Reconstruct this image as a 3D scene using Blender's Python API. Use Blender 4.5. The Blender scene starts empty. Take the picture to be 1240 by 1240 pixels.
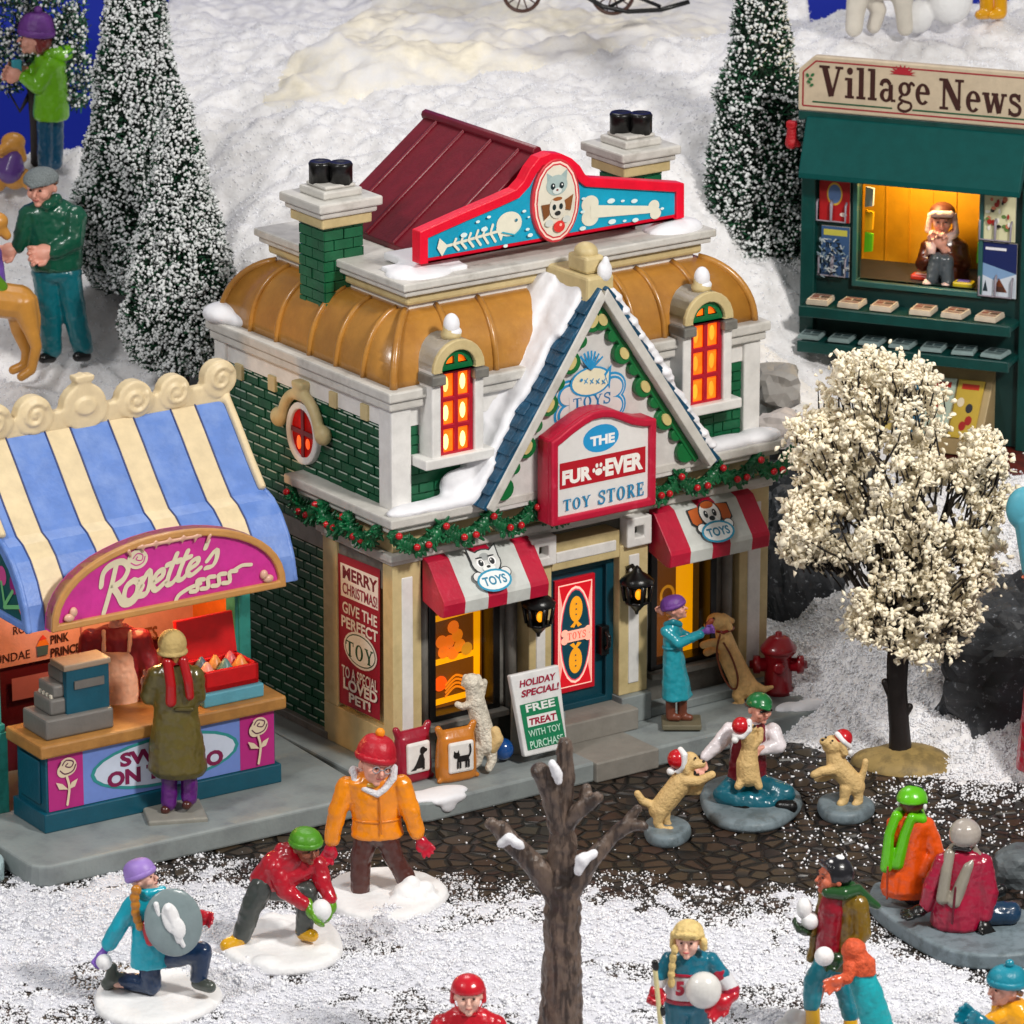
import bpy, math, random
import numpy as np
from mathutils import Vector, Matrix, noise
random.seed(7); RNG = np.random.default_rng(11)
SC = bpy.context.scene
COL = SC.collection
PI = math.pi
# ---------------------------------------------------------------- camera
F = 6500.0; P = math.radians(17.5); E0 = P + math.atan(380 / F)
CAM = Vector((0, -65 * math.cos(E0), 65 * math.sin(E0)))
FW = Vector((0, math.cos(P), -math.sin(P))); UP = Vector((0, math.sin(P), math.cos(P)))
cd = bpy.data.cameras.new('camera'); cam = bpy.data.objects.new('camera', cd); COL.objects.link(cam)
cam.location = CAM; cam.rotation_euler = (PI / 2 - P, 0, 0)
cd.sensor_width = 36; cd.lens = 36 * F / 1240; cd.clip_start = 1; cd.clip_end = 400; cd.dof.use_dof = True; cd.dof.focus_distance = 64; cd.dof.aperture_fstop = 1.6
SC.camera = cam

def ray(px, py):
    return FW + Vector((1, 0, 0)) * ((px - 620) / F) + UP * ((620 - py) / F)
def at_y(px, py, y):
    d = ray(px, py); return CAM + d * ((y - CAM.y) / d.y)
def at_z(px, py, z):
    d = ray(px, py); return CAM + d * ((z - CAM.z) / d.z)
def meet(px, py, O, N):
    d = ray(px, py); return CAM + d * ((O - CAM).dot(N) / d.dot(N))

class Frame:
    """an upright local frame: +x along the front, +y into the thing, z up"""
    def __init__(s, o, deg):
        s.o = Vector(o); s.a = math.radians(deg); s.M = Matrix.Translation(s.o) @ Matrix.Rotation(s.a, 4, 'Z'); s.I = s.M.inverted()
    def pl(s, px, py, O, N):
        return s.I @ meet(px, py, s.M @ Vector(O), s.M.to_3x3() @ Vector(N))
    def v(s, px, py, k=0): return s.pl(px, py, (0, k, 0), (0, 1, 0))
    def u(s, px, py, k=0): return s.pl(px, py, (k, 0, 0), (1, 0, 0))
    def z(s, px, py, k=0): return s.pl(px, py, (0, 0, k), (0, 0, 1))

# ---------------------------------------------------------------- materials
def H(h):
    h = h.lstrip('#'); h = ''.join(q * 2 for q in h) if len(h) == 3 else h; c = [int(h[i:i + 2], 16) / 255 for i in (0, 2, 4)]
    return tuple(x / 12.92 if x <= .04045 else ((x + .055) / 1.055) ** 2.4 for x in c)
MC = {}
def mat(name, col, rough=.42, bump=.0, bs=40, var=.12, vs=6, emit=0, ecol=None, spec=.5, metal=0, coat=0, noise_mix=None, nscale=8, nlo=.45, nhi=.6, stretch=None):
    if name in MC: return MC[name]
    if isinstance(col, str): col = H(col)
    m = bpy.data.materials.new(name); m.use_nodes = True; nt = m.node_tree; b = nt.nodes['Principled BSDF']
    b.inputs['Roughness'].default_value = rough; b.inputs['Specular IOR Level'].default_value = spec; b.inputs['Metallic'].default_value = metal
    b.inputs['Coat Weight'].default_value = coat; b.inputs['Coat Roughness'].default_value = .15
    tc = nt.nodes.new('ShaderNodeTexCoord')
    if stretch:
        mpg = nt.nodes.new('ShaderNodeMapping'); mpg.inputs['Scale'].default_value = stretch; nt.links.new(tc.outputs['Object'], mpg.inputs['Vector']); tco = mpg.outputs[0]
    else: tco = tc.outputs['Object']
    n = nt.nodes.new('ShaderNodeTexNoise'); n.inputs['Scale'].default_value = vs; n.inputs['Detail'].default_value = 5; n.inputs['Roughness'].default_value = .6
    nt.links.new(tc.outputs['Object'], n.inputs['Vector'])
    mr = nt.nodes.new('ShaderNodeMapRange'); mr.inputs[1].default_value = .3; mr.inputs[2].default_value = .7; mr.inputs[3].default_value = 1 - var; mr.inputs[4].default_value = 1 + var
    nt.links.new(n.outputs['Fac'], mr.inputs[0])
    mx = nt.nodes.new('ShaderNodeMix'); mx.data_type = 'RGBA'; mx.blend_type = 'MULTIPLY'; mx.inputs[0].default_value = 1
    mx.inputs[6].default_value = (*col, 1)
    nt.links.new(mr.outputs[0], mx.inputs[7])
    out = mx.outputs[2]
    if noise_mix:
        c2 = H(noise_mix) if isinstance(noise_mix, str) else noise_mix
        n2 = nt.nodes.new('ShaderNodeTexNoise'); n2.inputs['Scale'].default_value = nscale; n2.inputs['Detail'].default_value = 6; n2.inputs['Roughness'].default_value = .65
        nt.links.new(tco, n2.inputs['Vector'])
        r2 = nt.nodes.new('ShaderNodeMapRange'); r2.inputs[1].default_value = nlo; r2.inputs[2].default_value = nhi
        nt.links.new(n2.outputs['Fac'], r2.inputs[0])
        m2 = nt.nodes.new('ShaderNodeMix'); m2.data_type = 'RGBA'; m2.inputs[7].default_value = (*c2, 1)
        nt.links.new(r2.outputs[0], m2.inputs[0]); nt.links.new(out, m2.inputs[6]); out = m2.outputs[2]
    nt.links.new(out, b.inputs['Base Color'])
    if bump:
        nb = nt.nodes.new('ShaderNodeTexNoise'); nb.inputs['Scale'].default_value = bs; nb.inputs['Detail'].default_value = 4
        nt.links.new(tco, nb.inputs['Vector'])
        bp = nt.nodes.new('ShaderNodeBump'); bp.inputs['Strength'].default_value = bump; bp.inputs['Distance'].default_value = .03
        nt.links.new(nb.outputs['Fac'], bp.inputs['Height']); nt.links.new(bp.outputs['Normal'], b.inputs['Normal'])
    if emit:
        b.inputs['Emission Color'].default_value = (*(H(ecol) if isinstance(ecol, str) else (ecol or col)), 1); b.inputs['Emission Strength'].default_value = emit
    MC[name] = m; return m
def paint(hexc, rough=.4, **k):
    """hand-painted resin in one colour"""
    kw = dict(bump=.12, bs=22, var=.1, vs=5); kw.update(k)
    return mat('paint_%s_%d' % (hexc.strip('#'), int(rough * 100)), hexc, rough, **kw)
def glow(hexc, s=1.0, base=None):
    return mat('glow_%s_%d' % (hexc.strip('#'), int(s * 100)), base or hexc, .4, emit=s, ecol=hexc, var=.08)
def ink(hexc): return mat('ink_' + hexc.strip('#'), hexc, .45, var=.04, vs=9)

# ---------------------------------------------------------------- mesh builder
def link(o, parent=None):
    COL.objects.link(o)
    if parent: o.parent = parent
    return o
class MB:
    def __init__(s): s.v = []; s.f = []; s.m = []; s.s = []
    def add(s, vs, fs, mi=0, sm=False):
        n = len(s.v); s.v += [tuple(p) for p in vs]; s.f += [tuple(i + n for i in f) for f in fs]; s.m += [mi] * len(fs); s.s += [sm] * len(fs); return s
    def box(s, x0, x1, y0, y1, z0, z1, mi=0, M=None):
        vs = [Vector((x, y, z)) for z in (z0, z1) for y in (y0, y1) for x in (x0, x1)]
        if M: vs = [M @ p for p in vs]
        return s.add(vs, [(0, 2, 3, 1), (4, 5, 7, 6), (0, 1, 5, 4), (2, 6, 7, 3), (0, 4, 6, 2), (1, 3, 7, 5)], mi)
    def prism(s, poly, k0, k1, ax='v', mi=0, M=None, sm=False):
        fn = {'v': lambda a, b, k: (a, k, b), 'u': lambda a, b, k: (k, a, b), 'z': lambda a, b, k: (a, b, k)}[ax]
        n = len(poly); A = sum(poly[i][0] * poly[(i + 1) % n][1] - poly[(i + 1) % n][0] * poly[i][1] for i in range(n))
        if (A > 0) == (ax == 'v'): pass
        if (ax == 'v') == (A < 0): poly = poly[::-1]
        # now CCW for u,z axes meaning +k normal, CCW for v meaning -k normal
        if ax == 'v' and k0 > k1: k0, k1 = k1, k0
        if ax != 'v' and k0 < k1: k0, k1 = k1, k0
        vs = [Vector(fn(a, b, k0)) for a, b in poly] + [Vector(fn(a, b, k1)) for a, b in poly]
        if M: vs = [M @ p for p in vs]
        fs = [tuple(range(n)), tuple(range(2 * n - 1, n - 1, -1))]
        s.add(vs, fs, mi); m0 = len(s.v) - 2 * n
        sf = [(i, i + n, (i + 1) % n + n, (i + 1) % n) for i in range(n)]
        s.f += [tuple(j + m0 for j in f) for f in sf]; s.m += [mi] * n; s.s += [sm] * n
        return s
    def ring(s, rings, mi=0, sm=True, closed=True, caps=True):
        n = len(rings[0]); vs = [p for r in rings for p in r]; fs = []
        for k in range(len(rings) - 1):
            for i in range(n if closed else n - 1):
                j = (i + 1) % n; fs.append((k * n + i, k * n + j, (k + 1) * n + j, (k + 1) * n + i))
        s.add(vs, fs, mi, sm)
        if caps and closed:
            b = len(s.v) - len(vs)
            s.f.append(tuple(b + i for i in range(n - 1, -1, -1))); s.f.append(tuple(b + (len(rings) - 1) * n + i for i in range(n))); s.m += [mi] * 2; s.s += [False] * 2
        return s
    def tube(s, pts, r, seg=8, mi=0, caps=True):
        pts = [Vector(p) for p in pts]; n = len(pts)
        if not hasattr(r, '__len__'): r = [r] * n
        t0 = (pts[1] - pts[0]).normalized(); a = t0.orthogonal().normalized(); rings = []
        for i, p in enumerate(pts):
            t = ((pts[min(i + 1, n - 1)] - pts[max(i - 1, 0)])).normalized()
            a = (a - t * a.dot(t)).normalized(); b = t.cross(a)
            rings.append([p + (a * math.cos(2 * PI * k / seg) + b * math.sin(2 * PI * k / seg)) * r[i] for k in range(seg)])
        return s.ring(rings, mi, True, True, caps)
    def cap(s, p0, r0, p1, r1, seg=12, mi=0):
        p0 = Vector(p0); p1 = Vector(p1); t = p1 - p0; L = t.length; t = t.normalized() if L > 1e-6 else Vector((0, 0, 1)); a = t.orthogonal().normalized(); b = t.cross(a); rings = []
        for k in range(5):
            an = -PI / 2 + (k + .15) / 4.6 * PI / 2; c = p0 + t * r0 * math.sin(an); rr = r0 * math.cos(an); rings.append((c, rr))
        for k in range(5):
            an = (k + .45) / 4.6 * PI / 2; c = p1 + t * r1 * math.sin(an); rr = r1 * math.cos(an); rings.append((c, rr))
        return s.ring([[c + (a * math.cos(2 * PI * k / seg) + b * math.sin(2 * PI * k / seg)) * rr for k in range(seg)] for c, rr in rings], mi)
    def ball(s, c, r, M=None, seg=24, rows=15, mi=0, z0=-1., z1=1.):
        c = Vector(c)
        if not hasattr(r, '__len__'): r = (r, r, r)
        M = M or Matrix.Identity(3); rings = []
        a0, a1 = math.asin(z0), math.asin(z1)
        for k in range(rows + 1):
            an = a0 + (a1 - a0) * min(max(k / rows, .02 if z0 <= -1 else 0), .98 if z1 >= 1 else 1)
            rings.append([c + M @ Vector((r[0] * math.cos(an) * math.cos(2 * PI * i / seg), r[1] * math.cos(an) * math.sin(2 * PI * i / seg), r[2] * math.sin(an))) for i in range(seg)])
        return s.ring(rings, mi)
    def lathe(s, c, prof, seg=20, M=None, mi=0):
        c = Vector(c); M = M or Matrix.Identity(3)
        return s.ring([[c + M @ Vector((r * math.cos(2 * PI * i / seg), r * math.sin(2 * PI * i / seg), z)) for i in range(seg)] for r, z in prof], mi)
    def build(s, name, mats, parent=None, bevel=0, sub=0, bseg=2):
        me = bpy.data.meshes.new(name); me.from_pydata(s.v, [], s.f)
        if not isinstance(mats, (list, tuple)): mats = [mats]
        for m in mats: me.materials.append(m)
        me.polygons.foreach_set('material_index', s.m); me.polygons.foreach_set('use_smooth', s.s); me.update()
        o = bpy.data.objects.new(name, me); link(o, parent)
        if bevel:
            b = o.modifiers.new('b', 'BEVEL'); b.width = bevel; b.segments = bseg; b.limit_method = 'ANGLE'; b.angle_limit = math.radians(40); b.harden_normals = False
        if sub: o.modifiers.new('s', 'SUBSURF').levels = sub; o.modifiers['s'].render_levels = sub
        return o
    def clay(s, name, m, parent=None, voxel=.02, smooth=3, disp=0, ds=.12):
        """fuse every primitive into one continuous surface"""
        s.s = [True] * len(s.f)
        o = s.build(name, m, parent)
        r = o.modifiers.new('r', 'REMESH'); r.mode = 'VOXEL'; r.voxel_size = voxel; r.use_smooth_shade = True
        if smooth:
            q = o.modifiers.new('q', 'SMOOTH'); q.iterations = smooth; q.factor = .5
        if disp:
            tn = 'folds_%g' % ds; t = bpy.data.textures.get(tn)
            if not t: t = bpy.data.textures.new(tn, 'CLOUDS'); t.noise_scale = ds; t.noise_depth = 2
            q = o.modifiers.new('d', 'DISPLACE'); q.texture = t; q.strength = disp; q.mid_level = .5; q.texture_coords = 'LOCAL'
        return o
def empty(name, loc, rz=0, scale=None):
    o = bpy.data.objects.new(name, None); o.location = loc; o.rotation_euler = (0, 0, rz); o.empty_display_size = .1; return link(o)
def tag(o, label=None, cat=None, group=None, kind=None):
    if label: o['label'] = label
    if cat: o['category'] = cat
    if group: o['group'] = group
    if kind: o['kind'] = kind
    return o
def npmesh(name, V, Fc, mats, parent=None, mi=None, smooth=False):
    me = bpy.data.meshes.new(name); V = np.asarray(V, np.float32); Fc = np.asarray(Fc, np.int32); k = Fc.shape[1]
    me.vertices.add(len(V)); me.vertices.foreach_set('co', V.ravel()); me.loops.add(Fc.size); me.loops.foreach_set('vertex_index', Fc.ravel())
    me.polygons.add(len(Fc)); me.polygons.foreach_set('loop_start', np.arange(0, Fc.size, k, dtype=np.int32))
    if not isinstance(mats, (list, tuple)): mats = [mats]
    for m in mats: me.materials.append(m)
    if mi is not None: me.polygons.foreach_set('material_index', np.asarray(mi, np.int32))
    if smooth: me.polygons.foreach_set('use_smooth', np.ones(len(Fc), bool))
    me.update(calc_edges=True); o = bpy.data.objects.new(name, me); return link(o, parent)
OCT_V = np.array([(1, 0, 0), (-1, 0, 0), (0, 1, 0), (0, -1, 0), (0, 0, 1), (0, 0, -1)], float)
OCT_F = np.array([(0, 2, 4), (2, 1, 4), (1, 3, 4), (3, 0, 4), (2, 0, 5), (1, 2, 5), (3, 1, 5), (0, 3, 5)])
t_ = (1 + 5 ** .5) / 2
ICO_V = np.array([(-1, t_, 0), (1, t_, 0), (-1, -t_, 0), (1, -t_, 0), (0, -1, t_), (0, 1, t_), (0, -1, -t_), (0, 1, -t_), (t_, 0, -1), (t_, 0, 1), (-t_, 0, -1), (-t_, 0, 1)]) / 1.9
ICO_F = np.array([(0, 11, 5), (0, 5, 1), (0, 1, 7), (0, 7, 10), (0, 10, 11), (1, 5, 9), (5, 11, 4), (11, 10, 2), (10, 7, 6), (7, 1, 8), (3, 9, 4), (3, 4, 2), (3, 2, 6), (3, 6, 8), (3, 8, 9), (4, 9, 5), (2, 4, 11), (6, 2, 10), (8, 6, 7), (9, 8, 1)])
QUAD_V = np.array([(-1, -.25, 0), (1, -.1, .15), (1, .1, .1), (-1, .25, 0)], float); QUAD_F = np.array([(0, 1, 2, 3)])
def rand_rot(n):
    q = RNG.normal(size=(n, 4)); q /= np.linalg.norm(q, axis=1)[:, None]; w, x, y, z = q.T
    return np.stack([1 - 2 * (y * y + z * z), 2 * (x * y - z * w), 2 * (x * z + y * w), 2 * (x * y + z * w), 1 - 2 * (x * x + z * z), 2 * (y * z - x * w), 2 * (x * z - y * w), 2 * (y * z + x * w), 1 - 2 * (x * x + y * y)], 1).reshape(n, 3, 3)
def scatter(Vt, Ft, pos, scl, rot=None, jit=.25):
    n = len(pos); k = len(Vt); rot = rand_rot(n) if rot is None else rot
    scl = np.asarray(scl, float); scl = scl[:, None] * np.ones(3) if scl.ndim == 1 else scl
    V = Vt[None] * scl[:, None, :]
    if jit: V = V * (1 + RNG.uniform(-jit, jit, (n, k, 1)))
    V = np.einsum('nij,nkj->nki', rot, V) + pos[:, None, :]
    Fc = Ft[None] + (np.arange(n) * k)[:, None, None]
    return V.reshape(-1, 3), Fc.reshape(-1, Ft.shape[1])
def vnoise(x, y, seed=0, oct=4):
    """value noise fbm on arrays, about -1..1"""
    def h(i, j, s):
        n = (i * 374761393 + j * 668265263 + s * 974711) & 0x7fffffff; n = (n ^ (n >> 13)) * 1274126177 & 0x7fffffff
        return ((n ^ (n >> 16)) & 0xffff) / 32767.5 - 1
    r = 0; a = 1; tot = 0
    for o in range(oct):
        xi = np.floor(x).astype(np.int64); yi = np.floor(y).astype(np.int64); fx = x - xi; fy = y - yi; fx = fx * fx * (3 - 2 * fx); fy = fy * fy * (3 - 2 * fy)
        v = (h(xi, yi, seed + o) * (1 - fx) + h(xi + 1, yi, seed + o) * fx) * (1 - fy) + (h(xi, yi + 1, seed + o) * (1 - fx) + h(xi + 1, yi + 1, seed + o) * fx) * fy
        r = r + a * v; tot += a; a *= .55; x = x * 2.07; y = y * 2.07
    return r / tot * 1.5

# ---------------------------------------------------------------- flat artwork (lettering, printed panels)
TX = {}
def text_polys(s, off=.0):
    k = (s, off)
    if k in TX: return TX[k]
    cu = bpy.data.curves.new('t', 'FONT'); cu.body = s; cu.size = 1; cu.offset = off; cu.resolution_u = 3
    ob = bpy.data.objects.new('t', cu); me = bpy.data.meshes.new_from_object(ob)
    vs = [(v.co.x, v.co.y) for v in me.vertices]; fs = [tuple(p.vertices) for p in me.polygons]
    bpy.data.objects.remove(ob); bpy.data.curves.remove(cu); bpy.data.meshes.remove(me)
    TX[k] = (vs, fs); return TX[k]
def ribbon(pts, w, cap=True):
    """polygons of a stroke through pts; w one width or a list"""
    n = len(pts); W = w if hasattr(w, '__len__') else [w] * n; L = []; R = []; out = []
    for i, (x, y) in enumerate(pts):
        x0, y0 = pts[max(i - 1, 0)]; x1, y1 = pts[min(i + 1, n - 1)]; dx, dy = x1 - x0, y1 - y0; d = math.hypot(dx, dy) or 1; nx, ny = -dy / d, dx / d
        L.append((x + nx * W[i] / 2, y + ny * W[i] / 2)); R.append((x - nx * W[i] / 2, y - ny * W[i] / 2))
    for i in range(n - 1): out.append([R[i], R[i + 1], L[i + 1], L[i]])
    if cap:
        for (x, y), ww in ((pts[0], W[0]), (pts[-1], W[-1])): out.append([(x + math.cos(t * PI / 5) * ww / 2, y + math.sin(t * PI / 5) * ww / 2) for t in range(10)])
    return out
def smooth(pts, k=4):
    out = []; n = len(pts)
    for i in range(n - 1):
        p0, p1, p2, p3 = pts[max(i - 1, 0)], pts[i], pts[i + 1], pts[min(i + 2, n - 1)]
        for j in range(k):
            t = j / k; out.append(tuple(.5 * ((2 * b) + (c - a) * t + (2 * a - 5 * b + 4 * c - d) * t * t + (-a + 3 * b - 3 * c + d) * t ** 3) for a, b, c, d in zip(p0, p1, p2, p3)))
    out.append(pts[-1]); return out
def ell(cx, cy, rx, ry, n=24, a0=0, a1=2 * PI, rot=0):
    f = abs(a1 - a0) >= 2 * PI - .01; m = n if f else n + 1; c, s = math.cos(rot), math.sin(rot)
    return [(cx + rx * math.cos(a0 + (a1 - a0) * i / n) * c - ry * math.sin(a0 + (a1 - a0) * i / n) * s, cy + rx * math.cos(a0 + (a1 - a0) * i / n) * s + ry * math.sin(a0 + (a1 - a0) * i / n) * c) for i in range(m)]
def slab_glyph(c):
    """slab-serif letters drawn as strokes; returns (polys, advance); cap height 1"""
    R = []; s = .2; t = .085
    def rect(x0, y0, x1, y1): R.append([(x0, y0), (x1, y0), (x1, y1), (x0, y1)])
    def ser(x, y, w=.36): rect(x - w / 2, y, x + w / 2, y + t)
    def arc(cx, cy, rx, ry, a0, a1, w=s, th=t, n=16):
        o = ell(cx, cy, rx, ry, n, a0, a1); i = ell(cx, cy, rx - w, ry - th, n, a0, a1)
        for k in range(n): kk = (k + 1) % len(o); R.append([i[k], i[kk], o[kk], o[k]][::-1])
    if c == 'T': rect(.35, 0, .55, 1); rect(.05, 1 - t, .85, 1); rect(.05, .72, .12, 1 - t); rect(.78, .72, .85, 1 - t); ser(.45, 0); return R, .98
    if c == 'O': arc(.42, .5, .4, .52, 0, 2 * PI, n=22); return R, .95
    if c == 'Y': R += ribbon([(.18, .96), (.45, .45)], .18, 0) + ribbon([(.74, .96), (.47, .45)], .1, 0); rect(.36, 0, .56, .5); ser(.46, 0); ser(.17, 1 - t, .34); ser(.76, 1 - t, .3); return R, .98
    if c == 'S': R += ribbon(smooth([(.62, .7), (.56, .9), (.36, .97), (.14, .86), (.14, .68), (.34, .55), (.56, .42), (.62, .25), (.5, .06), (.3, .02), (.1, .1), (.06, .3)]), .13, 0); rect(.6, .66, .68, 1); rect(.0, 0, .08, .34); return R, .78
    if c == 'R': rect(.14, 0, .34, 1); arc(.36, .74, .36, .27, -PI / 2, PI / 2, .17); rect(.3, 1 - t, .4, 1); rect(.3, .47, .4, .47 + t); R += ribbon([(.42, .5), (.72, .04)], .17, 0); ser(.24, 0); ser(.74, 0, .24); ser(.16, 1 - t, .24); return R, .94
    if c == 'E': rect(.12, 0, .32, 1); rect(.03, 0, .7, t); rect(.03, 1 - t, .68, 1); rect(.3, .47, .52, .47 + t); rect(.62, 0, .7, .3); rect(.6, .72, .68, 1); rect(.48, .36, .55, .66); return R, .8
    if c == 'V': R += ribbon([(.2, .97), (.5, .02)], .22, 0) + ribbon([(.8, .97), (.52, .02)], .1, 0); ser(.2, 1 - t, .42); ser(.8, 1 - t, .32); return R, .98
    if c == 'N': rect(.12, 0, .22, 1); rect(.72, 0, .82, 1); R += ribbon([(.2, .95), (.76, .05)], .22, 0); ser(.17, 0, .34); ser(.77, 1 - t, .34); ser(.12, 1 - t, .3); return R, .98
    if c == 'l': rect(.12, 0, .31, 1.02); ser(.21, 0); rect(.02, 1.02 - t, .15, 1.02); return R, .42
    if c == 'i': rect(.12, 0, .31, .66); ser(.21, 0); rect(.02, .66 - t, .15, .66); R.append(ell(.21, .88, .12, .12, 12)); return R, .42
    if c == 'a': R += ribbon(smooth([(.1, .5), (.16, .64), (.34, .67), (.46, .55)]), [.14] * 13, 0); rect(.4, .08, .57, .56); arc(.3, .2, .25, .22, PI / 3, 2 * PI, .16, t); rect(.5, 0, .68, t); return R, .7
    if c == 'g': arc(.3, .45, .25, .23, 0, 2 * PI, .15, t); R += ribbon(smooth([(.2, .24), (.1, .12), (.3, .05), (.54, .0), (.56, -.16), (.34, -.27), (.1, -.22), (.08, -.08), (.22, .02)]), .09, 0); R += ribbon(smooth([(.48, .55), (.56, .66), (.66, .6)]), .1); return R, .68
    if c == 'e': arc(.31, .33, .29, .35, .05, 2 * PI - .75, .17, t, 18); rect(.14, .32, .56, .32 + t); return R, .66
    if c == 'w': R += ribbon([(.1, .64), (.28, .02)], .18, 0) + ribbon([(.46, .62), (.3, .02)], .09, 0) + ribbon([(.46, .64), (.64, .02)], .18, 0) + ribbon([(.8, .64), (.66, .02)], .09, 0); ser(.1, .66 - t, .28); ser(.46, .66 - t, .26); ser(.82, .66 - t, .22); return R, .95
    if c == 's': R += ribbon(smooth([(.42, .52), (.3, .64), (.12, .6), (.12, .44), (.3, .36), (.46, .24), (.42, .06), (.22, .01), (.06, .1)]), .12, 0); rect(.4, .44, .47, .68); rect(.02, 0, .09, .2); return R, .56
    return R, .4
def script_glyph(c):
    w = .16
    G = {'R': ([[(.42, .98), (.34, .5), (.2, .0)], [(.0, .62), (.02, .88), (.24, 1.02), (.62, 1.04), (.84, .84), (.72, .6), (.4, .5)], [(.4, .5), (.6, .3), (.84, .02), (1.2, -.02), (1.42, .26)]], .8),
         'o': ([[(.3, .5), (.08, .4), (.06, .12), (.26, .02), (.46, .16), (.46, .4), (.3, .5)], [(.42, .44), (.62, .46)]], .52),
         's': ([[(.06, .3), (.3, .62), (.38, .3), (.3, .04), (.06, .06)]], .44),
         'e': ([[(.08, .24), (.36, .34), (.34, .52), (.14, .46), (.06, .2), (.22, .02), (.5, .14)]], .46),
         't': ([[(.3, .88), (.14, .3), (.14, .06), (.3, .02), (.44, .14)], [(.02, .62), (.44, .66)]], .38),
         "'": ([[(.14, 1.06), (.1, .8)]], .22)}[c]
    R = []
    for st in G[0]: R += ribbon(smooth(st), w)
    return R, G[1]
def glyph_run(s, fn, shear=0, gap=.04):
    x = 0; out = []
    for c in s:
        if c == ' ': x += .42; continue
        R, a = fn(c); out += [[(x + px + py * shear, py) for px, py in p] for p in R]; x += a + gap
    return out
class Art:
    """thin painted shapes on a plane of a frame; pixel pairs are carried onto that plane"""
    def __init__(s, fr, O, X=(1, 0, 0), Y=(0, 0, 1), k0=.004, dk=.0016):
        s.fr = fr; s.O = Vector(O); s.X = Vector(X).normalized(); s.Y = Vector(Y).normalized(); s.N = s.X.cross(s.Y); s.k = k0; s.dk = dk; s.mb = MB(); s.mats = []
    def c(s, px, py):
        p = s.fr.pl(px, py, s.O, s.N) - s.O; return (p.dot(s.X), p.dot(s.Y))
    def mi(s, m):
        if isinstance(m, str): m = ink(m)
        if m not in s.mats: s.mats.append(m)
        return s.mats.index(m)
    def w(s, p, k): return s.O + s.X * p[0] + s.Y * p[1] + s.N * k
    def shapes(s, polys, m, each=True):
        mi = s.mi(m)
        for n, p in enumerate(polys):
            A = sum(p[i][0] * p[(i + 1) % len(p)][1] - p[(i + 1) % len(p)][0] * p[i][1] for i in range(len(p)))
            if A < 0: p = p[::-1]
            s.mb.add([s.w(q, s.k + (n % 7) * .00012 if each else s.k) for q in p], [tuple(range(len(p)))], mi)
        s.k += s.dk; return s
    def poly(s, pts, m, px=True): return s.shapes([[s.c(*q) for q in pts] if px else pts], m)
    def ell(s, c, rx, ry, m, rot=0, px=True, n=24):
        c = s.c(*c) if px else c; return s.shapes([ell(c[0], c[1], rx, ry, n, rot=rot)], m)
    def rect(s, a, b, m, px=True):
        (x0, y0), (x1, y1) = (s.c(*a), s.c(*b)) if px else (a, b); return s.shapes([[(x0, y0), (x1, y0), (x1, y1), (x0, y1)]], m)
    def line(s, pts, w, m, px=True, sm=False, cap=True):
        pts = [s.c(*q) for q in pts] if px else pts
        return s.shapes(ribbon(smooth(pts) if sm else pts, w, cap), m)
    def text(s, t, a, b, m, off=.02, px=True, fn=None, shear=0, taper=0):
        """lettering t filling the box from lower-left a to upper-right b"""
        (x0, y0), (x1, y1) = (s.c(*a), s.c(*b)) if px else (a, b)
        if fn: P_ = glyph_run(t, fn, shear)
        else:
            vs, fs = text_polys(t, off); P_ = [[(vs[i][0] + vs[i][1] * shear, vs[i][1]) for i in f] for f in fs]
        xs = [q[0] for p in P_ for q in p]; ys = [q[1] for p in P_ for q in p]; ax, bx, ay, by = min(xs), max(xs), min(ys), max(ys)
        P_ = [[(x0 + (x - ax) / (bx - ax) * (x1 - x0), y0 + (y - ay) / (by - ay) * (y1 - y0)) for x, y in p] for p in P_]
        return s.shapes(P_, m, each=bool(fn))
    def build(s, name, parent): return s.mb.build(name, s.mats, parent)
# ================================================================ TOY STORE
S = Frame(at_z(477, 937, .26), 35)
store = empty('toy_store', S.o, S.a)
tag(store, 'green brick toy store with gold domed roof and crimson striped awnings', 'toy store')
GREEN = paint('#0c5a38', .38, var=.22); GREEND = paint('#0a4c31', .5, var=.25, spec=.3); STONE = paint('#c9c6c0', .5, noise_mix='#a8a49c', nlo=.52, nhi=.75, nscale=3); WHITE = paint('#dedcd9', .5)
BEIGE = paint('#c8b585', .5, noise_mix='#b09c6c', nlo=.5, nhi=.8, nscale=3); GREY = paint('#77756f', .45, noise_mix='#5d5b57', nlo=.45, nhi=.7, nscale=4); GOLD = paint('#b27c33', .32, coat=.3, noise_mix='#9a6528', nlo=.45, nhi=.8, nscale=2)
CRIM = paint('#b80f35', .38, noise_mix='#d04a63', nlo=.58, nhi=.85, nscale=7); RED = paint('#e8082e', .35); TEAL = paint('#06404f', .4); SHING = paint('#044564', .42, var=.35, bump=.7, bs=10)
BLACK = mat('black_gloss', '#0a0a0b', .3, var=.2, bump=.1); SNOWP = mat('sculpted_snow', '#e9e9ee', .55, bump=.25, bs=9, var=.03); MAROON = paint('#6e1222', .35, var=.15); GRYB = paint('#8c9494', .5, noise_mix='#747a7c', nlo=.45, nhi=.7, nscale=2.5)
PALE_DASH = paint('#a9b8ac', .6, var=.3); KHAKI = paint('#85817a', .5)

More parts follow.
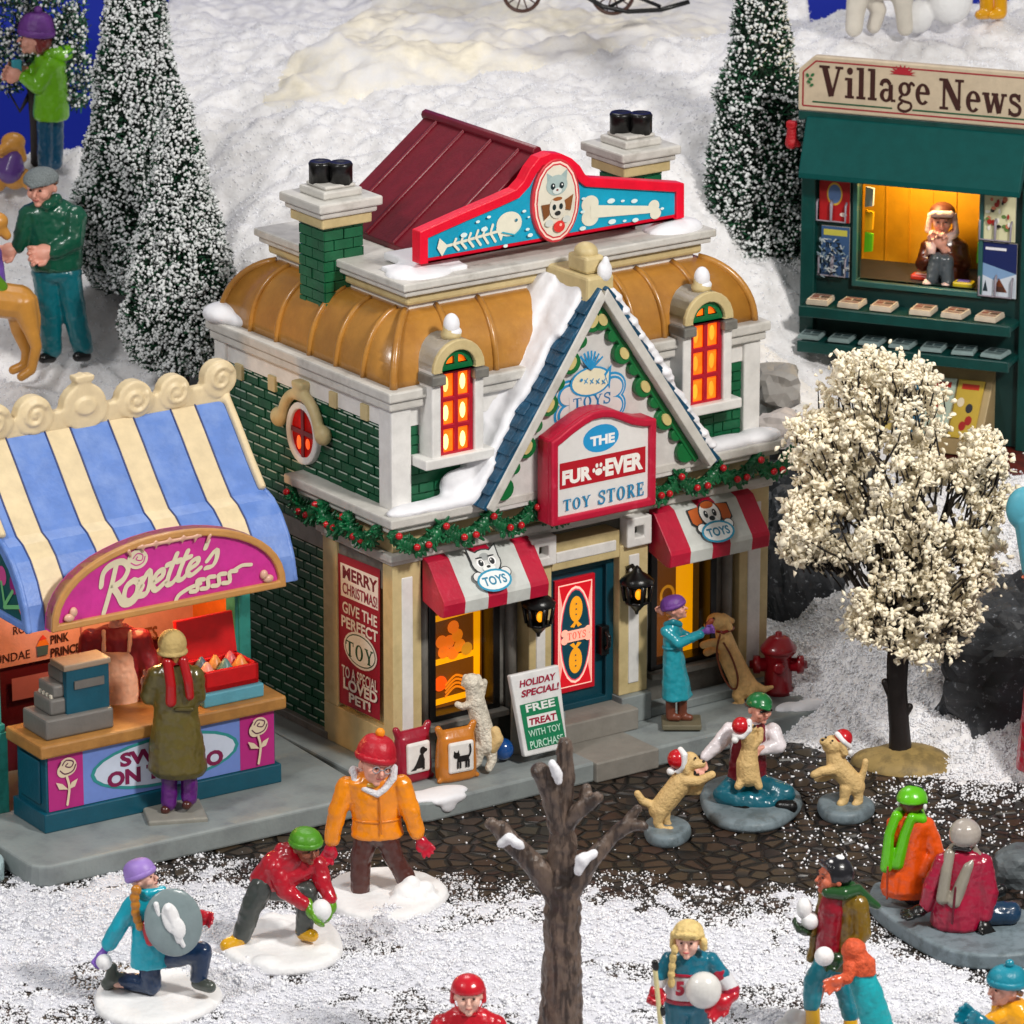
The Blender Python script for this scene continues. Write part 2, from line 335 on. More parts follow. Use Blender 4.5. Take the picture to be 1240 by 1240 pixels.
# --- base
b = MB(); r_ = .22
pts = [(-.38 + r_ - r_ * math.cos(t), -1.08 + r_ - r_ * math.sin(t)) for t in (0, .4, .8, 1.2, PI / 2)]
pts += [(2.2, -1.08), (5.9, -1.12), (6.05, -.9), (6.05, 4.3), (-.38, 4.3)]
b.prism(pts, -.26, 0, 'z')
b.build('sidewalk', GRYB, store, bevel=.03)
b = MB(); b.box(2.24, 3.2, -1.15, -.3, -.255, .006); b.box(2.08, 3.42, -.42, .1, 0, .28); b.build('door_step', KHAKI, store, bevel=.02)
for u0 in (1.99, 3.32): MB().box(u0, u0 + .46, -.2, .1, .0, .36).build('footing', GRYB, store, bevel=.015)
MB().box(3.8, 5.9, -.16, .1, 0, .12).build('wall_plinth', GRYB, store, bevel=.015)

# --- brick work
def bricks(mb, u0, u1, z0, z1, plane, axis, dash=False, holes=(), bh=.125, bl=.29):
    rz = z0; row = 0
    while rz < z1 - .03:
        h = min(bh, z1 - rz); x = u0 - (bl / 2 if row % 2 else 0)
        while x < u1 - .02:
            a, c = max(x, u0), min(x + bl, u1)
            if c - a > .04 and not any(not (c < hh[0] or a > hh[1] or rz + h < hh[2] or rz > hh[3]) for hh in holes):
                pr = .022 + random.uniform(-.006, .008)
                if axis == 'v': mb.box(a + .008, c - .008, plane - pr, plane + .02, rz + .01, rz + h - .008)
                else: mb.box(plane - pr, plane + .02, a + .008, c - .008, rz + .01, rz + h - .008)
                if dash and random.random() < .93:
                    l = random.uniform(.62, .9) * (c - a); s0 = a + random.uniform(.05, .3) * (c - a - l) + .01; zz = rz + h - .026
                    mb.box(plane - pr - .004, plane - pr + .004, s0, s0 + l, zz, zz + .016, 1)  # thin pale strip along the upper edge of the brick face
            x += bl
        rz += bh; row += 1
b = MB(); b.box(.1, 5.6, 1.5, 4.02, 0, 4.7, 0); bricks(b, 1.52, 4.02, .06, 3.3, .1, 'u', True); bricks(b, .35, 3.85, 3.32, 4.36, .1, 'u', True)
bl_ = b.build('side_brick_wall', [GREEND, PALE_DASH], store)
b = MB(); b.box(.12, 5.54, .14, 1.6, 3.25, 4.7)
bricks(b, .33, .62, 3.36, 4.56, .14, 'v'); bricks(b, 1.2, 1.9, 3.36, 4.5, .14, 'v'); bricks(b, .55, 1.25, 3.36, 3.62, .14, 'v'); bricks(b, 3.8, 4.3, 3.36, 4.5, .14, 'v'); bricks(b, 4.95, 5.38, 3.36, 4.5, .14, 'v'); bricks(b, 4.2, 4.95, 3.36, 3.7, .14, 'v')
b.build('front_brick_wall', GREEN, store)
MB().box(.055, .12, 1.5, 4.02, 2.45, 2.69).build('stone_band', GREY, store, bevel=.01)
MB().box(.0, .1, 1.5, 4.04, 0, .1).build('wall_plinth', GREY, store, bevel=.01)
# corner pilasters and upper frieze
b = MB(); b.box(.04, .33, .06, .35, 3.3, 4.62); b.build('pilaster', WHITE, store, bevel=.02)
b = MB(); b.box(5.38, 5.64, .06, .35, 3.3, 4.62); b.build('pilaster', WHITE, store, bevel=.02)
b = MB(); b.box(.02, .3, 3.8, 4.06, 3.0, 4.62); b.build('pilaster', WHITE, store, bevel=.02)
b = MB(); b.box(.07, 5.6, .105, 4.0, 4.36, 4.64); b.build('frieze', WHITE, store, bevel=.01)
for q in ((290, 450), (330, 464), (404, 484), (442, 499)):
    p = S.u(q[0], q[1], .06); bb = MB(); bb.box(.035, .09, p.y - .08, p.y + .08, p.z - .1, p.z + .1); bb.build('dentil', BEIGE, store, bevel=.01)
b = MB(); b.box(-.02, 5.68, .0, 4.1, 4.62, 4.74); b.box(-.06, 5.72, -.05, 4.14, 4.74, 4.87)
b.build('cornice', STONE, store, bevel=.025)
# eave ledge and lower cornice
def ell_(mb, x0, x1, y0, y1, yb, z0, z1, mi=0): mb.prism([(x0, y0), (x1, y0), (x1, yb), (x0 + .42, yb), (x0 + .42, y1), (x0, y1)], z0, z1, 'z', mi)
b = MB(); ell_(b, -.2, 5.82, -.28, 2.12, .3, 3.24, 3.36); ell_(b, -.14, 5.76, -.2, 2.05, .28, 3.15, 3.238)
b.build('eave_ledge', STONE, store, bevel=.02)
b = MB(); ell_(b, 0, 5.76, 0, 1.6, .4, 2.841, 3.148); b.build('lower_frieze', BEIGE, store, bevel=.01)
b = MB(); ell_(b, -.08, 5.84, -.08, 1.6, .3, 2.74, 2.84); ell_(b, -.03, 5.8, -.03, 1.55, .28, 2.68, 2.738)
b.build('lower_cornice', STONE, store, bevel=.018)
# lower front wall (openings left free)
b = MB()
W1 = (.6, 1.66, .5, 2.4); W2 = (3.98, 5.02, .5, 2.4)
b.box(.42, 5.32, .2, .5, 2.2, 2.72); b.box(.42, W1[0], .16, .5, 0, 2.4); b.box(W1[1], 2.05, .16, .5, 0, 2.4); b.box(.42, 2.05, .16, .5, 0, .5)
b.box(3.6, W2[0], .16, .5, 0, 2.4); b.box(W2[1], 5.32, .16, .5, 0, 2.4); b.box(3.6, 5.32, .16, .5, 0, .5); b.box(.6, 5.5, 1.0, 1.5, 0, 3.2)
b.build('shop_front_wall', GREY, store, bevel=.01)
for a in (.44, 1.76, 3.7, 5.12): MB().tube([(a + .06, .1, .45), (a + .06, .1, 2.4)], .07, 10).build('column', GREY, store)
for i, (a, c) in enumerate(((0, .42), (5.3, 5.76))):
    b = MB(); b.box(a, c, 0, .22 if i == 0 else .45, 0, 2.675, 0); b.box(a + .13, c - .13, -.012, .05, .3, 2.5, 1); b.build('corner_pier', [BEIGE, WHITE], store, bevel=.012)
b = MB(); b.box(.012, .4, .222, 1.58, 0, .5); b.box(.014, .4, 1.26, 1.578, .502, 2.675); b.box(.1, .38, .224, 1.258, .502, 2.67); b.build('side_pier', BEIGE, store, bevel=.012)
b = MB(); b.box(.05, .11, .2, 1.3, 2.3, 2.68); b.build('lintel_panel', GREY, store)
# side poster
A = Art(S, (.07, 0, 0), (0, -1, 0), (0, 0, 1)); R_ = '#93112a'; WH = '#e3dcd8'
A.k = .035; A.poly([(412, 669), (463, 689), (463, 872), (413, 849)], R_)
def band(y0l, y1l, x0=415, x1=461, sl=.42): return (x0, y1l), (x1, y0l + sl * (x1 - x0))
A.poly([(415, 680), (461, 699), (461, 739), (416, 720)], WH)
A.text('MERRY', (418, 699), (460, 703), '#6c1024', .035); A.text('CHRISTMAS!', (418, 717), (460, 723), '#8a2038', .02)
A.text('GIVE THE', (418, 740), (460, 746), WH, .02); A.text('PERFECT', (417, 757), (461, 764), WH, .03)
c_ = A.c(440, 788); A.ell(c_, .37, .235, WH, px=False); A.ell(c_, .34, .205, '#0b4a2c', px=False); A.ell(c_, .325, .19, '#e8e6e0', px=False)
A.text('TOY', (423, 792), (456, 789), '#0b4a2c', fn=slab_glyph)
A.text('TO A SPECIAL', (418, 817), (461, 824), WH, .015); A.text('LOVED', (420, 832), (461, 838), WH, .035); A.text('PET!', (427, 849), (453, 850), WH, .035)
A.build('window_poster', store)

# --- mansard roof
U0, U1, V0, V1 = .1, 5.56, .1, 4.0
def foot(t):
    a = t * math.radians(80); i = .62 * (1 - math.cos(a)) ; z = 4.86 + .8 * math.sin(a) / math.sin(math.radians(80)); return i, z
b = MB(); rings = []
for k in range(13):
    i, z = foot(k / 12); rings.append([(U0 + i, V0 + i, z), (U1 - i, V0 + i, z), (U1 - i, V1 - i, z), (U0 + i, V1 - i, z)])
R4 = []
for r in rings:   # subdivide sides
    q = []
    for j in range(4):
        p0, p1 = Vector(r[j]), Vector(r[(j + 1) % 4])
        for t in range(6): q.append(p0.lerp(p1, t / 6))
    R4.append(q)
b.ring(R4, 0, True); mans = b.build('domed_roof', GOLD, store)
def rib(fn, w=.04):
    b = MB(); b.tube([fn(k / 12) for k in range(13)], w, 8); b.build('roof_rib', GOLD, mans)
for v in (.75, 1.35, 1.95, 2.7, 3.3): rib(lambda t, v=v: (U0 + foot(t)[0] - .005, V0 + (v - V0) * (1 - foot(t)[0] * .12) + foot(t)[0] * .15, foot(t)[1]))
for u in (.95, 1.6, 3.7, 4.15, 4.75): rib(lambda t, u=u: (u + (2.83 - u) * foot(t)[0] * .12, V0 + foot(t)[0] - .005, foot(t)[1]))
for (a, c) in ((U0, V0), (U1, V0), (U0, V1)): rib(lambda t, a=a, c=c: (a + foot(t)[0] * (1 if a < 2 else -1), c + foot(t)[0] * (1 if c < 2 else -1), foot(t)[1]), .05)
# attic slab
b = MB(); b.box(.68, 4.98, .62, 3.6, 5.6, 5.74); b.build('attic_wall', WHITE, store, bevel=.01)
b = MB(); b.box(.6, 5.06, .54, 3.68, 5.72, 5.86); b.build('attic_frieze', BEIGE, store, bevel=.04)
b = MB(); b.box(.52, 5.14, .46, 3.76, 5.86, 5.94); b.box(.47, 5.19, .41, 3.8, 5.94, 6.04); b.build('attic_slab', STONE, store, bevel=.02)
# gabled red roof
b = MB(); zr = 7.16; z0 = 6.02; ue0, ue1 = 1.3, 4.36; va, vb = 1.0, 3.4
for (a, c) in ((ue0, 2.83), (ue1, 2.83)):
    b.add([(a, va, z0), (c, va, zr), (c, vb, zr), (a, vb, z0), (a, va, z0 + .09), (c, va, zr + .09), (c, vb, zr + .09), (a, vb, z0 + .09)], [(0, 1, 2, 3), (4, 7, 6, 5), (0, 4, 5, 1), (1, 5, 6, 2), (2, 6, 7, 3), (3, 7, 4, 0)])
for t in (.12, .37, .62, .87):
    v = va + (vb - va) * t
    for a in (ue0, ue1): b.tube([(a, v, z0 + .1), (2.83, v, zr + .1)], .03, 6)
b.tube([(2.83, va - .03, zr + .09), (2.83, vb + .03, zr + .09)], .07, 8)
b.build('red_roof', MAROON, store, bevel=.01)
b = MB(); b.prism([(1.5, 6.03), (4.16, 6.03), (2.83, 7.05)], 1.15, 1.25); b.prism([(1.5, 6.03), (4.16, 6.03), (2.83, 7.05)], 3.2, 3.3); b.build('gable_wall', paint('#d9cfbd', .5), store)
b = MB(); b.box(.62, 1.55, .6, 1.15, 6.02, 6.1); b.box(.9, 1.5, .75, 1.5, 6.05, 6.16)
b.ball((.95, .8, 6.04), (.45, .35, .1)); b.clay('roof_snow', SNOWP, store, .03, 4)

MB().ball((4.75, .75, 6.04), (.42, .3, .14)).build('roof_snow', SNOWP, store)
# --- chimneys
def chimney(u):
    b = MB(); w = .57; b.box(u + .03, u + w - .03, 1.93, 1.9 + w - .03, 5.1, 6.5)
    for z in np.arange(5.12, 6.45, .13):
        for s in range(2):
            o = (.0 if int(round((z - 5.12) / .13)) % 2 else .14)
            xs = sorted({0, w} | {x for x in (o, o + .28, o + .56) if 0 < x < w})
            for x0, x1 in zip(xs[:-1], xs[1:]):
                j = random.uniform(-.008, .008)
                if s == 0: b.box(u + x0 + .006, u + x1 - .006, 1.895 + j, 1.95, z, z + .118)
                else: b.box(u - .005 + j, u + .06, 1.9 + x0 + .006, 1.9 + x1 - .006, z, z + .118)
    ch = b.build('chimney', GREEN, store, bevel=.012)
    c = MB(); c.box(u - .08, u + w + .08, 1.82, 1.9 + w + .08, 6.46, 6.6); c.build('cap_band', BEIGE, ch, bevel=.02)
    c = MB(); c.box(u - .13, u + w + .13, 1.77, 1.9 + w + .13, 6.6, 6.68); c.box(u - .18, u + w + .18, 1.72, 1.9 + w + .18, 6.68, 6.8); c.box(u + .0, u + w, 1.9, 1.9 + w, 6.8, 6.9); c.box(u + .06, u + w - .06, 1.96, 1.9 + w - .06, 6.9, 6.95); c.build('cap', STONE, ch, bevel=.025)
    for k, du in enumerate((.2, .38)):
        c = MB(); c.lathe((u + du, 2.19 + (.09 - .18 * k), 6.93), [(.145, 0), (.145, .2), (.15, .24), (.13, .27), (.09, .26), (.02, .25)], 18); c.build('flue', BLACK, ch)
chimney(.3); chimney(4.86)

# --- roof sign
v = .68; b = MB(); sp = lambda x, y: (lambda q: (q.x, q.z))(S.v(x, y, v))
L = sp(506, 318); R = sp(826, 260); zb = (L[1] + R[1]) / 2 - .02
outl = [(506, 280), (560, 256), (600, 239), (622, 229), (632, 218), (640, 203), (650, 190), (664, 184.5), (678, 185.5), (690, 191), (700, 200), (706, 210), (711, 214), (760, 217), (826, 221)]
O2 = [(L[0], zb)] + [sp(*q) for q in outl] + [(R[0], zb)]
b.prism(O2, v + .005, v + .13); rs = b.build('roof_sign', RED, store, bevel=.01)
inner = []
cu_, cz_ = 2.83, zb + .3
def inset(poly, d):
    out = []; n = len(poly)
    A = sum(poly[i][0] * poly[(i + 1) % n][1] - poly[(i + 1) % n][0] * poly[i][1] for i in range(n)); sg = 1 if A > 0 else -1
    for i in range(n):
        p0, p1, p2 = Vector(poly[i - 1]), Vector(poly[i]), Vector(poly[(i + 1) % n]); e1 = (p1 - p0).normalized(); e2 = (p2 - p1).normalized()
        n1 = Vector((-e1.y, e1.x)) * sg; n2 = Vector((-e2.y, e2.x)) * sg; m = (n1 + n2).normalized(); out.append(tuple(p1 + m * d / max(.4, m.dot(n1))))
    return out
I2 = inset(O2, .12)
def frame_ring(mb, outer, innr, k0, k1, M=None):
    n = len(outer)
    vs = [(a, k, c) for k in (k0, k1) for poly in (outer, innr) for a, c in poly]
    fs = []
    for i in range(n):
        j = (i + 1) % n; fs += [(i, j, n + j, n + i), (2 * n + i, 3 * n + i, 3 * n + j, 2 * n + j), (i, 2 * n + i, 2 * n + j, j), (n + i, n + j, 3 * n + j, 3 * n + i)]
    mb.add(vs, fs)
b = MB(); b.prism(inset(O2, .05), v - .004, v + .02); b.build('sign_board', paint('#12a0c4', .35), rs); b = MB(); n_ = len(O2); keep = O2; inn = I2[:]; inn[0] = (inn[0][0], zb); inn[-1] = (inn[-1][0], zb)
frame_ring(b, keep, inn, v - .05, v + .02); b.build('sign_border', RED, rs, bevel=.012)
A = Art(S, (0, v - .005, 0)); CR = '#e6e2cf'
# fish bone
A.k = .01
A.ell((616, 271), .19, .155, CR); A.poly([(600, 277), (616, 262), (606, 292)], CR); A.line([(602, 280), (536, 299)], .035, CR)
for i in range(6):
    x = 595 - i * 9; y = 282 + i * 2.7; h = 10 - i * .7; A.line([(x + 1, y - h), (x - 2, y), (x + 4, y + h)], .035, CR)
A.poly([(541, 297), (531, 288), (528, 300), (534, 310)], CR); A.ell((624, 266), .02, .02, '#0a6f8c'); A.line([(607, 281), (622, 284), (630, 276)], .02, '#2aa5bf')
for x, y, a in ((585, 277, .05), (577, 268, .03), (560, 284, .05), (633, 255, .03), (637, 277, .03), (640, 284, .04), (590, 262, .03), (610, 297, .035), (638, 262, .02)): A.ell((x, y), a, a * .6, '#dff0ee', n=12)
A.build('fish_skeleton', rs); A = Art(S, (0, v, 0)); A.k = .01
# bone
for x, y in ((714, 247), (714, 263), (791, 249), (793, 258)): A.ell((x, y), .13 if x < 730 else .085, .11 if x < 730 else .075, CR)
A.poly([(714, 248), (795, 249), (795, 257), (714, 264)], CR)
for x, y, a in ((739, 243, .06), (753, 243, .03), (767, 243, .05), (740, 268, .06), (755, 267, .03), (768, 266, .05), (705, 240, .03), (704, 256, .035), (704, 276, .05), (800, 252, .03)): A.ell((x, y), a, a * .55, '#dff0ee', n=12)
A.build('bone', rs)
# oval with a kitten above a puppy
oc = S.v(672, 242.5, v - .03); b = MB()
b.prism(ell(oc.x, oc.z, .36, .53, 32), v - .06, v + .01); b.build('oval_plaque', paint('#cf3640', .35), rs, bevel=.015)
A = Art(S, (0, v - .06, 0)); o = (oc.x, oc.z); E = lambda dx, dz, rx, ry, m, rot=0: A.ell((o[0] + dx, o[1] + dz), rx, ry, m, rot, px=False, n=18)
PL = lambda pts, m: A.poly([(o[0] + x, o[1] + z) for x, z in pts], m, px=False)
def pets(E, PL, LN):
    E(0, 0, .33, .5, '#ffd9cc'); E(0, 0, .305, .475, '#cf3640'); E(0, 0, .285, .455, '#e2dccb')
    PL([(-.14, .2), (-.15, .37), (-.04, .3)], '#9fb4b4'); PL([(.14, .2), (.16, .39), (.04, .3)], '#9fb4b4'); E(0, .2, .16, .13, '#a9bcba')
    E(-.06, .19, .035, .042, '#16282c'); E(.07, .19, .035, .042, '#16282c'); E(-.055, .2, .01, .012, '#fff'); E(.075, .2, .01, .012, '#fff'); E(0, .13, .07, .04, '#d9dfdb'); E(0, .14, .018, .014, '#7d3a3a')
    PL([(-.11, -.02), (-.24, -.02), (-.2, -.22), (-.12, -.16)], '#7b4a24'); PL([(.11, -.0), (.24, .06), (.2, -.14), (.12, -.12)], '#8a5226')
    E(0, -.08, .12, .14, '#dcd7ca'); E(0, .03, .07, .025, '#9a5a2a'); E(-.05, -.07, .028, .038, '#16282c'); E(.05, -.07, .028, .038, '#16282c'); E(0, -.15, .045, .03, '#2a2a2a'); E(-.13, -.26, .06, .045, '#cfd2cd'); E(.13, -.24, .06, .045, '#cfd2cd'); E(.02, -.32, .085, .075, '#e03430'); E(.04, -.3, .02, .02, '#ffb8a8')
pets(E, PL, None); A.build('plaque_picture', rs)

# --- dormer windows
def dormer(px0, px1, py_s, arch, base_py, sillz, name):
    c = S.v((px0 + px1) / 2, arch, 0); L_ = S.v(px0, base_py, 0); R_ = S.v(px1, base_py, 0)
    uc = (L_.x + R_.x) / 2; w = (R_.x - L_.x) / 2; zb = sillz; zs = 5.06; zt = zs + w
    b = MB(); o = .13
    poly = [(uc - w - o, zb), (uc - w - o, zs)] + [(uc + (w + o) * math.cos(PI - t * PI / 12), zs + (w + o) * math.sin(t * PI / 12)) for t in range(1, 12)] + [(uc + w + o, zs), (uc + w + o, zb)]
    inn = [(uc - w, zb), (uc - w, zs)] + [(uc + w * math.cos(PI - t * PI / 12), zs + w * math.sin(t * PI / 12)) for t in range(1, 12)] + [(uc + w, zs), (uc + w, zb)]
    frame_ring(b, poly, inn, -.17, .7); win = b.build('window', WHITE, store, bevel=.02)
    b = MB()
    k = 2; frame_ring(b, poly[1:-1], inn[1:-1], -.2, .6); b.build('window_arch', BEIGE, win, bevel=.015)
    for s in (-1, 1): MB().box(uc + s * (w + o / 2) - .1, uc + s * (w + o / 2) + .1, -.24, .1, zs - .15, zs - .02).build('impost', GREY, win, bevel=.02)
    b = MB(); b.box(uc - w - .26, uc + w + .26, -.22, .15, zb - .1, zb + .03); b.build('sill', WHITE, win, bevel=.02)
    b = MB(); b.lathe((uc, -.02, zt + o - .02), [(.12, 0), (.13, .06), (.1, .1), (.1, .16), (.05, .24), (.01, .26)], 14); b.build('finial', BEIGE, win)
    b = MB(); b.ball((uc, -.03, zt + o + .15), (.1, .1, .14)); b.ball((uc + .02, -.05, zt + o + .06), (.1, .09, .07)); b.build('snow_cap', SNOWP, win)
    # leaves of glass
    G = MB()
    G.prism(inn, -.09, -.06, 'v', 0)
    G.build('pane', mat('lit_orange_glass', '#ff7418', .3, emit=.95, ecol='#ff620c', var=.6, vs=5), win)
    M_ = MB()
    zt0 = zb + .06
    for x in (uc - w + .035, uc, uc + w - .035): M_.box(x - .03, x + .03, -.13, -.085, zb, zs)
    for z in np.linspace(zb + .03, zs - .02, 4): M_.box(uc - w, uc + w, -.128, -.083, z - .03, z + .03)
    M_.build('muntin', paint('#b0122a', .35), win, bevel=.012)
    gm = MB(); hole = w
    for t0, t1 in ((.1, PI / 2 - .12), (PI / 2 + .12, PI - .1)): pass
    frame_ring(gm, [(uc - w, zs)] + [(uc + w * math.cos(PI - t * PI / 12), zs + w * math.sin(t * PI / 12)) for t in range(1, 12)] + [(uc + w, zs)], [(uc - w + .08, zs + .07)] + [(uc + (w - .09) * math.cos(PI - t * PI / 12), zs + .05 + (w - .12) * math.sin(t * PI / 12)) for t in range(1, 12)] + [(uc + w - .08, zs + .07)], -.135, -.08)
    gm.box(uc - .03, uc + .03, -.132, -.08, zs, zt - .02); gm.box(uc - w + .05, uc + w - .05, -.132, -.08, zs, zs + .07); gm.build('fanlight', paint('#0c6b3c', .3), win, bevel=.01)
    # bulbs seen glowing in the panes
    for x in (uc - w / 2, uc + w / 2):
        for z in np.linspace(zb, zs, 4)[:-1] + (zs - zb) / 6: MB().ball((x - .01, -.092, z), (.042, .006, .1), seg=12, rows=7).build('bulb_glow', glow(('#ffd27a' if name == 'a' else '#ff9a28'), random.choice((1.2, 2, 2.6)) if name == 'a' else random.choice((.7, 1.))), win)
    return win
dormer(525, 566, 0, 416, 545, 3.97, 'a'); dormer(827, 866, 0, 357, 490, 3.97, 'b')

# --- oval side window
p = S.u(370, 524, .07); b = MB()
n = 28; outer = ell(p.y, p.z, .35, .4, n); inn = ell(p.y, p.z, .26, .31, n)
vs = [(k, a, c) for k in (.0, .12) for poly in (outer, inn) for a, c in poly]; fs = []
for i in range(n):
    j = (i + 1) % n; fs += [(i, j, n + j, n + i), (2 * n + i, 3 * n + i, 3 * n + j, 2 * n + j), (i, 2 * n + i, 2 * n + j, j), (n + i, n + j, 3 * n + j, 3 * n + i)]
b.add(vs, fs); ow = b.build('oval_window', WHITE, store, bevel=.02)
b = MB(); b.prism(inn, .04, .08, 'u'); b.build('pane', mat('lit_red_glass', '#860606', .5, spec=.1, emit=.2, ecol='#e01404', var=.9, vs=6), ow)
b = MB(); b.box(.02, .045, p.y - .03, p.y + .03, p.z - .32, p.z + .32); b.box(.021, .044, p.y - .27, p.y + .27, p.z - .02, p.z + .04); b.build('muntin', paint('#6c0a14', .5), ow); MB().ball((.036, p.y + .1, p.z - .14), (.006, .05, .09)).build('bulb_glow', glow('#ff5a14', 1.), ow); MB().ball((.036, p.y - .1, p.z - .12), (.006, .05, .07)).build('bulb_glow', glow('#ff5a14', .7), ow)
b = MB(); pts = [(.0, p.y + .42 * math.cos(a), p.z + .06 + .45 * math.sin(a)) for a in np.linspace(.1, PI - .1, 14)]
b.tube(pts, [.075] * 14, 10); b.box(-.05, .1, p.y - .09, p.y + .09, p.z + .42, p.z + .62); b.box(-.07, .1, p.y - .12, p.y + .12, p.z + .6, p.z + .68)
for s in (-1, 1): b.ball((0, p.y + s * .5, p.z + .1), (.1, .13, .13)); b.ball((-.06, p.y + s * .5, p.z + .1), .06)
b.clay('window_crest', BEIGE, ow, .025, 2)

# --- central gable
q = lambda x, y, v=-.3: (lambda t: (t.x, t.z))(S.v(x, y, v))
ap = (2.8, 5.75); fl = (1.16, 3.36); fr_ = (4.44, 3.36)
b = MB(); b.prism([(1.3, 3.2), (4.3, 3.2), (4.3, 3.4), (2.8, 5.6), (1.3, 3.4)], -.27, 1.2); gb = b.build('gable', paint('#d2cfcc', .5), store)
sl = Vector((ap[0] - fl[0], ap[1] - fl[1])); Ls = sl.length; sd = sl / Ls; nn = Vector((-sd.y, sd.x))
for s in (1, -1):
    f = lambda a, t: (ap[0] + s * (-(ap[0]) + a), t)
    def pt(t, n): # t along slope from foot, n outward normal
        a = Vector(fl) + sd * t + nn * n; x = a.x if s > 0 else 2 * ap[0] - a.x; return (x, a.y)
    b = MB(); b.prism([pt(-.07, -.04), pt(Ls - .02, -.04), pt(Ls + .04, .085), pt(-.07, .085)], -.5, -.3); b.build('raking_trim', STONE, gb, bevel=.015)
    # shingled slope with a ragged lower edge
    b = MB(); rows = 17
    for k in range(rows):
        t0 = -.1 + (Ls + .12) * k / rows; t1 = t0 + (Ls + .12) / rows + .03
        vv = -.48
        while vv < .95:
            w = random.uniform(.12, .17); j = random.uniform(0, .025)
            P4 = [pt(t0, .13 + j), pt(t1, .1 + j), pt(t1, .05), pt(t0, .05)]
            b.prism(P4, vv, min(vv + w, 1.1)); vv += w
    b.build('shingled_roof', SHING, gb, bevel=.012)
    # scalloped green trim
    b = MB(); c2 = MB()
    strip = [pt(.05, -.05), pt(Ls - .1, -.05), pt(Ls - .16, -.13), pt(.05, -.13)]
    b.prism(strip, -.36, -.27)
    m = 9
    for k in range(m):
        t = .25 + (Ls - .5) * k / (m - 1) * .97; c = pt(t, -.13 - (.0 if k % 2 else .01)); r = .145 if k % 2 == 0 else .085
        b.prism(ell(c[0], c[1], r, r, 16), -.345 - .002 * k, -.27)
        if k % 2 == 0 and 0 < k: MB().prism(ell(c[0], c[1], .06, .09, 12, rot=(-.95 if s < 0 else .95) + PI / 2), -.372, -.34).build('trim_inset', paint('#cbbb7c', .4), gb)
    b.build('scalloped_trim', paint('#0a6a35', .35), gb, bevel=.012)
b = MB(); b.box(ap[0] - .2, ap[0] + .2, -.42, .95, 5.6, 5.98); b.box(ap[0] - .14, ap[0] + .14, -.3, .1, 5.98, 6.2); b.ball((ap[0], -.1, 6.22), (.14, .16, .12)); b.build('ridge_block', BEIGE, gb, bevel=.04)
b = MB(); b.ball((ap[0] + .08, -.38, 6.02), (.1, .08, .14)); b.ball((ap[0] + .08, -.4, 6.12), (.05, .05, .1)); b.clay('snow_cap', SNOWP, gb, .02, 3)
# snow over the left slope and ledges
b = MB()
def slab(t0, t1, v0, v1, n0=.08, n1=.2):
    P4 = [(Vector(fl) + sd * t0 + nn * n1), (Vector(fl) + sd * t1 + nn * n1), (Vector(fl) + sd * t1 + nn * n0), (Vector(fl) + sd * t0 + nn * n0)]
    b.prism([tuple(x) for x in P4], v0, v1)
for t0, t1, va_ in ((-.1, .5, -.3), (.4, .95, -.2), (.85, 1.4, -.18), (1.3, 1.9, -.26), (1.8, 2.3, -.2), (2.2, 2.9, -.3)): slab(t0, t1, va_ + random.uniform(-.03, .03), .2 + t0 * .35 + .15); slab(t0, t1, max(va_, -.1) + .12 + .1 * t0, .6 + t0 * .4, .08, .2 + (.17 if .8 < t0 < 1.7 else .06))
b.ball((.25, -.12, 3.39), (.42, .17, .08)); b.ball((.7, -.15, 3.39), (.5, .16, .1)); b.ball((1.15, -.12, 3.42), (.4, .2, .16)); b.ball((1.0, .0, 3.55), (.3, .15, .2)); b.box(.1, 1.3, -.22, .12, 3.33, 3.42)
b.clay('roof_snow', SNOWP, gb, .035, 14, .05, .3)
b = MB(); b.ball((4.95, -.1, 3.4), (.55, .18, .1)); b.ball((5.5, -.08, 3.4), (.35, .2, .1)); b.ball((4.6, -.12, 3.42), (.3, .14, .1)); b.clay('ledge_snow', SNOWP, store, .03, 5)
b = MB()
for t in np.linspace(.12, Ls - .08, 26):
    a = Vector(fl) + sd * t + nn * random.uniform(.12, .16); b.ball((2 * ap[0] - a.x, random.uniform(-.42, -.34), a.y), (.1, .12, random.uniform(.045, .07)))
b.clay('gable_snow', SNOWP, gb, .03, 5)
b = MB(); b.ball((.12, 3.95, 4.95), (.28, .3, .14)); b.ball((.2, 3.7, 4.92), (.2, .25, .1)); b.clay('cornice_snow', SNOWP, store, .03, 4)
# TOYS bone and fish painted on the gable
A = Art(S, (0, -.27, 0)); A.k = .006; BL = '#2290c8'; W0 = '#d6d4d2'
def bone(cx, cz, w, h, g, m):
    for sx in (-1, 1):
        for sz in (-1, 1): A.ell((cx + sx * w, cz + sz * h), .15 + g, .13 + g, m, px=False)
    A.poly([(cx - w, cz - h - g), (cx + w, cz - h - g), (cx + w, cz + h + g), (cx - w, cz + h + g)], m, px=False)
bc = q(714, 485, -.27); bone(bc[0], bc[1], .33, .12, .065, BL); bone(bc[0], bc[1], .33, .12, .035, W0); bone(bc[0], bc[1], .33, .12, .018, BL); bone(bc[0], bc[1], .33, .12, -.012, W0)
A.text('TOYS', (692, 496), (737, 473), '#1272a8', fn=slab_glyph)
fc = q(713, 461, -.27); A.ell(fc, .31, .19, BL, px=False); A.ell(fc, .28, .165, '#e7e1c4', px=False); A.poly([(729, 452), (738, 440), (736, 470)], BL); A.poly([(731, 454), (735, 448), (734, 464)], '#e7e1c4')
for i in range(4): A.line([(705 + i * 7, 459), (709 + i * 7, 463)], .012, BL, cap=False); A.line([(709 + i * 7, 457), (705 + i * 7, 464)], .012, BL, cap=False)
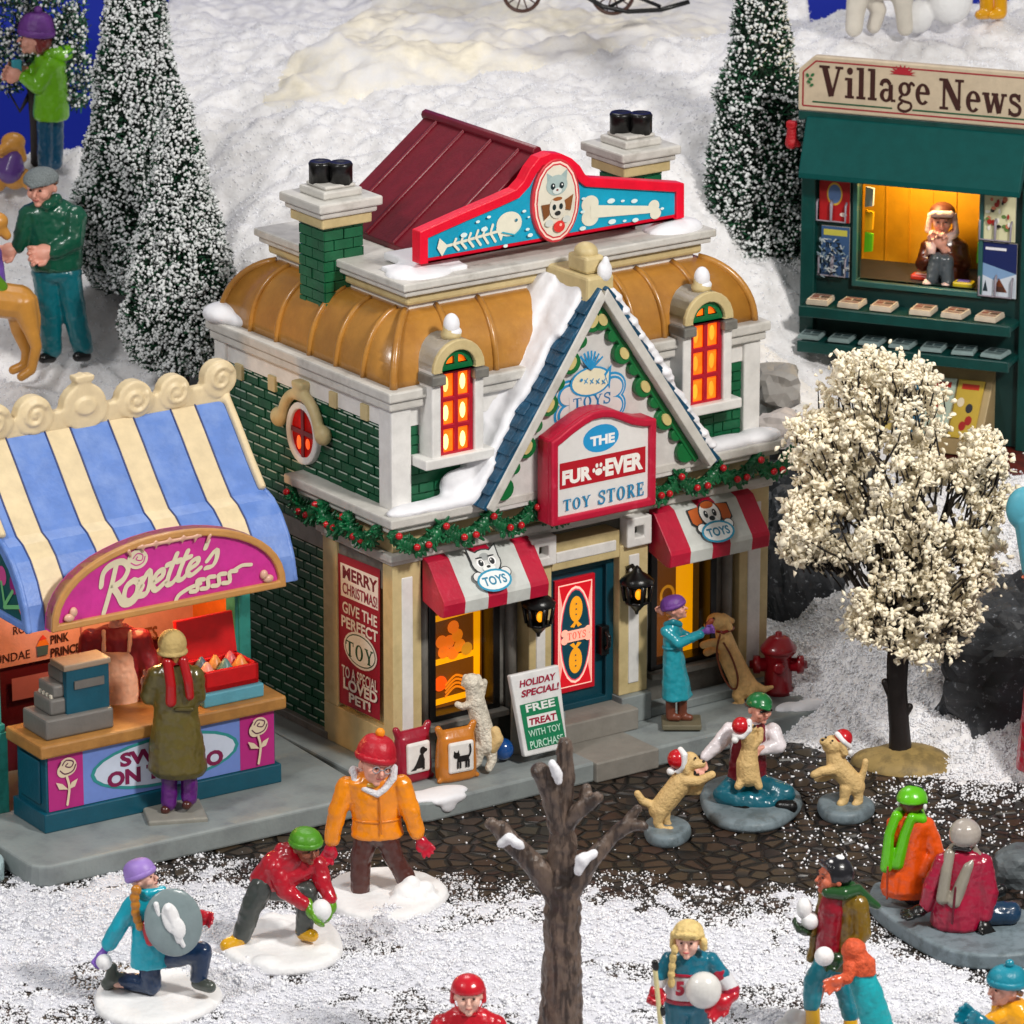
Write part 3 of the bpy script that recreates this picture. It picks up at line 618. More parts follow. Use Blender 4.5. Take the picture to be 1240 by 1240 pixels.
A.ell((701, 459), .02, .02, BL)
for i in range(7): A.line([(712, 446), (699 + i * 4.5, 430 - 7 * math.sin(i / 6 * PI))], [.035, .006][:1][0] * .8, BL, cap=False)
A.build('gable_painting', gb)

# --- main name board
v = -.62; op = [(667, 637), (667, 535), (676, 529), (690, 517), (705, 506), (717, 499), (730, 496), (743, 496), (755, 500), (768, 505), (781, 507), (794, 506), (793, 612)]
O2 = [q(x, y, v) for x, y in op]; zb = (O2[0][1] + O2[-1][1]) / 2; O2[0] = (O2[0][0], zb); O2[-1] = (O2[0 - 1][0], zb)
b = MB(); b.prism(O2, v + .03, v + .3); ns = b.build('name_board', CRIM, store, bevel=.03)
b = MB(); I2 = inset(O2, .1); frame_ring(b, O2, I2, v - .03, v + .05); b.build('board_border', CRIM, ns, bevel=.025, bseg=3)
A = Art(S, (0, v + .03, 0)); A.k = .008; A.poly(inset(O2, .09), '#e2e0de', px=False)
c = q(729, 531, v); A.ell(c, .27, .175, '#1f97d2', px=False)
A.text('THE', (714, 541), (744, 523), '#f4f4f4', .05)
i0 = A.c(677, 592); i1 = A.c(781, 538); A.rect((677, 593), (781, 540), '#b50d22')
A.text('FUR', (680, 588), (716, 563), '#f4efe9', .055); A.text('EVER', (732, 577), (778, 546), '#f4efe9', .055)
pc = A.c(724, 568)
A.ell((pc[0], pc[1] - .03), .055, .045, '#f4efe9', px=False)
for dx, dz in ((-.075, .0), (-.03, .055), (.03, .055), (.075, .0)): A.ell((pc[0] + dx, pc[1] + dz), .022, .03, '#f4efe9', px=False, n=10)
A.text('TOY', (681, 619), (714, 598), '#1c84b4', fn=slab_glyph); A.text('STORE', (723, 611), (778, 582), '#1c84b4', fn=slab_glyph)
A.build('board_lettering', ns)

# --- door
b = MB(); frame_ring(b, [(2.28, .28), (3.34, .28), (3.34, 2.2), (2.28, 2.2)], [(2.4, .36), (3.22, .36), (3.22, 2.1), (2.4, 2.1)], .02, .2); b.box(2.3, 3.32, .1, .2, .28, 2.2)
dr = b.build('door', TEAL, store, bevel=.012)
v = .06; b = MB(); b.box(2.46, 3.08, v, v + .1, .5, 2.0); dp = b.build('door_panel', paint('#d01028', .3), dr, bevel=.01)
A = Art(S, (0, v, 0)); x0, x1, z0, z1 = 2.46, 3.08, .5, 2.0; xc = (x0 + x1) / 2; zc = (z0 + z1) / 2
g = lambda h, s=.35: glow(h, s)
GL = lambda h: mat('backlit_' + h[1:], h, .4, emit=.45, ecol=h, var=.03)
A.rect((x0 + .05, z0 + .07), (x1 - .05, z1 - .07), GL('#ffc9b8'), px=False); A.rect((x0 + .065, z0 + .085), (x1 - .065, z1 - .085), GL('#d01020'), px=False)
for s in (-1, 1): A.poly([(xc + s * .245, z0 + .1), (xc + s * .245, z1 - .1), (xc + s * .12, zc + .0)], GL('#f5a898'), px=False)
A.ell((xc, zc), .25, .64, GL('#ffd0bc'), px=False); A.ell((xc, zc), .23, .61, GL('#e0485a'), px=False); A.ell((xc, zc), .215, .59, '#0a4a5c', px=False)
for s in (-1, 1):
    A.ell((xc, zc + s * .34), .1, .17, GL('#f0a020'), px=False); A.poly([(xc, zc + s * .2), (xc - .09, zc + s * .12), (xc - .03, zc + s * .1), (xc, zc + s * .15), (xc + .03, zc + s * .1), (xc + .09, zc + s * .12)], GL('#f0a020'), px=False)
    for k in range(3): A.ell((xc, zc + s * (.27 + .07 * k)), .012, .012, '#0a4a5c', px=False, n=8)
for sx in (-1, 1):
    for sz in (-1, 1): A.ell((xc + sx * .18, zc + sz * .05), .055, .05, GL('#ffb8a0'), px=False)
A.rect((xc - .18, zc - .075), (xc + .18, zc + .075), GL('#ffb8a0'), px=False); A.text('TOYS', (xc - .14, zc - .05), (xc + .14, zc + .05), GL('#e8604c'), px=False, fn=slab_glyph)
A.build('panel_picture', dp)
b = MB(); b.box(3.12, 3.24, -.03, .1, .92, 1.3); b.tube([(3.18, -.03, 1.0), (3.18, -.1, 1.06), (3.18, -.1, 1.18), (3.18, -.03, 1.24)], .03, 8); b.build('handle', BLACK, dr, bevel=.02)
b = MB(); b.box(1.96, 2.3, -.1, .3, .36, 2.34, 0); b.box(2.06, 2.2, -.115, 0, .5, 2.2, 1); b.box(3.34, 3.78, -.1, .3, .36, 2.34, 0); b.box(3.48, 3.64, -.115, 0, .5, 2.2, 1)
b.box(2.3, 3.34, -.1, .3, 2.2, 2.56, 0); b.box(2.36, 3.28, -.115, 0, 2.3, 2.44, 1); b.build('door_surround', [BEIGE, WHITE], store, bevel=.015)
for u in (1.94, 3.4):
    b = MB(); frame_ring(b, [(u, 2.32), (u + .38, 2.32), (u + .38, 2.7), (u, 2.7)], [(u + .12, 2.44), (u + .26, 2.44), (u + .26, 2.58), (u + .12, 2.58)], -.18, .0); b.build('corner_block', WHITE, store, bevel=.02)

# --- display windows
def shopwin(W, kind):
    u0, u1, z0, z1 = W
    b = MB(); frame_ring(b, [(u0, z0), (u1, z0), (u1, z1), (u0, z1)], [(u0 + .1, z0 + .07), (u1 - .1, z0 + .07), (u1 - .1, z1 - .05), (u0 + .1, z1 - .05)], .1, .42); w = b.build('display_window', BLACK, store, bevel=.008)
    b = MB(); b.box(u0 + .08, u1 - .08, .36, .4, z0 + .05, z1 - .03); pn = b.build('backlit_picture_panel', glow('#8a4c06', .35), w)
    A = Art(S, (0, .36, 0)); a0, a1, c0, c1 = u0 + .1, u1 - .1, z0 + .07, z1 - .05
    A.rect((a0, c0), (a1, c1), glow('#7a4206', .45), px=False)
    Y_ = glow('#ffa800', .85); Y2 = glow('#ff8a10', .6)
    if kind == 0:
        for z in (c0 + .03, c0 + .55, c0 + 1.12): A.poly([(a0, z), (a1 - .1, z + .03), (a1 - .1, z + .11), (a0, z + .08)], Y_, px=False)
        A.rect((a0, c0), (a0 + .14, c1), glow('#e08a10', .5), px=False); A.poly([(a1 - .13, c0), (a1 - .04, c0), (a1 - .02, c1), (a1 - .13, c1)], Y_, px=False)
        for x, z in ((.28, .72), (.42, .68), (.52, .76), (.36, .84), (.48, .9), (.42, 1.02), (.62, .7), (.24, .86)): A.ell((a0 + x, c0 + z), .085, .085, random.choice([Y2, glow('#d8901c', .6), glow('#ff7a18', .7)]), px=False, n=14)
        A.ell((a0 + .22, c0 + .32), .1, .1, glow('#ff5a08', .7), px=False)
        for k in range(4): A.line([(a0 + .3, c0 + .14 + k * .05), (a0 + .45, c0 + .24 + k * .05), (a0 + .62, c0 + .16 + k * .05)], .03, Y2, px=False, sm=True)
        for k in range(3): A.poly([(a0 + .2 + k * .2, c0 + 1.25), (a0 + .3 + k * .2, c0 + 1.4), (a0 + .38 + k * .2, c0 + 1.25)], Y2, px=False)
    else:
        A.poly([(a0 + .48, c0), (a0 + .78, c0), (a0 + .78, c1), (a0 + .48, c1)], Y_, px=False)
        A.rect((a0, c0), (a0 + .1, c1), glow('#ff8a08', .7), px=False); A.rect((a0 + .1, c0 + 1.3), (a0 + .48, c0 + 1.38), Y_, px=False); A.rect((a0 + .1, c0 + .6), (a0 + .48, c0 + .66), glow('#d89018', .5), px=False)
        A.shapes(ribbon(ell(a0 + .34, c0 + .8, .1, .12, 20) + [(a0 + .44, c0 + .8)], .04, 0), glow('#d8901c', .6)); A.ell((a0 + .28, c0 + 1.5), .1, .08, glow('#9a8a10', .4), px=False); A.rect((a1 - .1, c0), (a1, c1), glow('#6a4410', .3), px=False)
    A.build('panel_picture', pn)
    b = MB(); b.box(u0 - .06, u1 + .06, -.02, .2, z0 - .08, z0); b.build('sill', GREY, w, bevel=.01)
    gl = bpy.data.materials.get('shop_glass')
    if not gl:
        gl = bpy.data.materials.new('shop_glass'); gl.use_nodes = True; nt = gl.node_tree; nt.nodes.clear()
        o = nt.nodes.new('ShaderNodeOutputMaterial'); mx = nt.nodes.new('ShaderNodeMixShader'); t = nt.nodes.new('ShaderNodeBsdfTransparent'); g_ = nt.nodes.new('ShaderNodeBsdfGlossy'); f = nt.nodes.new('ShaderNodeFresnel'); f.inputs[0].default_value = 1.18; g_.inputs['Roughness'].default_value = .08
        t.inputs[0].default_value = (.93, .93, .93, 1); nt.links.new(f.outputs[0], mx.inputs[0]); nt.links.new(t.outputs[0], mx.inputs[1]); nt.links.new(g_.outputs[0], mx.inputs[2]); nt.links.new(mx.outputs[0], o.inputs[0])
    b = MB(); b.box(u0 + .09, u1 - .09, .18, .19, z0 + .06, z1 - .04); b.build('pane', gl, w)
shopwin(W1, 0); shopwin(W2, 1)

# --- striped awnings
def awning(u0, u1, kind):
    zt, zm, zb, d = 2.72, 2.24, 2.06, .5; st = [0, .2, .44, .62, .86, 1.0][:]; st = [0, .2, .42, .6, .82, 1.0]
    b = MB(); W_ = u1 - u0
    for i in range(5):
        a, c = u0 + W_ * st[i], u0 + W_ * st[i + 1]; m = i % 2
        pr = [(-.02, zt), (-.14, zt - .04), (-d + .02, zm + .03), (-d, zm - .02), (-d + .02, zb), (-d + .1, zb - .01), (-.02, zb + .1)]
        vs = [(a, y, z) for y, z in pr] + [(c, y, z) for y, z in pr]; n = len(pr)
        fs = [(j, j + n, (j + 1) % n + n, (j + 1) % n) for j in range(n)]
        if i == 0: fs.append(tuple(range(n)))
        if i == 4: fs.append(tuple(range(2 * n - 1, n - 1, -1)))
        b.add(vs, fs, m)
    o = b.build('awning', [CRIM, paint('#c9ccc8', .45)], store, bevel=.012)
    Y = Vector((0, .38, .46)).normalized(); A = Art(S, (0, -d + .02, zm + .03), (1, 0, 0), Y); A.k = .02
    uc = u0 + W_ * .5; E = lambda x, y, rx, ry, m, rot=0: A.ell((uc + x, y), rx, ry, m, rot, px=False, n=20); PL = lambda pts, m: A.poly([(uc + x, y) for x, y in pts], m, px=False)
    K = '#1b2226'
    if kind == 0:
        for e, col in ((.02, K), (0, '#d8dad8')):
            for s in (-1, 1): PL([(s * (.19 + e), .36), (s * (.2 + e), .58 + e), (s * (.05 - e), .48 + e)], col)
            E(0, .38, .2 + e, .16 + e, col)
        E(0, .45, .07, .05, '#a9adad')
        for s in (-1, 1): E(s * .085, .38, .055, .06, '#fff'); E(s * .08, .375, .036, .045, K); E(s * .07, .395, .01, .012, '#fff'); E(s * .085, .445, .05, .01, K)
        E(0, .29, .09, .05, '#eef0ee'); E(0, .31, .03, .018, K)
        paw = '#dfe0de'
    else:
        for e, col in ((.018, K), (0, '#c05a14')):
            for s in (-1, 1): PL([(s * .12, .5), (s * (.3 + e), .47 + e), (s * (.3 + e), .3 - e), (s * (.19), .2 - e), (s * .13, .38)], col)
        E(0, .38, .168, .188, K); E(0, .38, .15, .17, '#f0efec'); E(0, .5, .1, .05, '#c05a14')
        for s in (-1, 1): E(s * .065, .38, .03, .05, K); E(s * .06, .395, .009, .012, '#fff')
        E(0, .27, .09, .06, '#fff'); E(0, .31, .045, .032, K); paw = '#f0efec'
    for s in (-1, 1): E(s * .2, .2, .082, .072, K); E(s * .2, .2, .07, .06, paw)
    E(0, .12, .25, .15, '#2393b8'); E(0, .12, .22, .122, '#e8edee'); A.text('TOYS', (uc - .17, .06), (uc + .17, .18), '#1d7fa2', .03, px=False)
    A.build('awning_emblem', o)
awning(.42, 1.98, 0); awning(3.84, 5.4, 1)

# --- wall lanterns
def lantern(u, z):
    b = MB(); b.box(u - .05, u + .05, -.1, -.06, z + .1, z + .45); b.tube([(u, -.08, z + .4), (u, -.2, z + .47), (u, -.3, z + .4)], .03, 8)
    ln = b.build('lantern', BLACK, store, bevel=.01)
    b = MB(); b.lathe((u, -.3, z), [(.02, -.14), (.03, -.1), (.1, -.02), (.17, .02), (.16, .04)], 6); b.lathe((u, -.3, z), [(.21, .26), (.22, .3), (.16, .36), (.07, .42), (.05, .46), (.01, .5)], 12)
    for k in range(6): a = k * PI / 3 + .3; b.tube([(u + .15 * math.cos(a), -.3 + .15 * math.sin(a), z + .03), (u + .19 * math.cos(a), -.3 + .19 * math.sin(a), z + .27)], .025, 6)
    b.build('lantern_cage', BLACK, ln)
    b = MB(); b.lathe((u, -.3, z), [(.11, .03), (.14, .27)], 6); b.build('lantern_glass', mat('lantern_glass', '#1c160c', .15, var=.5, vs=9), ln); MB().ball((u - .06, -.42, z + .16), (.05, .03, .07)).build('flame', glow('#ff9a10', 1.1), ln)
pL = S.v(652, 765, -.3); pR = S.v(771, 738, -.3)
lantern(pL.x, pL.z + .08); lantern(pR.x, pR.z + .08)

# --- garland over the eave
gar = empty('garland', S.o, S.a); tag(gar, 'green Christmas garland with red berries swagged along the toy store eave', 'garland')
GL_ = paint('#0a5c34', .35, var=.35); b = MB(); berries = []
def swag(p0, p1, sag, n=16):
    p0, p1 = Vector(p0), Vector(p1); pts = []
    for i in range(n + 1):
        t = i / n; p = p0.lerp(p1, t); p.z -= sag * 4 * t * (1 - t); pts.append(p)
    for i, p in enumerate(pts):
        r = .095 + .025 * math.sin(i / n * PI)
        for k in range(7):
            a = random.uniform(0, 2 * PI); d = Vector((math.cos(a), -abs(math.sin(a)) * .8, math.sin(a))).normalized(); c = p + d * r * .55
            b.cap(c, .035, c + d * .05 + Vector((random.uniform(-.05, .05), 0, random.uniform(-.05, .05))), .016, 6)
        b.ball(p, r * .8, seg=8, rows=5)
    for t in (.06, .4, .68):
        i = int(t * n); berries.append(pts[i] + Vector((0, -.12, .02)))
zg = 3.16
for a, c in ((-.14, .55), (.55, 1.25), (1.25, 1.9), (1.9, 2.6), (3.6, 4.1), (4.1, 4.75), (4.75, 5.35), (5.35, 5.9)): swag((a, -.24, zg), (c, -.24, zg), .2)
for a, c in ((1.95, 1.3), (1.3, .7), (.7, .1), ): swag((-.2, a, zg), (-.2, c - .05, zg), .2)
b.build('garland_leaves', GL_, gar)
for p in berries:
    bb = MB(); bb.ball(p if p.x > -.15 else p + Vector((-.08, .1, 0)), .045, seg=10, rows=6); bb.build('berry', paint('#c01822', .25), gar)
# ================================================================ ground, road, snow, rocks
def sm(x): x = np.clip(x, 0, 1); return x * x * (3 - 2 * x)
# --- road sheet
m = bpy.data.materials.new('stamped_cobble_road'); m.use_nodes = True; nt = m.node_tree; bs = nt.nodes['Principled BSDF']; bs.inputs['Roughness'].default_value = .42
tc = nt.nodes.new('ShaderNodeTexCoord'); mp = nt.nodes.new('ShaderNodeMapping'); mp.inputs['Scale'].default_value = (4.0, 4.2, 1); mp.inputs['Rotation'].default_value = (0, 0, math.radians(-6))
nz = nt.nodes.new('ShaderNodeTexNoise'); nz.inputs['Scale'].default_value = 1.3; nz.inputs['Detail'].default_value = 2
va = nt.nodes.new('ShaderNodeVectorMath'); va.operation = 'ADD'; vm = nt.nodes.new('ShaderNodeVectorMath'); vm.operation = 'SCALE'; vm.inputs['Scale'].default_value = .16
nt.links.new(tc.outputs['Object'], nz.inputs['Vector']); nt.links.new(nz.outputs['Color'], vm.inputs[0]); nt.links.new(tc.outputs['Object'], va.inputs[0]); nt.links.new(vm.outputs[0], va.inputs[1]); nt.links.new(va.outputs[0], mp.inputs['Vector'])
vo = nt.nodes.new('ShaderNodeTexVoronoi'); vo.feature = 'DISTANCE_TO_EDGE'; vo.inputs['Scale'].default_value = 1.0; vo.inputs['Randomness'].default_value = .75; nt.links.new(mp.outputs[0], vo.inputs['Vector'])
vc = nt.nodes.new('ShaderNodeTexVoronoi'); vc.inputs['Scale'].default_value = 1.0; vc.inputs['Randomness'].default_value = .75; nt.links.new(mp.outputs[0], vc.inputs['Vector'])
mr = nt.nodes.new('ShaderNodeMapRange'); mr.inputs[1].default_value = 0; mr.inputs[2].default_value = .13; nt.links.new(vo.outputs['Distance'], mr.inputs[0])
cr = nt.nodes.new('ShaderNodeMix'); cr.data_type = 'RGBA'; cr.inputs[6].default_value = (*H('#120e0b'), 1); cr.inputs[7].default_value = (*H('#3d3026'), 1); nt.links.new(mr.outputs[0], cr.inputs[0])
hs = nt.nodes.new('ShaderNodeMix'); hs.data_type = 'RGBA'; hs.blend_type = 'MULTIPLY'; hs.inputs[0].default_value = .22; nt.links.new(cr.outputs[2], hs.inputs[6]); nt.links.new(vc.outputs['Color'], hs.inputs[7])
nt.links.new(hs.outputs[2], bs.inputs['Base Color'])
bp = nt.nodes.new('ShaderNodeBump'); bp.inputs['Strength'].default_value = 1; bp.inputs['Distance'].default_value = .12; nt.links.new(mr.outputs[0], bp.inputs['Height']); nt.links.new(bp.outputs[0], bs.inputs['Normal'])
b = MB(); b.add([(-40, -40, 0), (40, -40, 0), (40, 45, 0), (-40, 45, 0)], [(0, 1, 2, 3)]); tag(b.build('road', m), kind='structure')

SNOW = bpy.data.materials.new('loose_snow'); SNOW.use_nodes = True; nt = SNOW.node_tree; bs = nt.nodes['Principled BSDF']; bs.inputs['Roughness'].default_value = .75
tc = nt.nodes.new('ShaderNodeTexCoord'); n1 = nt.nodes.new('ShaderNodeTexNoise'); n1.inputs['Scale'].default_value = 13; n1.inputs['Detail'].default_value = 8; n1.inputs['Roughness'].default_value = .75
nt.links.new(tc.outputs['Object'], n1.inputs['Vector']); bp = nt.nodes.new('ShaderNodeBump'); bp.inputs['Strength'].default_value = .6; bp.inputs['Distance'].default_value = .05; nt.links.new(n1.outputs['Fac'], bp.inputs['Height']); nt.links.new(bp.outputs[0], bs.inputs['Normal'])
cr = nt.nodes.new('ShaderNodeMix'); cr.data_type = 'RGBA'; cr.inputs[6].default_value = (*H('#cfd0da'), 1); cr.inputs[7].default_value = (*H('#ecedf4'), 1); nt.links.new(n1.outputs['Fac'], cr.inputs[0]); nt.links.new(cr.outputs[2], bs.inputs['Base Color'])
FLAKE = mat('snow_flake', '#f2f3f8', .6, var=.04)
HSNOW = mat('fleecy_snow', '#e0dedf', .85, bump=.45, bs=11, var=.04, noise_mix='#eeedef', nscale=5, nlo=.4, nhi=.6, spec=.2)

# --- foreground snow: dips under the road where it thins out
EDX = [-9.5, -6.2, -5, -3.2, -2.2, -.6, .8, 1.8, 3.8, 4.8, 6.2, 9]
EDY = [-1.5, -1.0, -.9, -.75, -1.0, -1.35, -1.55, -1.55, -2.0, -3.2, -4.2, -5]
def cover(x, y): # 0 bare road .. 1 deep snow
    e = np.interp(x, EDX, EDY) + .5 * vnoise(x * 1.1, y * 1.1, 5); g = (e - y) / 2.2 + .1; return sm(g + .3 * np.exp(-((g - .35) / .35) ** 2) * vnoise(x * 3.2, y * 3.2, 15, 3))
def snowsheet(name, x0, x1, y0, y1, st, hf):
    xs = np.arange(x0, x1, st); ys = np.arange(y0, y1, st); X, Y = np.meshgrid(xs, ys); Z = hf(X, Y); nx, ny = len(xs), len(ys)
    V = np.stack([X, Y, Z], -1).reshape(-1, 3); idx = np.arange(nx * ny).reshape(ny, nx)
    Fq = np.stack([idx[:-1, :-1], idx[:-1, 1:], idx[1:, 1:], idx[1:, :-1]], -1).reshape(-1, 4)
    return V, Fq, X, Y, Z
def hf(X, Y):
    c = cover(X, Y); return -.085 + c * .12 + (.03 + .035 * c) * vnoise(X * 8, Y * 8, 3, 4) + .07 * c * vnoise(X * 1.3, Y * 1.3, 8, 2)
V, Fq, *_ = snowsheet('s', -14, 14, -17, 1, .045, hf)
k = (V[Fq, 2].max(1) > -.01); o = npmesh('snow', V, Fq[k], SNOW, smooth=True); tag(o, kind='structure')
n = 430000
X = RNG.uniform(-9.5, 10, n); Y = RNG.uniform(-10.5, 1.2, n); c = cover(X, Y); dn = np.where(c > .05, .1 + .9 * c, .006)
k = (RNG.uniform(0, 1, n) < dn * (.55 + .45 * np.clip(vnoise(X * 5, Y * 5, 21, 3) + .6, 0, 1.4))); X, Y, c = X[k], Y[k], c[k]
Z = np.maximum(hf(X, Y), 0) + .008
V, Fc = scatter(OCT_V, OCT_F, np.stack([X, Y, Z], 1), np.clip(RNG.lognormal(-4.72, .45, len(X)), .004, .035) * (1 + .2 * c), jit=.5)
tag(npmesh('snow_flakes', V, Fc, FLAKE), 'loose white snow crumbs scattered over the foreground', kind='stuff')
# --- hill behind, through anchors (pixel, depth)
AN = [(60, 440, 9.4), (0, 330, 11.5), (60, 260, 12.5), (30, 205, 13.6), (90, 195, 13.8), (150, 250, 13), (225, 430, 9.8), (250, 340, 11), (300, 450, 8.6), (300, 300, 11), (260, 160, 14), (260, 40, 19), (330, 10, 21), (400, 200, 12.5),
      (500, 150, 13.5), (450, 80, 16), (600, 130, 13.8), (600, 60, 17), (600, 10, 20), (700, 150, 13.2), (740, 60, 16.5), (740, 10, 20), (840, 100, 14.5), (830, 30, 18), (700, 260, 10.5), (500, 280, 10.8), (840, 200, 11.5),
      (900, 400, 9.2), (940, 440, 8.6), (1000, 60, 14.5), (1100, 50, 14.8), (1230, 60, 14.5), (1000, 34, 16), (1240, 25, 16.3), (1050, 300, 11.5), (1200, 300, 11.5)]
ap_ = [at_y(*a) for a in AN] + [Vector(p) for p in ((-9, 6, 2.2), (-5, 7.2, 2.4), (-2, 8.6, 3.4), (2, 9.2, 3.5), (-9, 9, 3.2), (-9, 13, 4.4), (10, 12.5, 5), (7, 11, 3.2), (5, 8.6, 2.5), (10, 9, 2.4), (12, 16, 6.3))]
AP = np.array([tuple(a) for a in ap_])
def tps(r2): return np.where(r2 > 1e-9, r2 * np.log(np.maximum(r2, 1e-9)) * .5, 0)
def tps_fit(Q, lam=.25):
    n = len(Q); D = ((Q[:, None, :2] - Q[None, :, :2]) ** 2).sum(-1); K = tps(D) + lam * np.eye(n); Pm = np.c_[np.ones(n), Q[:, :2]]
    A_ = np.block([[K, Pm], [Pm.T, np.zeros((3, 3))]]); return np.linalg.solve(A_, np.r_[Q[:, 2], 0, 0, 0])
WT = tps_fit(AP)
def hill(X, Y):
    sh = X.shape; x = X.ravel(); y = Y.ravel(); z = WT[-3] + WT[-2] * x + WT[-1] * y
    for i, q in enumerate(AP): z += WT[i] * tps((x - q[0]) ** 2 + (y - q[1]) ** 2)
    return z.reshape(sh)
def hillz(x, y): return float(hill(np.array([x]), np.array([y]))[0])
def hrough(X, Y):
    h = hill(X, Y); h = h + .2 * vnoise(X * 1.1, Y * 1.1, 31, 3) + .055 * vnoise(X * 5, Y * 5, 41, 5)
    h = h - sm((Y - 14.1) / 2) * 8 * sm((-5.35 - X) / .5)         # drops away past the ridge, left
    h = h - sm((Y - 17.3) / 2) * 8 * (X > 4.5)
    front = np.interp(X, [-12, -6, -4, -1.5, 0, 2.3, 3.6, 12], [5, 5.2, 6.6, 7.6, 8.4, 9.2, 8.0, 8.2]); return h - sm((front - Y) / .5) * 5
V, Fq, *_ = snowsheet('h', -12, 12, 4.5, 24, .06, hrough)
k = V[Fq, 2].max(1) > -.3; tag(npmesh('snow_hill', V, Fq[k], HSNOW, smooth=True), kind='structure')
n = 60000; X = RNG.uniform(-9, 9, n); Y = RNG.uniform(6, 20, n); Z = hrough(X, Y); k = Z > .5; X, Y, Z = X[k], Y[k], Z[k]
V, Fc = scatter(OCT_V, OCT_F, np.stack([X, Y, Z + .004], 1), RNG.uniform(.006, .018, len(X)), jit=.5)
tag(npmesh('snow_crumbs', V, Fc, FLAKE), 'fluffy white snow crumbs covering the hillside behind the buildings', kind='stuff')
# --- drift at the right, up to the ledge with the news stand
AR = [(1000, 865, 3.2), (960, 850, 3.9), (1000, 950, 1.9), (1060, 900, 2.6), (1150, 940, 1.7), (1240, 945, 1.5), (1000, 790, 4.6), (1060, 800, 4.4), (1060, 700, 6), (1005, 740, 5.6), (1130, 800, 4.2), (1130, 660, 6.2), (950, 780, 5.2), (1100, 600, 7.3), (1190, 640, 5.4), (1235, 600, 6.4), (1235, 680, 4.8), (1160, 700, 4.7), (1030, 560, 8.2)]
arp = np.array([tuple(at_y(*a)) for a in AR] + [(4, 2.6, -.1), (5, 1.2, -.12), (6, .8, -.12), (8, .8, -.1), (3.2, 3, -.1), (9, 5.5, 1.9), (9, 8, 2.1), (3.6, 6.5, .6), (3.2, 8, 1.0), (10, 3, 1.)])
WR = tps_fit(arp, .6)
def drift(X, Y):
    x = X.ravel(); y = Y.ravel(); z = WR[-3] + WR[-2] * x + WR[-1] * y
    for i, q in enumerate(arp): z += WR[i] * tps((x - q[0]) ** 2 + (y - q[1]) ** 2)
    z = np.minimum(z, 2.14).reshape(X.shape); return z + .07 * vnoise(X * 2.2, Y * 2.2, 51, 3) + .07 * vnoise(X * 9, Y * 9, 61, 4)
V, Fq, *_ = snowsheet('d', 3.0, 11, .4, 8.6, .04, drift)
k = V[Fq, 2].max(1) > -.02; tag(npmesh('snow_drift', V, Fq[k], HSNOW, smooth=True), kind='structure')
n = 75000; X = RNG.uniform(3.2, 8.5, n); Y = RNG.uniform(-1.5, 8, n); Z = drift(X, Y); k = (Z > .0) | (RNG.uniform(0, 1, n) < .04 + .5 * sm((Y + .9) / 2.2) * sm((X - 4.2) / 1.6) * (vnoise(X * 3, Y * 3, 77, 3) > -.1)); X, Y, Z = X[k], Y[k], Z[k]
V, Fc = scatter(OCT_V, OCT_F, np.stack([X, Y, np.maximum(Z, 0) + .01], 1), RNG.uniform(.007, .022, len(X)), jit=.5)
tag(npmesh('snow_grit', V, Fc, FLAKE), 'loose snow crumbs on the drift and roadside at the right', kind='stuff')
# --- rocks
ROCK = mat('black_rock', '#2c2f34', .6, bump=1, bs=5, var=.5, vs=3, noise_mix='#8b9098', nscale=14, nlo=.6, nhi=.7)
def rock(name, c, r, label, m=ROCK, seed=0, sub=4, amp=.25, fr=1.6, group=None):
    import bmesh
    bm = bmesh.new(); bmesh.ops.create_icosphere(bm, subdivisions=sub, radius=1)
    for v_ in bm.verts:
        p = v_.co.copy(); q = Vector((max(-.8, min(.8, p.x)), max(-.8, min(.8, p.y)), max(-.8, min(.8, p.z))))
        d = 1 + amp * noise.fractal((p * fr) + Vector((seed, seed * 2, 0)), 1, 2.2, 5); v_.co = Vector((q.x * r[0], q.y * r[1], q.z * r[2])) * d
    me = bpy.data.meshes.new(name); bm.to_mesh(me); bm.free(); me.materials.append(m); o = bpy.data.objects.new(name, me); o.location = c; link(o); tag(o, label, 'rock', group); return o
rock('cliff_rock', (7.25, 3.7, .6), (2.15, 1.6, 1.5), 'large dark craggy rock wall under the snow ledge at the right edge', seed=3, sub=5)
rock('cliff_rock', (4.3, 8.3, .9), (1.5, 1.1, 1.7), 'dark rock wall right behind the toy store corner, left of the blossom tree', seed=9, sub=5)
rock('cliff_rock', (1.2, 12.6, 4.5), (2.2, .8, .8), 'dark rocky ledge under the snow behind the store roof sign', seed=5, sub=5)
rock('cliff_rock', at_y(968, 690, 6.6), (.75, .6, 1.25), 'dark craggy rock close against the right wall of the toy store', seed=17, sub=5)
GRK = mat('crumpled_grey_rock', '#97938f', .5, bump=.4, bs=4, var=.25, vs=2)
p = at_y(942, 468, 8.0); rock('boulder', p, (.34, .4, .32), 'grey crumpled boulder in the snow beside the news stand base', GRK, 7, 3, .35)
p = at_y(945, 520, 7.4); rock('boulder', p, (.38, .3, .28), 'pale boulder just above the right end of the store eave', mat('pale_rock', '#c9c0bd', .5, bump=.3, bs=4), 12, 3, .35)
p = at_y(935, 560, 7.0)
# --- blue background board, with a faint glow added in place of lamp light
b = MB(); b.box(-30, 30, 30, 30.3, -12, 22); o = b.build('backdrop_board', mat('blue_backdrop', '#142b9c', .7, emit=.25, ecol='#1228b0', var=.05, vs=.3)); tag(o, kind='structure')
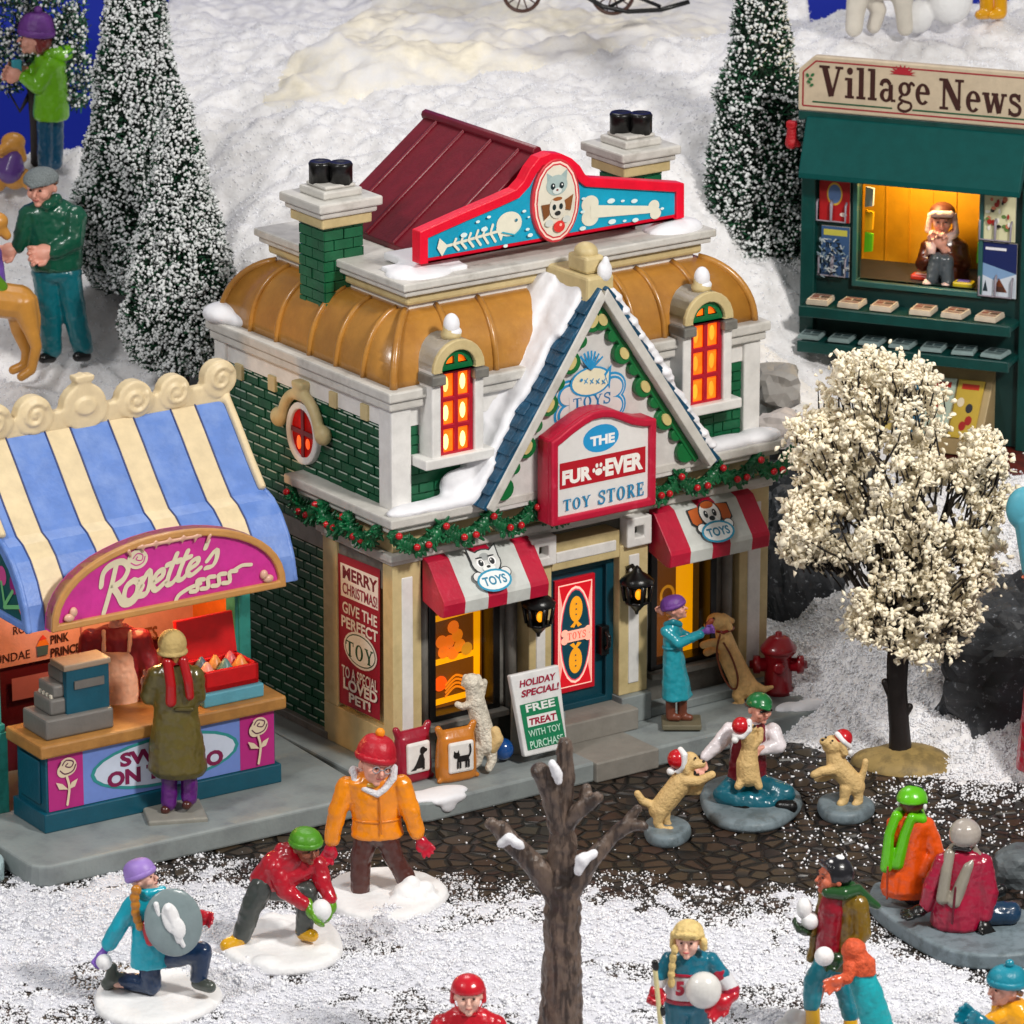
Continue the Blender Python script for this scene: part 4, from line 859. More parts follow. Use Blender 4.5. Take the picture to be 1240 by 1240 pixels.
# sandy road patch on the hilltop
SAND = mat('sandy_path', '#efe7d4', .8, noise_mix='#e6e4e4', nscale=.7, nlo=.4, nhi=.6, bump=.3)
def patch(pts, y0):
    V_ = []; n = len(pts)
    for x, y, d in pts: V_.append(at_y(x, y, d) + Vector((0, 0, .1)))
    return V_
def pathz(X, Y):
    w_ = np.clip(1 - ((X - (-.5 + .25 * (Y - 15))) / 3.3) ** 2, -1, 1); k_ = sm((Y - 14.9 - .35 * (X + .5)) / 1.2) * sm((w_ + .1) * 2)
    return hrough(X, Y) - .12 + .26 * k_ + .06 * vnoise(X * 2, Y * 2, 91, 3)
V, Fq, *_ = snowsheet('p', -5, 4.5, 13, 22, .08, pathz)
tag(npmesh('path', V, Fq, SAND, smooth=True), kind='structure')
# ================================================================ trees
NEEDLE = [mat('needle_dark', '#0c2618', .7, var=.3), mat('needle_green', '#1b5636', .7, var=.3)]
FROST = mat('flocked_snow', '#e4e7e8', .7, var=.05); BARKD = mat('dark_trunk', '#2a2220', .6, bump=.5, bs=12)
def bottle_pine(base, top_px, wpx, label, cover_, seed, trunk=.35, flat=1.0, n=16000):
    """base world point; crown cone radius wpx/100 at the bottom"""
    root = empty('pine_tree', base); tag(root, label, 'pine tree', 'snow dusted bottle brush pines')
    Hh = top_px; R = wpx; b = MB(); b.tube([(0, 0, -.1), (0, 0, Hh * .8)], [.09, .02], 8); b.build('trunk', BARKD, root)
    rng = np.random.default_rng(seed)
    t = 1 - np.sqrt(rng.uniform(0.0, 1, n)); th = rng.uniform(0, 2 * PI, n)
    prof = lambda t: R * (1 - t) ** .8 * (1 - .35 * np.exp(-((t) / .06) ** 1.0))
    lump = 1 + .19 * vnoise(th * 2.2 + 10, t * 9, seed, 3)
    rr = prof(t) * lump * (1 - .25 * rng.uniform(0, 1, n) ** 2); z = trunk + t * (Hh - trunk)
    pos = np.stack([rr * np.cos(th), rr * np.sin(th), z + rng.normal(0, .03, n)], 1)
    # bristles
    d = np.stack([np.cos(th), np.sin(th), rng.uniform(-.1, .6, n)], 1) + rng.normal(0, .45, (n, 3)); d /= np.linalg.norm(d, axis=1)[:, None]
    u = np.cross(d, rng.normal(size=(n, 3))); u /= np.linalg.norm(u, axis=1)[:, None]; w_ = np.cross(d, u)
    rot = np.stack([d, u, w_], 2)
    V, Fc = scatter(QUAD_V * np.array([1, 1, 1]), QUAD_F, pos, np.stack([rng.uniform(.04, .085, n)] * 3, 1), rot, .2)
    mi = (rng.uniform(0, 1, n) < .45).astype(int)
    # inner dark core so the brush is not hollow
    k = 40; zz = np.linspace(0, 1, 26); core = MB()
    core.ring([[(prof(np.array(q)) * .8 * math.cos(2 * PI * i / k), prof(np.array(q)) * .8 * math.sin(2 * PI * i / k), trunk + .04 + q * (Hh - trunk)) for i in range(k)] for q in zz[:-1]])
    cV = np.array(core.v); cF = [f for f in core.f if len(f) == 4]; V2 = np.r_[V, cV]; F2 = np.r_[Fc, np.array(cF) + len(V)]; m2 = np.r_[mi, np.zeros(len(cF), int)]
    npmesh('crown', V2, F2, NEEDLE, root, m2)
    # flocking: little clumps near the tips
    m = int(n * cover_ * .75); sel = rng.choice(n, m, replace=False)
    keep = rng.uniform(0, 1, m) < .35 + .65 * (vnoise(th[sel] * 3, t[sel] * 14, seed + 5, 3) > -.25); sel = sel[keep]
    pp = pos[sel] + d[sel] * .05 + np.array([0, 0, .02]); s = rng.uniform(.01, .029, len(sel)); sc = np.stack([s * rng.uniform(.8, 1.8, len(sel)), s, s * .8], 1)
    V, Fc = scatter(ICO_V, ICO_F, pp, sc, jit=.3); npmesh('flocking', V, Fc, FROST, root, smooth=True)
    return root
TB = at_y(182, 345, 11.0)
bottle_pine(at_y(172, 372, 10.6), 5.6, 1.02, 'largest snow dusted pine, tall and broad, behind the green jacketed man', .95, 1, n=30000)
bottle_pine(at_y(222, 470, 8.4), 4.15, .88, 'smaller snow dusted pine standing in front of the tall one, beside the store dome', .95, 2, n=23000)
bottle_pine(at_y(915, 392, 11.2), 5.7, .96, 'dark green pine lightly flecked with snow between the store and the news stand', .6, 3, n=26000)
# blossom tree
BL_ = mat('cream_blossom', '#fff5dc', .8, var=.08); BK = mat('black_branch', '#1d1716', .5, bump=.3, bs=10)
bp_ = at_z(1092, 925, .0); bt = empty('blossom_tree', bp_); tag(bt, 'cream blossom tree with black branches on a sandy mound by the drift', 'tree')
tw = MB(); tips = []
rb = random.Random(5)
def L2(px, py, d=0): return at_y(px, py, bp_.y - d) - bp_
tr = [L2(1091, 925), L2(1089, 880), L2(1086, 835), L2(1087, 800), L2(1090, 775)]; tw.tube([Vector((0, 0, -.15))] + tr, [.17, .16, .13, .13, .14, .15], 10)
tw.cap(L2(1084, 850), .07, L2(1072, 826), .05); tw.cap(L2(1092, 868), .07, L2(1101, 856), .05); tw.build('trunk', BK, bt)
lobes = [(1040, 490, 56, 48), (1100, 488, 52, 50), (1000, 540, 48, 44), (1060, 560, 80, 54), (1130, 570, 52, 50), (1190, 590, 32, 56), (1190, 555, 22, 34), (990, 610, 40, 42), (1005, 660, 52, 26), (1080, 640, 56, 46), (1130, 660, 52, 44), (1180, 670, 30, 42), (1085, 715, 58, 38), (1150, 730, 46, 36), (1120, 775, 42, 26), (975, 655, 26, 20), (1060, 450, 50, 22), (1060, 752, 30, 26)]
gaps = [(1022, 638, 24, 20), (1150, 612, 27, 25), (1036, 692, 26, 18), (1160, 690, 14, 20), (1112, 735, 12, 16), (1000, 575, 12, 10), (1075, 520, 14, 16), (1115, 600, 10, 14), (1060, 660, 10, 14), (1080, 583, 15, 17), (1196, 640, 14, 12), (1045, 590, 14, 10), (1148, 540, 13, 12), (1100, 670, 14, 10), (1163, 545, 14, 10), (1120, 505, 10, 14), (1040, 462, 8, 12)]
def inlobe(x, y, sc=1.): return any(((x - a) / c) ** 2 + ((y - b_) / d) ** 2 < sc for a, b_, c, d in lobes) and not any(((x - a) / c) ** 2 + ((y - b_) / d) ** 2 < 1 for a, b_, c, d in gaps)
def proj(p):
    dv = bp_ + p - CAM; z_ = dv.dot(FW); return 620 + F * dv.x / z_, 620 - F * dv.dot(UP) / z_
br = MB()
def grow(p, d, L, r, lev):
    pts = [p]; q = p.copy(); dd = d.copy(); n = 4
    for i in range(n):
        dd = (dd + Vector((rb.uniform(-.2, .2), rb.uniform(-.2, .2), rb.uniform(-.05, .14)))).normalized(); q = q + dd * L / n; pts.append(q.copy())
    if lev < 2 and not inlobe(*proj(pts[-1]), 1.1): return
    br.tube(pts, [r * (1 - .55 * i / n) for i in range(n + 1)], 5)
    if lev == 0:
        for i in range(2, n + 1): tips.append((pts[i], dd))
        return
    if lev <= 2:
        for i in range(2, n + 1): tips.append((pts[i], dd))
    for k in range(rb.choice((3, 3, 4)) if lev > 1 else 2):
        i = rb.randint(2, n); a = Vector((rb.uniform(-1, 1), rb.uniform(-1, 1), rb.uniform(-.25, .9))).normalized(); nd = (dd * .75 + a * .85).normalized()
        grow(pts[i], nd, L * rb.uniform(.6, .82), r * .5, lev - 1)
top = L2(1090, 778)
for (x, y, dp) in ((1000, 560, .3), (1040, 500, -.4), (1085, 470, .2), (1130, 490, -.2), (1175, 570, .4), (1185, 640, -.3), (1010, 650, -.4), (980, 590, .0), (1060, 560, .8), (1120, 560, -.8), (1100, 620, .9), (1160, 700, .5), (1050, 690, .9), (1085, 600, -1.)):
    g_ = L2(x, y, dp); d = g_ - top; L_ = d.length; grow(top + Vector((rb.uniform(-.05, .05), 0, 0)), (d.normalized() + Vector((0, 0, .05))).normalized(), L_ * .62, .06, 2)
br.build('branches', BK, bt)
P_ = []; rng = np.random.default_rng(9)
def inlobe(x, y, sc=1.): return any(((x - a) / c) ** 2 + ((y - b_) / d) ** 2 < sc for a, b_, c, d in lobes) and not any(((x - a) / c) ** 2 + ((y - b_) / d) ** 2 < 1 for a, b_, c, d in gaps)
fx, fz = 6500 / 66., .95
for i in range(1150):
    a, b_, c, d = lobes[rng.integers(len(lobes))]; an = rng.uniform(0, 2 * PI); r_ = rng.uniform(0, 1) ** .45; x = a + c * r_ * math.cos(an); y = b_ + d * r_ * math.sin(an)
    if not inlobe(x, y, 1.05): continue
    dp = rng.uniform(-1, 1) * max(.25, 1.05 - abs(x - 1090) / 190); cpt = L2(x, y, dp)
    tips.append((cpt, (cpt - top).normalized()))
    # a twig that carries it back toward the middle
    back = cpt - (cpt - top).normalized() * rng.uniform(.15, .34) + Vector((rng.uniform(-.1, .1), rng.uniform(-.1, .1), -.05)); P_.append((cpt, back))
twg = MB()
for a, c in P_: twg.tube([c, (a + c) / 2 + Vector((0, 0, .02)), a], [.016, .011, .006], 4, caps=False)
twg.build('twigs', BK, bt)
cl = []
for p, d in tips:
    w_ = bp_ + p; dv = w_ - CAM; zz_ = dv.dot(FW); px = 620 + F * dv.x / zz_; py = 620 - F * dv.dot(UP) / zz_
    if not inlobe(px, py, 1.08): continue
    for k in range(rng.integers(8, 26)): cl.append(tuple(p + Vector(rng.normal(0, .05 + .03 * (k > 12), 3))))
cl = np.array(cl); n = len(cl); s = rng.uniform(.013, .042, n); V, Fc = scatter(ICO_V, ICO_F, cl, np.stack([s * rng.uniform(.7, 1.8, n), s * rng.uniform(.3, .9, n), s * rng.uniform(.7, 1.5, n)], 1), jit=.5)
npmesh('blossom', V, Fc, BL_, bt)
md = MB(); md.ball((.06, 0, -.03), (.6, .5, .27)); md.ball((.25, -.1, -.03), (.4, .35, .2)); md.ball((-.3, .05, 0), (.35, .3, .18)); md.clay('sandy_mound', paint('#9d8550', .6, noise_mix='#7d6a40', nscale=4), bt, .04, 5)
# bare tree in the foreground
BW = mat('brown_bark', '#65554b', .4, bump=1, bs=14, stretch=(1, 1, .13), var=.3, vs=4, noise_mix='#3c302a', nscale=14, nlo=.47, nhi=.56)
p0 = at_z(682, 1300, 0); bt2 = empty('bare_tree', p0); tag(bt2, 'leafless brown tree with stubby limbs and snow patches in the centre foreground', 'tree')
def L3(px, py, d=0): return at_y(px, py, p0.y - d) - p0
def chain(mb, pts, k=1 / 100.):
    q = [(L3(x, y, d), r * k) for x, y, d, r in pts]
    for (a, ra), (c, rc) in zip(q[:-1], q[1:]): mb.cap(a, ra, c, rc, 12)
b = MB(); chain(b, [(680, 1310, 0, 33), (679, 1240, 0, 25), (681, 1130, 0, 20), (681, 1075, 0, 20), (681, 1010, 0, 13.5), (680, 975, 0, 12)]); b.clay('trunk', BW, bt2, .02, 2, .07, .12)
def ridges(o):
    pass
b = MB(); chain(b, [(680, 1085, 0, 18), (650, 1050, .05, 13.5), (622, 1022, .1, 10.5), (607, 1004, .12, 9)]); chain(b, [(614, 1018, .1, 8), (600, 1003, .1, 7), (594, 997, .12, 6.5)]); b.clay('limb', BW, bt2, .02, 2, .05, .14)
b = MB(); chain(b, [(686, 1080, 0, 17), (712, 1045, .05, 11), (740, 1015, .05, 8), (772, 980, .05, 5)]); chain(b, [(745, 1010, .05, 8), (762, 1000, .1, 7), (779, 1000, .15, 6)]); b.clay('limb', BW, bt2, .02, 2, .05, .14)
b = MB(); chain(b, [(680, 1000, 0, 15), (668, 960, .05, 12), (655, 935, .1, 11)]); chain(b, [(680, 975, 0, 13), (684, 940, 0, 11), (684, 900, 0, 8)]); b.clay('limb', BW, bt2, .02, 2, .05, .14)
b = MB(); chain(b, [(682, 1000, 0, 13), (703, 978, .1, 9), (723, 966, .15, 7)]); chain(b, [(705, 975, .1, 7), (711, 955, .05, 6)]); b.clay('limb', BW, bt2, .02, 2, .05, .14)
for pts in ([(607, 1022, .24, 5), (617, 1015, .26, 6), (630, 1024, .24, 5)], [(700, 1055, .24, 5), (705, 1042, .24, 8), (718, 1034, .2, 5)], [(669, 925, .2, 5), (674, 936, .2, 6), (676, 945, .18, 5)]):
    b = MB(); chain(b, pts); b.clay('snow_patch', SNOWP, bt2, .018, 3, .04, .1)
# left flocked broadleaf tree on the ridge
bq = at_y(40, 215, 13.3); ft = empty('flocked_tree', bq); tag(ft, 'dark leafy tree flocked with snow at the top left corner, behind the girl in lime', 'tree')
def L4(px, py, d=0): return at_y(px, py, bq.y - d) - bq
tk = MB(); tk.tube([L4(45, 215, -.3), L4(42, 150, -.3), L4(38, 90, -.3), L4(30, 20, -.3)], [.09, .07, .08, .06], 7); 
tk.build('trunk', BARKD, ft); tb = MB()
for q in ((5, 60), (70, 40), (90, 90), (20, 20), (60, -10), (10, 110)): tb.tube([L4(38, 110, -.3), L4((38 + q[0]) / 2, q[1] + 25, -.3), L4(*q, -.3)], [.05, .03, .015], 5)
tb.build('branches', BARKD, ft)
n = 3600; cs = [(10, 20, 45, 40), (60, 10, 45, 32), (10, 75, 28, 40), (92, 95, 22, 38), (30, -20, 60, 30), (85, 40, 22, 30), (55, 60, 22, 18)]
P4 = []; 
for i in range(n):
    a, b_, c, d = cs[rng.integers(len(cs))]; an = rng.uniform(0, 2 * PI); r_ = rng.uniform(0, 1) ** .5; P4.append(tuple(L4(a + c * r_ * math.cos(an), b_ + d * r_ * math.sin(an), -.3 + rng.uniform(-.4, .5))))
P4 = np.array(P4); V, Fc = scatter(QUAD_V, QUAD_F, P4, rng.uniform(.04, .08, n), jit=.2); npmesh('crown', V, Fc, NEEDLE, ft, rng.integers(0, 2, n))
V, Fc = scatter(ICO_V, ICO_F, P4[:1500] + np.array([0, -.05, .03]), rng.uniform(.014, .03, 1500), jit=.4); npmesh('flocking', V, Fc, FROST, ft)
# ================================================================ SWEET STALL
T = Frame(at_z(57, 1006, .3), 33)
stall = empty('sweet_stall', T.o, T.a); tag(stall, 'pastry stall with blue and cream striped awning and pink half round name sign', 'market stall')
CREAM = paint('#ddc9a2', .45); BLUE = paint('#5f82c8', .42, noise_mix='#7f9bd6', nlo=.45, nhi=.8, nscale=3); SEA = paint('#2f8a80', .4, noise_mix='#1f6f66', nscale=3); PETROL = paint('#064f63', .4); WOOD = paint('#a9783c', .45, noise_mix='#8a5c2a', nscale=3, nlo=.45, nhi=.8); PINK = '#b4247c'
b = MB(); rr = [(-.68 + .25 - .25 * math.cos(t), -.99 + .25 - .25 * math.sin(t)) for t in (0, .4, .8, 1.2, PI / 2)] + [(4.0, -.99), (4.1, 2.6), (-.68, 2.6)]
b.prism(rr, -.3, -.02, 'z'); b.build('slab', GRYB, stall, bevel=.04, bseg=3)
b = MB(); b.box(0, 3.16, 0, .72, -.02, .95, 0); b.box(-.05, 3.22, -.045, .76, -.02, .22, 0); b.box(-.03, 0.005, .12, .62, .3, .85, 0); cnt = b.build('counter', PETROL, stall, bevel=.015)
b = MB(); b.box(-.1, 3.28, -.09, .82, .93, 1.1); b.build('counter_top', WOOD, cnt, bevel=.03)
A = Art(T, (0, -.003, 0)); A.rect((0.03, .23), (3.14, .91), '#6f8ad0', px=False); A.rect((.03, .23), (.5, .91), PINK, px=False); A.rect((2.66, .23), (3.14, .91), PINK, px=False)
A.ell((1.62, .58), 1.02, .315, '#2b8c8c', px=False); A.ell((1.62, .58), .97, .275, '#c9d3e6', px=False)
A.text('SWEETS', (1.0, .6), (2.15, .78), '#7c1148', .05, px=False); A.text('ON THE GO', (.82, .37), (2.42, .57), '#7c1148', .05, px=False)
def rose(cx, cz, s=1.):
    R_ = lambda pts, w, m=CRM: A.shapes(ribbon(smooth([(cx + x * s, cz + z * s) for x, z in pts]), w * s), m)
    A.ell((cx + .02, cz + .17 * s), .115 * s, .11 * s, CRM, px=False); A.ell((cx - .04, cz + .13 * s), .08 * s, .08 * s, CRM, px=False)
    R_([(-.05, .2), (.0, .25), (.09, .22), (.06, .16), (-.01, .18), (.02, .21)], .014, '#5a2044'); R_([(-.08, .14), (-.02, .09), (.08, .11), (.12, .18)], .014, '#5a2044'); R_([(-.1, .19), (-.07, .24)], .014, '#5a2044')
    R_([(.0, .06), (.03, -.08), (.0, -.28)], .03)
    for sg in (-1, 1): A.shapes([[(cx + .015 * s, cz - .1 * s), (cx + sg * .06 * s, cz - .02 * s), (cx + sg * .14 * s, cz + .01 * s), (cx + sg * .1 * s, cz - .08 * s)]], CRM)
CRM = '#e0cdb0'; rose(.27, .58, 1.05); rose(2.9, .58, 1.05); A.build('front_lettering', cnt)
# body behind: pillars, back wall, menu panels
for u in (-.32, 3.14):
    b = MB(); b.box(u, u + .22, .9, 1.12, 1.0, 3.0); b.box(u - .05, u + .27, .85, 1.17, -.02, 1.0); b.box(u - .03, u + .25, .87, 1.15, 1.0, 1.1); b.box(u + .05, u + .09, .885, .9, 1.1, 2.9); b.build('post', SEA, stall, bevel=.02)
b = MB(); b.box(-.32, 3.36, 2.1, 2.2, -.02, 4.3); b.build('back_wall', paint('#5c0f22', .5), stall)
b = MB(); b.box(3.2, 3.34, 1.15, 2.1, -.02, 2.9); b.build('right_wall', paint('#d0671a', .5), stall)
b = MB(); b.box(-.32, -.25, 1.15, 2.1, -.02, 2.9); b.build('left_wall', paint('#8a1f30', .5), stall)
b = MB(); b.box(-.2, 3.2, 2.05, 2.1, 1.35, 2.75); mp = b.build('menu_board', paint('#d99a92', .5), stall)
A = Art(T, (0, 2.05, 0)); IK = '#40201c'
A.rect((14, 822), (205, 810), '#b8707a'); 
A.text('ROLLS', (16, 769), (46, 753), IK, .01); A.text('SUNDAE', (-12, 806), (36, 786), IK, .0); A.text('PINK', (61, 780), (83, 765), IK, .03); A.text('PRINCESS', (61, 796), (106, 776), IK, .03); A.text('TARTS', (148, 782), (190, 757), '#8a4a30', .02)
A.poly([(44, 782), (58, 779), (57, 792), (45, 795)], '#46606c'); A.poly([(43, 783), (47, 775), (51, 769), (55, 774), (59, 780)], '#e0782a'); A.poly([(46, 776), (51, 768), (56, 773)], '#d84038'); A.line([(98, 752), (98, 812)], .02, '#b8707a'); A.build('menu_lettering', mp)
# awning
prf = [(1.36, 4.56), (1.05, 4.22), (.75, 3.87), (.46, 3.56), (.3, 3.5), (.12, 3.36), (-.04, 3.15), (-.16, 2.9), (-.23, 2.6)]
b = MB(); ul, ur = -.3, 3.36; u = ul
bnd = sorted([ul, ur] + [3.36 - .5 - .86 * k for k in range(5) if 3.36 - .5 - .86 * k > ul] + [3.36 - .86 * (k + 1) + .02 for k in range(5) if 3.36 - .86 * (k + 1) + .02 > ul]); mid = lambda a, c: (a + c) / 2
inr = [(y + .1, z - .1) for y, z in prf]; inr[0] = (1.36, 4.4); inr[-1] = (-.1, 2.6)
for a, c in zip(bnd[:-1], bnd[1:]):
    ph = ((3.36 - mid(a, c)) % .86) / .86; m = 0 if ph < .58 else 1
    n = len(prf); cyc = prf + inr[::-1]; vs = [(a, y, z) for y, z in cyc] + [(c, y, z) for y, z in cyc]; n = len(cyc)
    b.add(vs, [(j, j + n, (j + 1) % n + n, (j + 1) % n) for j in range(n)], m)
    for e in (a, c):
        if e in (ul, ur): k0 = len(b.v); hh = len(prf); b.add([(e, y, z) for y, z in cyc], [(j, j + 1, n - 2 - j, n - 1 - j) for j in range(hh - 1)], m)
aw = b.build('awning', [BLUE, CREAM], stall)
b = MB()
for e in bnd[1:-1]: b.tube([(e, y - .004, z + .004) for y, z in prf], .011, 5)
b.build('stripe_seams', paint('#3d4878', .5), aw)
b = MB(); b.tube([(ur - .06, y - .01, z + .02) for y, z in prf[:4]], .06, 8); b.tube([(ul + .06, y - .01, z + .02) for y, z in prf[:4]], .06, 8); b.box(ul, ur, 1.3, 1.44, 4.46, 4.62); b.clay('awning_frame', CREAM, aw, .03, 2)
# end panels with tulips
for e, nm in ((ul, 0), (ur - .05, 1)):
    b = MB(); b.prism([(1.3, 4.4), (.46, 3.5), (.1, 3.3), (-.16, 2.68), (1.3, 2.68)], e + .04 if nm == 0 else e, e + .05 if nm == 0 else e + .01, 'u'); b.build('end_panel', paint('#0a4f4f', .4), aw)
    b = MB(); b.box(e, e + .06, -.2, 1.36, 2.58, 2.68); b.tube([(e + .03, y + .03, z - .02) for y, z in prf[3:]], .05, 8); b.clay('end_rim', BLUE, aw, .025, 2)
A = Art(T, (ul + .04, 0, 0), (0, -1, 0)); 
for (x, y, c_) in ((3, 697, '#c8488c'), (17, 708, '#8c1670'), (28, 735, '#d0502a')): A.ell((x, y), .1, .12, c_); A.line([(x - 1, y + 8), (6, 733)] if y < 730 else [(x - 4, y), (6, 735)], .05, '#6fb878')
A.build('tulip_painting', aw)
# scrolled crest along the ridge
b = MB(); V_ = lambda x, y: (lambda q: (q.x, q.z))(T.v(x, y, 1.36))
def disc(x, y, r): c = V_(x, y); b.prism(ell(c[0], c[1], r, r, 24), 1.28, 1.46); return c
def spiral(c, r, sg=1):
    pts = []
    for k in range(22):
        t = k / 21; a = sg * (t * 3.4 * PI) + .5; pts.append((c[0] + r * (1 - t) * math.cos(a), 1.27, c[1] + r * (1 - t) * math.sin(a)))
    b.tube(pts, .025, 6)
b.box(ul, ur - .1, 1.3, 1.45, 4.5, 4.72)
for x, y, r, sg in ((264, 457, .23, 1), (209, 473, .21, -1), (161, 483, .24, -1), (39, 502, .24, 1), (-8, 510, .22, 1)): c = disc(x, y, r); spiral(c, r * .72, sg)
for x in (-55, 235, 185, 135, 65): c = V_(x, 497 - (x - 160) * .2); b.prism(ell(c[0], c[1], .14, .12, 12), 1.31, 1.44)
c = disc(100, 492, .3); b.prism(ell(c[0], c[1] + .02, .14, .1, 12), 1.25, 1.4); c = V_(99, 466); b.prism(ell(c[0], c[1], .1, .15, 14), 1.28, 1.44); b.box(c[0] - .13, c[0] + .13, 1.27, 1.45, c[1] + .06, c[1] + .13)
b.clay('scroll_crest', CREAM, stall, .022, 2)
# name sign
v = -.42; lo = T.v(61, 763, v); hi = T.v(345, 712, v); tp = T.v(227, 639, v); c0, hw = (lo.x + hi.x) / 2, (hi.x - lo.x) / 2; z0 = (lo.z + hi.z) / 2; hh = tp.z - z0
arc = [(c0 + hw * math.cos(PI - PI * k / 24), z0 + hh * (math.sin(PI * k / 24)) ** .85) for k in range(25)]
b = MB(); b.prism(arc, v, v + .14); sg = b.build('name_sign', paint('#cc3092', .4), stall)
I2 = inset(arc, .09); b = MB(); frame_ring(b, arc, I2, v - .05, v + .15); b.build('gilt_frame', paint('#c08a4c', .35, coat=.3), sg, bevel=.02)
b = MB()
for k in range(7): a = PI * (.62 - .24 * k / 6); b.cap((c0 + (hw - .1) * math.cos(a), v - .03, z0 + (hh - .08) * math.sin(a) ** .85), .035, (c0 + (hw - .2) * math.cos(a), v - .03, z0 + (hh - .16) * math.sin(a)), .012, 6)
b.cap((c0 - .42, v - .03, z0 + hh - .11), .03, (c0 + .42, v - .03, z0 + hh - .11), .03, 6); b.clay('shell_ornament', paint('#d8a890', .35), sg, .015, 1)
for e in (-1, 1): b = MB(); b.ball((c0 + e * (hw - .24), v - .02, z0 + .14), (.07, .04, .05)); b.ball((c0 + e * (hw - .3), v - .02, z0 + .2), (.05, .04, .06)); b.build('shell_ornament', paint('#d8a890', .35), sg)
A = Art(T, (0, v, 0)); A.k = .01; CRM2 = '#ddd2b4'; y0 = V_  # lettering climbs to the right on the board
def sc(x, y): return A.c(x, y)
# letters are laid out along a rising base line
base = [sc(120, 746), sc(266, 684)]
P_ = glyph_run('Rosette\'s', script_glyph, .22, -.02)
xs = [q[0] for p in P_ for q in p]; x0_, x1_ = min(xs), max(xs); out = []
for p in P_:
    q2 = []
    for x, y in p:
        t = (x - x0_) / (x1_ - x0_); big = .56 - .26 * t; q2.append((base[0][0] + (base[1][0] - base[0][0]) * t, base[0][1] + .02 + (base[1][1] - base[0][1]) * min(1, t * 1.0) + y * big))
    out.append(q2)
A.shapes(out, CRM2)
rp = sc(166, 677); A.ell(rp, .14, .12, CRM2, px=False)
for pts in ([(-.06, .02), (0, .07), (.07, .04), (.05, -.02), (-.02, 0), (.0, .03)], [(-.09, -.03), (-.02, -.07), (.07, -.05), (.1, .02)]): A.shapes(ribbon(smooth([(rp[0] + x, rp[1] + y) for x, y in pts]), .014), '#cc3092')
A.line([(212, 727), (216, 720), (228, 712), (242, 706)], .05, CRM2, sm=True)
for k in range(4): x = 230 + k * 13; y = 713 - k * 3.5; A.line([(x, y + 3), (x + 8, y + 1), (x + 8, y - 10), (x + 16, y - 12)], .055, CRM2, sm=True)
A.line([(282, 690), (292, 684), (303, 683)], .045, CRM2, sm=True)
A.build('sign_lettering', sg)
lamp = bpy.data.lights.new('stall_bulb', 'POINT'); lamp.energy = 140; lamp.color = (1, .55, .2); lamp.shadow_soft_size = .12; lo_ = bpy.data.objects.new('stall_bulb', lamp); COL.objects.link(lo_); lo_.location = T.M @ Vector((1.7, 1.0, 2.75))
# things on the counter
cr_ = T.M @ Vector((.55, .35, 1.1)); reg = empty('cash_register', cr_, T.a - .0); tag(reg, 'old grey and petrol blue cash register on the left end of the stall counter', 'cash register')
GM = paint('#6d6a66', .45); b = MB(); b.box(-.5, .42, -.3, .3, 0, .26); b.build('drawer', GM, reg, bevel=.03)
b = MB(); b.prism([(-.22, .26), (.28, .26), (.28, .6), (.1, .78), (-.12, .74), (-.22, .6)], -.42, .3, 'u'); 
b = MB(); b.box(-.38, .3, -.2, .24, .26, .46); b.box(-.32, .28, -.17, .22, .46, .62); b.box(-.2, .26, -.15, .2, .62, .8); bd = b.build('body', GM, reg, bevel=.03)
for i_ in range(3):
    for j_ in range(4): MB().box(-.34 + j_ * .0 + .0, -.3, -.14 + j_ * .09, -.1 + j_ * .09, .46 + i_ * .0, .5).build('key', paint('#d8d0c0', .4), reg) if i_ == 0 else None
b = MB(); b.box(-.18, .4, -.24, -.14, .24, .82); b.build('front_plate', PETROL, reg, bevel=.015)
b = MB(); b.box(-.22, .42, -.26, .1, .8, .88); b.build('lid', paint('#9a8672', .45), reg, bevel=.02); b = MB(); b.box(-.08, .32, -.26, -.235, .56, .66); b.build('label_plate', GM, reg)
bx = empty('pastry_box', T.M @ Vector((2.62, .38, 1.1)), T.a); tag(bx, 'open red pastry box on a pale blue tray on the stall counter', 'box')
RB = paint('#c80c12', .35); b = MB(); b.box(-.42, .42, -.34, .34, 0, .17); b.build('tray', paint('#5aa0b4', .4), bx, bevel=.02)
b = MB(); b.box(-.38, .38, -.28, .26, .17, .24); b.box(-.38, .38, -.28, -.22, .17, .42); b.box(-.38, .38, .2, .26, .17, .42); b.box(-.38, -.33, -.28, .26, .17, .42); b.box(.33, .38, -.28, .26, .17, .42); b.build('box_base', RB, bx, bevel=.01)
b = MB(); M_ = Matrix.Translation((0, .26, .4)) @ Matrix.Rotation(math.radians(-12), 4, 'X'); b.box(-.4, .4, -.0, .08, 0, .52, 0, M_); b.build('box_lid', RB, bx, bevel=.015)
for k, (x, y, c_) in enumerate(((-.24, -.1, '#e09a88'), (-.2, .1, '#4a6070'), (-.02, .08, '#d08a4a'), (.02, -.1, '#5c8484'), (.2, .1, '#c86068'), (.24, -.08, '#e0904a'))):
    cc = empty('cupcake', T.M @ Vector((2.62 + x, .38 + y, 1.34)), T.a); tag(cc, 'small iced cupcake, ' + ('salmon pink at the front left', 'slate grey at the back left', 'tan at the back centre', 'grey green at the front centre', 'rose pink at the back right', 'orange at the front right')[k] + ' of the red box', 'cupcake', 'cupcakes in the red box')
    MB().lathe((0, 0, 0), [(.06, 0), (.09, .1)], 12).build('paper_case', paint('#b8a080', .5), cc); MB().lathe((0, 0, .08), [(.1, 0), (.11, .04), (.07, .09), (.06, .11), (.02, .17)], 12).build('icing', paint(c_, .4), cc)

